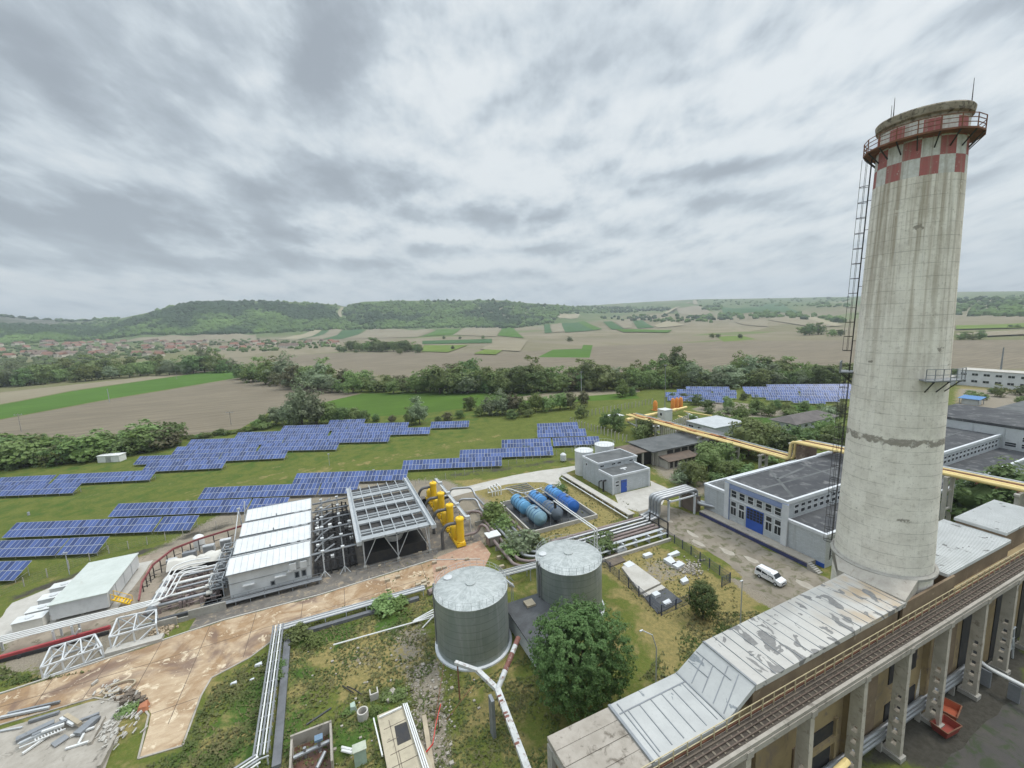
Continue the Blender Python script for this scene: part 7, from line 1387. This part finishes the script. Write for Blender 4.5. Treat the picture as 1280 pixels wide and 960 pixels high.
# ================================================================== VAN
def van():
    p0 = P(960, 733); v = thing('white_van', 'white passenger van parked on the gravel road in front of the hall', 'van', (65.3, 43.6, 0)); bx0, by0, rz = 65.3, 43.6, R(-86); c, s = math.cos(rz), math.sin(rz)
    f = lambda x, y, z: (bx0+x*c-y*s, by0+x*s+y*c, z)      # x forward
    vp = mat('van_white', (.78, .79, .80), (.74, .75, .76), .5, .25, 0, .5); bk = M['black_rubber']
    prof = [(-2.18, .35), (-2.2, 1.0), (-2.12, 1.65), (-1.95, 1.80), (.55, 1.80), (.85, 1.72), (1.35, 1.12), (2.05, .98), (2.18, .75), (2.2, .35)]; m = MB()
    def loop(y, k, inset): return [f(x*(1 if z < 1.2 else 1-.01), y*(k if z > 1.15 else 1), z) for x, z in prof]
    n = len(prof); vs = loop(-.88, .84, 0)+loop(.88, .84, 0); m.add(vs, [tuple(range(n)), tuple(range(2*n-1, n-1, -1))]+[(i, i+n, (i+1)%n+n, (i+1)%n) for i in range(n)])
    b = m.build('body', vp, v, False, .05)
    m = MB(); m.hexa([f(.86, -.70, 1.66), f(1.30, -.78, 1.16), f(1.30, .78, 1.16), f(.86, .70, 1.66), f(.89, -.70, 1.69), f(1.33, -.78, 1.19), f(1.33, .78, 1.19), f(.89, .70, 1.69)]); m.build('windscreen', G, v)
    for sd in (-1, 1):
        for x0, x1, nm in ((.05, .95, 'door'), (-1.0, -.08, 'door')):
            y = .885*sd; d = MB(); q = [f(x0, y, .45), f(x1, y, .45), f(x1, y, 1.12), f(x0, y, 1.12)]; w_ = [f(x0, y+.012*sd, .45), f(x1, y+.012*sd, .45), f(x1, y+.012*sd, 1.12), f(x0, y+.012*sd, 1.12)]; d.hexa(q[:2]+w_[1::-1]+[q[3], q[2], w_[2], w_[3]]); dd = d.build(nm, vp, v)
            h_ = MB(); h_.bar(f(x0+.1, y+.03*sd, .98), f(x0+.28, y+.03*sd, .98), .04); h_.build('handle', bk, dd)
        for x0, x1 in ((.08, .78), (-.95, -.05), (-1.95, -1.08)):
            m = MB(); y = .80*sd; m.hexa([f(x0, .865*sd, 1.17), f(x1+.12*(x0 > 0), .865*sd, 1.17), f(x1+.12*(x0 > 0), .88*sd, 1.17), f(x0, .88*sd, 1.17), f(x0, .735*sd, 1.62), f(x1-.1*(x0 > 0), .735*sd, 1.62), f(x1-.1*(x0 > 0), .752*sd, 1.62), f(x0, .752*sd, 1.62)]); m.build('side_window', G, v)
        for x in (1.32, -1.35):
            a = f(x, .62*sd, .32); bq = f(x, .9*sd, .32); wl = MB().tube([a, bq], .32, 18).build('wheel', bk, v, True); MB().tube([f(x, .89*sd, .32), f(x, .915*sd, .32)], .19, 12).build('rim', M['pale_grey'], wl, True)
        MB().bar(f(.92, .93*sd, 1.15), f(.92, 1.08*sd, 1.15), .14, .2).build('mirror', bk, v)
        MB().bar(f(2.08, .5*sd, .82), f(2.08, .82*sd, .82), .18, .16).build('headlight', mat('lamp_glass', (.6, .62, .65), None, 1, .1, 0, .6) if 'lamp_glass' not in M else M['lamp_glass'], v)
        MB().bar(f(-2.19, .66*sd, 1.1), f(-2.19, .82*sd, 1.1), .08, .4).build('tail_light', M['red_paint'], v)
        MB().bar(f(-1.8, .6*sd, 1.83), f(.4, .6*sd, 1.83), .05).build('roof_rail', M['mid_grey'], v)
    m = MB(); m.hexa([f(-2.18, -.68, 1.15), f(-2.1, -.6, 1.62), f(-2.1, .6, 1.62), f(-2.18, .68, 1.15), f(-2.23, -.68, 1.15), f(-2.15, -.6, 1.62), f(-2.15, .6, 1.62), f(-2.23, .68, 1.15)]); m.build('rear_window', G, v)
    MB().bar(f(2.19, -.5, .68), f(2.19, .5, .68), .06, .16).build('grille', bk, v); MB().bar(f(2.2, -.85, .42), f(2.2, .85, .42), .1, .2).build('bumper', M['mid_grey'], v); MB().bar(f(2.26, -.26, .47), f(2.26, .26, .47), .02, .11).build('number_plate', M['trim_white'], v)
van()

# ================================================================== LEFT: CONTAINER, UNITS, PIPES, RED FRAMES
wc = thing('white_container', 'long low white equipment container raised on feet at the left', 'container', (-42.6, 87.4, 0)); MB().box(-42.5, -35.4, 87.4, 101, .55, 3.0).build('body', M['white_metal'], wc); MB().box(-42.65, -35.25, 87.25, 101.15, 3.003, 3.16).build('roof', mat('container_roof', (.50, .535, .50), (.44, .475, .44), .3, .55, 0, .3, (.42, .44, .40), .3), wc)
m = MB()
for y in (90.6, 94, 97.4): MB().box(-35.39, -35.34, y-.05, y+.05, .6, 2.95).build('seam', M['pale_grey'], wc)
MB().box(-35.39, -35.33, 87.9, 89.6, .7, 2.8).build('door', M['pale_grey'], wc); m = MB(); [m.box(x-.2, x+.2, y-.2, y+.2, 0, .55) for x in (-42, -39, -35.8) for y in (88, 92, 96.5, 100.5)]; m.build('feet', M['concrete'], wc)
for k, y in enumerate([87.6, 90.9, 94.4, 97.9]):
    r_ = thing('cooling_unit', f'pale box shaped cooling unit left of the white container, {ORD[k]} from the pipe rack', 'cooling unit', (-45.4, y, 0), 'cooling units'); MB().box(-46.7, -43.2, y-.9, y+.9, .1, 1.75 if k == 0 else 1.4).build('body', M['tarp'] if k == 0 else M['white_metal'], r_); MB().box(-46.8, -43.1, y-1.0, y+1.0, (1.75 if k == 0 else 1.4)+.003, (1.75 if k == 0 else 1.4)+.08).build('top', M['white_roof'], r_); MB().lathe([(.5, 1.5), (.5, 1.62 if k else 1.95)], 16, (-45, y)).build('fan_cover', M['white_metal'], r_)
st = thing('yellow_stair', 'short yellow steel stair at the right end of the white container', 'stair', (-34, 88, 0)); m = MB()
for dy in (0, 1.1): m.bar((-32.8, 87.6+dy, 0), (-35.1, 87.6+dy, 1.6), .08, .18); m.bar((-32.8, 87.6+dy, 1.0), (-35.1, 87.6+dy, 2.6), .06); m.bar((-32.8, 87.6+dy, 0), (-32.8, 87.6+dy, 1.0), .06); m.bar((-35.1, 87.6+dy, 1.6), (-35.1, 87.6+dy, 2.6), .06)
for i in range(6): k = i/6; m.box(-33-2.2*k-.13, -33-2.2*k+.13, 87.65, 88.65, .2+1.4*k, .25+1.4*k)
m.build('frame', M['yellow_paint'], st)
wp = thing('white_pipe_rack', 'rack of four long white pipes crossing the left edge above the red channel', 'pipe rack', (-38, 82, 0))
for k in range(4):
    MB().tube(bent([(-70, 81.0+k*.5, 2.4), (-28.0+k*.75, 81.0+k*.5, 2.4), (-28.0+k*.75, 93.5-k*1.6, 2.4), (-25.5, 94.4-k*1.6, 2.4), (-22.5, 94.6-k*1.6, 2.0)], 1.0), .115, 8).build('pipe', M['pipe_white'], wp, True)
for x in (-66, -56, -46, -39.5, -37.4): m = MB(); m.bar((x, 80.9, 0), (x, 80.9, 2.25), .22); m.bar((x, 82.8, 0), (x, 82.8, 2.25), .22); m.bar((x, 80.7, 2.2), (x, 83, 2.2), .16); m.build('support', M['white_metal'], wp)
m = MB(); m.bar((-37.4, 80.8, .3), (-36.2, 80.0, 2.0), .2); m.build('prop', M['white_metal'], wp)
rc = thing('red_channel', 'dark red steel channel rail running along the white pipes and round the container', 'channel', (-45, 82, 0)); m = MB()
for a, b in [((-70, 79.6), (-45, 79.8)), ((-45, 79.8), (-33, 80.6)), ((-52.5, 79.8), (-53.5, 92))]: m.bar((*a, .75), (*b, .75), .4, .5)
m.build('rail', M['red_paint'], rc); m = MB(); [m.box(x-.15, x+.15, 79.5, 79.95, 0, .5) for x in np.arange(-68, -33, 4.2)]; m.bar((-70, 79.2, .35), (-33, 79.9, .35), .25, .5); m.build('under_frame', M['black_steel'], rc)
ra = thing('red_arch_frame', 'long curved dark red beam with posts over the small equipment behind the container', 'frame', (-30, 100, 0)); pts = [(-31.6, 87.5, .4), (-32.0, 91, 1.8), (-31.6, 95.4, 2.6), (-29.6, 100.2, 2.9), (-26.0, 102.4, 2.9), (-18.6, 105.0, 2.9)]; m = MB()
for a, b in zip(pts, pts[1:]): m.bar(a, b, .22, .36)
m.build('beam', mat('dull_red', (.25, .075, .075), (.19, .06, .06), 1.2, .6, 0, .3, (.35, .2, .16), .3), ra); m = MB()
for a, b in zip(pts[1:], pts[2:]):
    for k in (0, .33, .66): q = Vector(a).lerp(Vector(b), k); m.bar((q.x, q.y, 0), (q.x, q.y, q.z), .14); m.bar((q.x, q.y, q.z*.5), (q.x+.9, q.y+.4, q.z*.5), .1)
m.build('post', M['black_steel'], ra)
for k, (x, y, w_, d_, h_, mt, lab) in enumerate([(-29.6, 98.4, 1.6, 1.0, 1.7, 'pale_grey', 'grey cabinet under the red beam, leftmost of four'), (-27.2, 100.3, 2.2, 1.0, 1.6, 'mid_grey', 'dark grey cabinet under the red beam'), (-24.2, 101.6, 2.0, 1.0, 1.6, 'pale_grey', 'grey cabinet under the red beam, third from the container'), (-21.4, 102.6, 2.0, 1.0, 1.7, 'white_metal', 'white cabinet under the red beam, nearest the white building')]):
    r_ = thing('equipment_cabinet', lab, 'cabinet', (x, y, 0)); MB().box(x-w_/2, x+w_/2, y-d_/2, y+d_/2, .15, h_).build('body', M[mt], r_); MB().box(x-w_/2+.1, x+w_/2-.1, y-d_/2-.03, y-d_/2-.001, .35, h_-.2).build('door', M['mid_grey'], r_)
r_ = thing('white_dome', 'small white dome cap behind the red beam', 'dome', (-26.4, 104.4, 0)); MB().lathe([(1.0, 0), (1.0, 1.6), (.95, 2.6), (.6, 2.95), (.03, 3.1)], 20, (-26.4, 104.4)).build('shell', M['pipe_white'], r_, True)
# tarpaulin covered block
m = MB(); xs_ = np.linspace(-29.6, -20.8, 15); ys_ = np.linspace(94.6, 98.0, 7); vs = []; fs = []; random.seed(4)
for i, x in enumerate(xs_):
    for j, y in enumerate(ys_):
        ed = min(j, 6-j)/3; z = 1.0+1.2*min(1, ed*1.6)+random.uniform(-.1, .1)-.35*(abs(i-7) < 1)+.1*math.sin(i*1.3); vs.append((x, y+random.uniform(-.08, .08), z))
for i in range(14):
    for j in range(6): fs.append((i*7+j, (i+1)*7+j, (i+1)*7+j+1, i*7+j+1))
m.add(vs, fs); tc = thing('covered_equipment', 'long block under a cream tarpaulin behind the pipe rows', 'equipment', (-25, 96, 0)); cv_ = m.build('tarpaulin', M['tarp'], tc, True); MB().box(-29.3, -21.1, 95, 97.6, 0, .98).build('base', M['black_steel'], tc)
# rows of insulated pipes ending in flanges
ms = thing('pipe_headers', 'parallel short white pipe headers with flanged ends in the yard left of the white building', 'pipes', (-26, 87, 0)); random.seed(9)
for k in range(6):
    y = 82.6+k*1.95; x0 = -27.4+random.uniform(-.8, .8); x1 = -20.6+random.uniform(-.8, .5); z = 1.35+random.uniform(-.2, .3); MB().tube([(x0, y, z), (x1, y+.2, z)], .2 if k % 3 else .27, 10).build('pipe', M['pipe_white' if k % 2 else 'clad_pipe'], ms, True); MB().tube([(x1-.1, y+.2, z), (x1+.7, y+.2, z)], .4, 12).build('flange', M['tarp'], ms, True)
    MB().lathe([(.9, .1), (.9, .5), (.5, .9), (.1, 1.2)], 14, (-28.8, y+.5)).build('valve', M['pipe_white' if k % 2 else 'mid_grey'], ms, True)
m = MB()
for k in range(9): y = 82.4+k*1.3; m.tube([(-29.5, y, .5), (-18.9, y+random.uniform(-.6, .6), .5)], .13, 6); m.box(-24.2, -23.9, y-.2, y+.2, 0, 1.1)
for k in range(70): x, y = random.uniform(-29.5, -19.5), random.uniform(82, 94); s_ = random.uniform(.08, .32); m.box(x-s_, x+s_, y-s_, y+s_, 0, random.uniform(.5, 1.3))
m.build('under_pipes', M['pipe_brown'], ms)
vf = thing('valve_rack', 'grey steel frames crowded with valves beside the white building', 'frame', (-19.6, 88, 0)); m = MB()
for y in (82.6, 86.5, 90.4, 94.2):
    for x in (-20.4, -18.6): m.bar((x, y, 0), (x, y, 3.2), .13); m.bar((x, y+2.6, 0), (x, y+2.6, 3.2), .13); m.bar((x, y, 3.1), (x, y+2.6, 3.1), .12); m.bar((x, y, 1.8), (x, y+2.6, 1.8), .1)
    for z in (1.8, 3.1): m.bar((-20.4, y, z), (-18.6, y, z), .12); m.bar((-20.4, y+2.6, z), (-18.6, y+2.6, z), .12)
m.build('lattice', M['pale_grey'], vf); m = MB()
for k in range(60): x, y, z = random.uniform(-20.6, -18.4), random.uniform(82.5, 97), random.uniform(.4, 3.1); s_ = random.uniform(.1, .3); m.box(x-s_, x+s_, y-s_, y+s_, z-s_, z+s_)
for k in range(16): y = 82.8+k*.9; m.tube([(-20.8, y, random.uniform(.8, 3)), (-18.2, y+.2, random.uniform(.8, 3))], .09, 6)
m.build('valves', M['mid_grey'], vf)
gp_ = thing('tripod_mast', 'tall thin white tripod mast at the left rear corner of the white building', 'mast', (-19, 100, 0)); m = MB(); m.bar((-19.8, 99.5, 0), (-19.0, 106.0, 6.2), .14); m.bar((-19.2, 108.5, 0), (-19.0, 106, 6.2), .14); m.bar((-18.6, 106.4, 0), (-19, 106, 6.2), .14); m.bar((-18.6, 108.0, 0), (-18.2, 108.8, 7), .2); m.build('leg', M['white_metal'], gp_); MB().box(-19.3, -18.7, 105.8, 106.3, 6.2, 6.6).build('head', M['pale_grey'], gp_)
lw = thing('low_wall', 'broken low concrete wall at the edge of the rusty road left of the white building', 'wall', (-24, 78, 0)); m = MB(); m.box(-27, -24, 77.6, 77.9, 0, 1.3); m.box(-22.6, -17.6, 78.2, 78.5, 0, 1.4); m.box(-24.0, -22.6, 78.0, 78.2, 0, .7); m.build('wall', M['concrete'], lw); m = MB(); m.bar((-27.5, 79.3, .5), (-3.5, 79.9, .5), .5, .5); m.build('dark_beam', M['dark_grey'], lw)
random.seed(8); m = MB()
for i in range(90):
    x, y = random.gauss(-25.9, .9), random.gauss(77.2, 1.0); s_ = random.uniform(.1, .32); m.prism([(x+s_*math.cos(a)*random.uniform(.6, 1.2), y+s_*math.sin(a)*random.uniform(.6, 1.2)) for a in (0, 1.2, 2.6, 3.7, 5)], 0, random.uniform(.1, .5))
tag(m.build('stone_heap', mat('stone_tan', (.42, .34, .24), (.33, .26, .18), 2, .95)), 'heap of tan stones at the corner of the low wall', 'stones', kind='stuff')
# two white truss frames lying by the road
def truss(name, lab, pts, h, n):
    q = [P(*p_) for p_ in pts]; r_ = thing(name, lab, 'truss', q[0]); m = MB(); up = Vector((0, 0, h))
    a, b, c, d = q
    for p_, q_ in ((a, b), (d, c), (a, d), (b, c)): m.bar(p_+Vector((0, 0, .15)), q_+Vector((0, 0, .15)), .2); m.bar(p_+up, q_+up, .2)
    for i in range(n+1):
        k = i/n; e, g = a.lerp(b, k), d.lerp(c, k); m.bar(e, e+up, .16); m.bar(g, g+up, .16); m.bar(e+up, g+up, .14)
        if i < n: e2, g2 = a.lerp(b, k+1/n), d.lerp(c, k+1/n); m.bar(e, e2+up, .13); m.bar(g+up, g2, .13); m.bar(e+up, g2+up, .12); m.bar(e+Vector((0, 0, .15)), g2+Vector((0, 0, .15)), .12)
    m.build('lattice', M['white_metal'], r_); return r_
truss('steel_truss', 'white steel truss frame lying at the road edge, the left of two', [(54, 849), (130, 822), (121, 806), (66, 823)], 1.7, 3); truss('steel_truss', 'white steel truss frame with crossed bars, the right of two', [(140, 814), (198, 797), (198, 778), (150, 789)], 2.2, 2)
m = MB(); q = P(168, 808); m.box(q.x-3.2, q.x+3.4, q.y-.7, q.y+.7, 0, .5); tag(origin(m.build('concrete_sleeper', M['pale_concrete'])), 'pale concrete block lying under the right truss frame', 'block')

# ================================================================== SCRAP ON THE SLAB, FOREGROUND PITS
random.seed(21)
def scrap(px0, px1, w_, h_, z, mt, lab, name='scrap_beam', cat='scrap'):
    a, b = P(*px0, z), P(*px1, z); m = MB(); m.bar(a, b, w_, h_); return lone(m, name, M[mt], lab, cat)
for a, b, w_, h_, z, mt, lab in [((0, 897), (62, 884), .3, .25, .3, 'pale_grey', 'long grey beam at the upper edge of the scrap slab'), ((10, 892), (75, 877), .25, .25, .3, 'mid_grey', 'dark grey beam next to the upper edge of the scrap slab'), ((36, 902), (74, 890), .35, .3, .3, 'mid_grey', 'short dark box beam near the upper edge of the scrap slab'), ((0, 914), (28, 909), .18, .15, .2, 'pale_grey', 'pale rod at the left end of the scrap slab'),
    ((20, 925), (68, 902), .7, .3, .4, 'mid_grey', 'wide grey channel in the scrap pile'), ((24, 930), (70, 908), .3, .3, .7, 'pale_grey', 'pale beam lying across the scrap pile'), ((40, 920), (84, 900), .4, .3, .8, 'mid_grey', 'dark beam lying on top of the scrap pile'), ((82, 894), (100, 905), .4, .35, .7, 'plank_pale', 'yellowish timber baulk on the scrap pile'), ((76, 898), (92, 906), .3, .3, .6, 'white_metal', 'short white beam beside the timber baulk'),
    ((96, 918), (122, 896), .9, .4, .4, 'mid_grey', 'grey steel box frame at the right of the scrap pile'), ((88, 920), (118, 909), .22, .2, .3, 'pipe_white', 'white rod in front of the box frame'), ((82, 936), (114, 926), .22, .2, .2, 'pipe_white', 'white rod nearest the cracked slab edge'), ((98, 930), (105, 917), .2, .2, .25, 'pipe_white', 'short white rod joining the two white rods'), ((66, 932), (84, 920), 1.0, .15, .2, 'clad_pipe', 'bent grey sheet lying in front of the scrap pile'),
    ((28, 942), (60, 920), .2, .2, .3, 'pipe_white', 'long white rod at the front of the scrap pile'), ((95, 903), (124, 892), .3, .3, .6, 'clad_pipe', 'grey angle bar over the box frame'), ((52, 915), (80, 905), .25, .2, .9, 'pipe_white', 'white bar on the top of the scrap pile')]:
    scrap(a, b, w_, h_, z, mt, lab)
m = MB(); a, b, c, d = P(24, 935, .5), P(82, 911, .5), P(80, 907, .5), P(22, 930, .5)
m.bar(a, b, .12); m.bar(d, c, .12)
for i in range(9): m.bar(a.lerp(b, .35+i*.07), d.lerp(c, .35+i*.07), .1)
tag(origin(m.build('scrap_ladder', M['pipe_white'])), 'white ladder like grating lying on the scrap pile', 'scrap ladder')
m = MB()
for i in range(120):
    px, py = random.choice([(random.gauss(140, 12), random.gauss(868, 6)), (random.gauss(165, 9), random.gauss(895, 10)), (random.gauss(140, 10), random.gauss(918, 8))]); q = P(px, py); s_ = random.uniform(.1, .4); m.bar((q.x-s_, q.y, random.uniform(.05, .3)), (q.x+s_*random.uniform(-1, 1), q.y+s_*1.4, random.uniform(.05, .5)), random.uniform(.06, .3))
tag(m.build('debris', M['pale_concrete']), 'scattered broken debris around the scrap slab', 'debris', kind='stuff')
m = MB()
for i in range(60): px, py = random.gauss(165, 8), random.gauss(874, 4); q = P(px, py); s_ = random.uniform(.06, .25); m.box(q.x-s_, q.x+s_, q.y-s_, q.y+s_, 0, random.uniform(.1, .6))
tag(m.build('dark_debris', M['timber']), 'dark pile of broken pieces beside the rusty road', 'debris', kind='stuff')
q = P(150, 861); m = MB()
for i in range(18): a, b = 2*math.pi*i/18, 2*math.pi*(i+1)/18; m.bar((q.x+1.6*math.cos(a), q.y+.9*math.sin(a), .3), (q.x+1.6*math.cos(b), q.y+.9*math.sin(b), .3), .18)
lone(m, 'pale_ring', M['plank_pale'], 'pale ring lying on the rusty road beside the debris', 'ring')
q = P(179, 887); lone(MB().hexa([(q.x-.5, q.y-.6, 0), (q.x+.6, q.y-.5, 0), (q.x+.5, q.y+.7, 0), (q.x-.6, q.y+.6, 0), (q.x-.3, q.y-.4, .7), (q.x+.5, q.y-.3, .5), (q.x+.4, q.y+.5, .8), (q.x-.4, q.y+.5, .5)]), 'orange_lump', mat('brick_orange', (.42, .17, .09), (.34, .14, .08), 2, .9), 'orange red lump at the road kerb beside the debris', 'lump')
m = MB(); m.bar(P(112, 930, .2), P(130, 897, .2), .35, .4); m.bar(P(124, 960, .3), P(144, 922, .3), .35, .6); tag(origin(m.build('slab_edge', M['old_concrete'])), 'broken concrete edge beams of the scrap slab', 'edge beams')
for px, py, lab, s_ in [(323, 832, 'white stone block in the grass beside the ladder rack', .5), (292, 855, 'pale short post lying in the grass left of the ladder rack', .4), (315, 850, 'pale thin rod in the grass left of the ladder rack', .3)]:
    q = P(px, py); lone(MB().hexa([(q.x-s_, q.y-s_*.4, 0), (q.x+s_, q.y-s_*.5, 0), (q.x+s_*.9, q.y+s_*.5, 0), (q.x-s_*.8, q.y+s_*.4, 0), (q.x-s_*.8, q.y-s_*.3, s_*.6), (q.x+s_*.9, q.y-s_*.4, s_*.5), (q.x+s_*.8, q.y+s_*.4, s_*.7), (q.x-s_*.7, q.y+s_*.3, s_*.5)]), 'stone_block', M['trim_white'], lab, 'stone')
# open concrete chamber with pipework
oc = thing('open_chamber', 'open concrete chamber with pipes inside at the bottom edge', 'chamber', (-4.6, 45, 0)); m = MB(); x0, x1, y0, y1 = -6.7, -2.6, 42.5, 47.4
m.box(x0, x1, y1-.22, y1, 0, 1.5); m.box(x0, x0+.22, y0, y1-.22, 0, 1.2); m.box(x1-.22, x1, y0, y1-.22, 0, 1.4); m.box(x0+.22, x1-.22, y0, y1-.22, 0, .05); m.build('wall', M['old_concrete'], oc); MB().box(x0+.25, x1-.25, y0, y1-.25, .05, .07).build('floor', mat('wet_rust_floor', (.12, .06, .04), (.08, .045, .035), 1, .4), oc)
m = MB(); m.tube([(x0+.3, 45.3, .7), (x1-.3, 45.6, .7)], .22, 9); m.tube([(-5.3, 45.4, .1), (-5.3, 45.4, 1.3)], .16, 8); m.tube([(-3.9, 45.5, .1), (-3.9, 45.5, 1.5)], .2, 8); m.tube([(-4.2, 43.2, .5), (-3.4, 44.6, .6)], .2, 8); m.build('pipework', M['clad_pipe'], oc); m = MB(); m.box(-4.3, -3.5, 45.2, 45.9, 1.5, 1.75); m.build('gearbox', mat('machine_blue', (.16, .24, .33), None, 1, .5), oc)
gb = thing('green_cabinet', 'pale green metal cabinet beside the open chamber', 'cabinet', P(451, 950)); q = P(451, 952); MB().box(q.x-.6, q.x+.6, q.y-.45, q.y+.45, 0, 1.7).build('body', mat('mint_metal', (.36, .45, .38), (.3, .38, .32), 1, .6), gb); MB().box(q.x-.68, q.x+.68, q.y-.52, q.y+.52, 1.703, 1.8).build('lid', mat('mint_lid', (.42, .45, .36), None, 1, .7), gb)
m = MB(); [m.tube([P(427, 934+k*4, .5), P(440, 937+k*4, .5)], .14, 8) for k in range(2)]; tag(origin(m.build('twin_pipe', M['pipe_white'])), 'twin short white pipes joining the chamber and the green cabinet', 'pipes')
m = MB(); m.prism([P(a, b)[:2] for a, b in [(472, 900), (503, 887), (540, 960), (545, 985), (488, 985)]], 0, .6); pf_ = thing('slab_platform', 'tan slab platform with a square black opening at the bottom edge', 'platform', P(505, 935)); m.build('slab', mat('slab_tan', (.44, .39, .29), (.36, .32, .24), .7, .9, 0, .15, (.25, .22, .17), .3), pf_); m = MB(); m.prism([P(a, b, .6)[:2] for a, b in [(493, 908), (508, 902), (514, 924), (497, 932)]], .603, .62); m.build('opening', M['black_steel'], pf_)
m = MB(); m.bar(P(474, 897, .75), P(502, 884, .75), .16, .2); m.bar(P(467, 898, .8), P(478, 945, .8), .14, .2); [m.bar(P(504+k*2.2, 880-k*.5, .85), P(530+k*3, 962, .85), .13, .16) for k in range(3)]; m.build('edge_rail', M['pipe_white'], pf_)
m = MB(); [m.bar(P(a, b, .612), P(c, d, .612), .06, .02) for a, b, c, d in [(480, 912, 507, 899), (484, 928, 498, 921), (488, 944, 518, 929), (490, 960, 526, 942), (486, 900, 500, 960), (498, 938, 504, 965)]]; m.build('slab_joint', M['timber'], pf_)
q = P(454, 897); r_ = thing('concrete_ring', 'short upright concrete pipe ring among the weeds', 'ring', q); MB().lathe([(.62, 0), (.62, .95), (.47, .95), (.47, .1)], 20, (q.x, q.y), cap=False).build('ring', M['pale_concrete'], r_, True); MB().lathe([(.46, .09), (.02, .1)], 18, (q.x, q.y), cap=False).build('inside', M['dark_grey'], r_)
q = P(487, 874); r_ = thing('manhole_slab', 'square concrete manhole slab with a round hole', 'manhole', q); MB().prism([P(a, b)[:2] for a, b in [(478, 871), (492, 862), (499, 869), (485, 880)]], 0, .35).build('slab', M['old_concrete'], r_); MB().lathe([(.3, .353), (.3, .36)], 16, (P(488, 871).x, P(488, 871).y)).build('hole', M['black_steel'], r_)
r_ = thing('concrete_box', 'small open concrete box lying beside the manhole slab', 'box', P(468, 870)); q = P(468, 872); m = MB(); m.box(q.x-.5, q.x+.5, q.y-.45, q.y-.3, 0, .9); m.box(q.x-.5, q.x-.36, q.y-.3, q.y+.5, 0, .9); m.box(q.x+.36, q.x+.5, q.y-.3, q.y+.5, 0, .9); m.build('box', M['pale_concrete'], r_)
q = P(442, 888); lone(MB().hexa([(q.x-.4, q.y-.4, 0), (q.x+.4, q.y-.3, 0), (q.x+.3, q.y+.4, 0), (q.x-.4, q.y+.3, 0), (q.x-.3, q.y-.3, .8), (q.x+.2, q.y-.3, .7), (q.x+.2, q.y+.3, .9), (q.x-.3, q.y+.3, .8)]), 'mint_block', M['mint_metal'], 'pale green block among the weeds beside the concrete ring', 'block')
lone(MB().bar(P(383, 906, .1), P(414, 885, .1), .15), 'old_rail', M['dark_grey'], 'thin dark pipe lying in the green weeds right of the ladder rack', 'pipe')
m = MB(); m.tube([P(434, 858, .1), P(443, 862, .6), P(452, 868, .1)], .07, 5); m.tube([P(428, 857, .1), P(442, 866, .3)], .07, 5); tag(origin(m.build('bent_iron', M['black_steel'])), 'bent dark iron scrap lying in the middle of the weeds', 'scrap iron')
tp_ = mat('barrier_tape', (.65, .06, .05), (.6, .05, .045), 1, .6); m = MB(); a, b, c, d = P(545, 905, 1.0), P(541, 930, .7), P(528, 946, .3), P(520, 958, .1)
for p_, q_ in ((P(551, 880, 1.3), a), (a, b), (b, c), (c, d)): m.bar(p_, q_, .05, .18)
lone(m, 'barrier_tape', tp_, 'loose red barrier tape trailing beside the slab platform', 'tape'); q = P(548, 912); lone(MB().tube([(q.x, q.y, 0), (q.x+.1, q.y, 1.4)], .06, 6), 'tape_stake', M['rust'], 'thin rusty stake holding the red tape', 'stake')
for a, b, lab in [((555, 830), (543, 905), 'thin rusty rod leaning in the gravel left of the near tank'), ((590, 858), (558, 900), 'thin pale rod lying in the grass below the near tank')]: lone(MB().tube([P(*a, .9), P(*b, .1)], .04, 5), 'leaning_rod', M['rust'], lab, 'rod')
m = MB(); m.bar(P(530, 895, .15), P(545, 990, .15), .5, .3); tag(origin(m.build('edge_beam', M['plank_pale'])), 'tan edge beam along the right side of the slab platform', 'beam')
random.seed(14); m = MB()
for i in range(420):
    px, py = random.uniform(505, 565), random.uniform(830, 960); q = P(px, py); s_ = random.uniform(.03, .11)*(2 if random.random() < .06 else 1); m.box(q.x-s_, q.x+s_, q.y-s_, q.y+s_*random.uniform(.4, 1), 0, s_)
for i in range(60): q = P(random.uniform(380, 600), random.uniform(790, 960)); s_ = random.uniform(.05, .17); m.box(q.x-s_, q.x+s_, q.y-s_, q.y+s_*random.uniform(.4, 1), 0, s_)
tag(m.build('loose_stones', M['old_concrete']), 'small loose stones strewn over the gravel strip beside the near tank', 'stones', kind='stuff')
sv = thing('slanting_pipes', 'bundle of thin white pipes slanting off the road rack left of the near tank', 'pipes', P(528, 775)); m = MB(); [m.tube([P(542, 762+k*3, .9), P(518-k*2, 775+k*2, .3)], .1, 6) for k in range(3)]; m.bar(P(544, 768, 1), P(528, 785, .1), .14); m.build('pipe', M['pipe_white'], sv)
random.seed(2); m = MB()
for i in range(26): q = P(random.uniform(470, 640), random.uniform(685, 735)); s_ = random.uniform(.15, .5); m.box(q.x-s_, q.x+s_, q.y-s_*.6, q.y+s_*.6, 0, s_*1.2)
tag(m.build('road_clutter', M['plank_pale']), 'scattered planks and pieces on the road behind the near tank', 'clutter', kind='stuff')
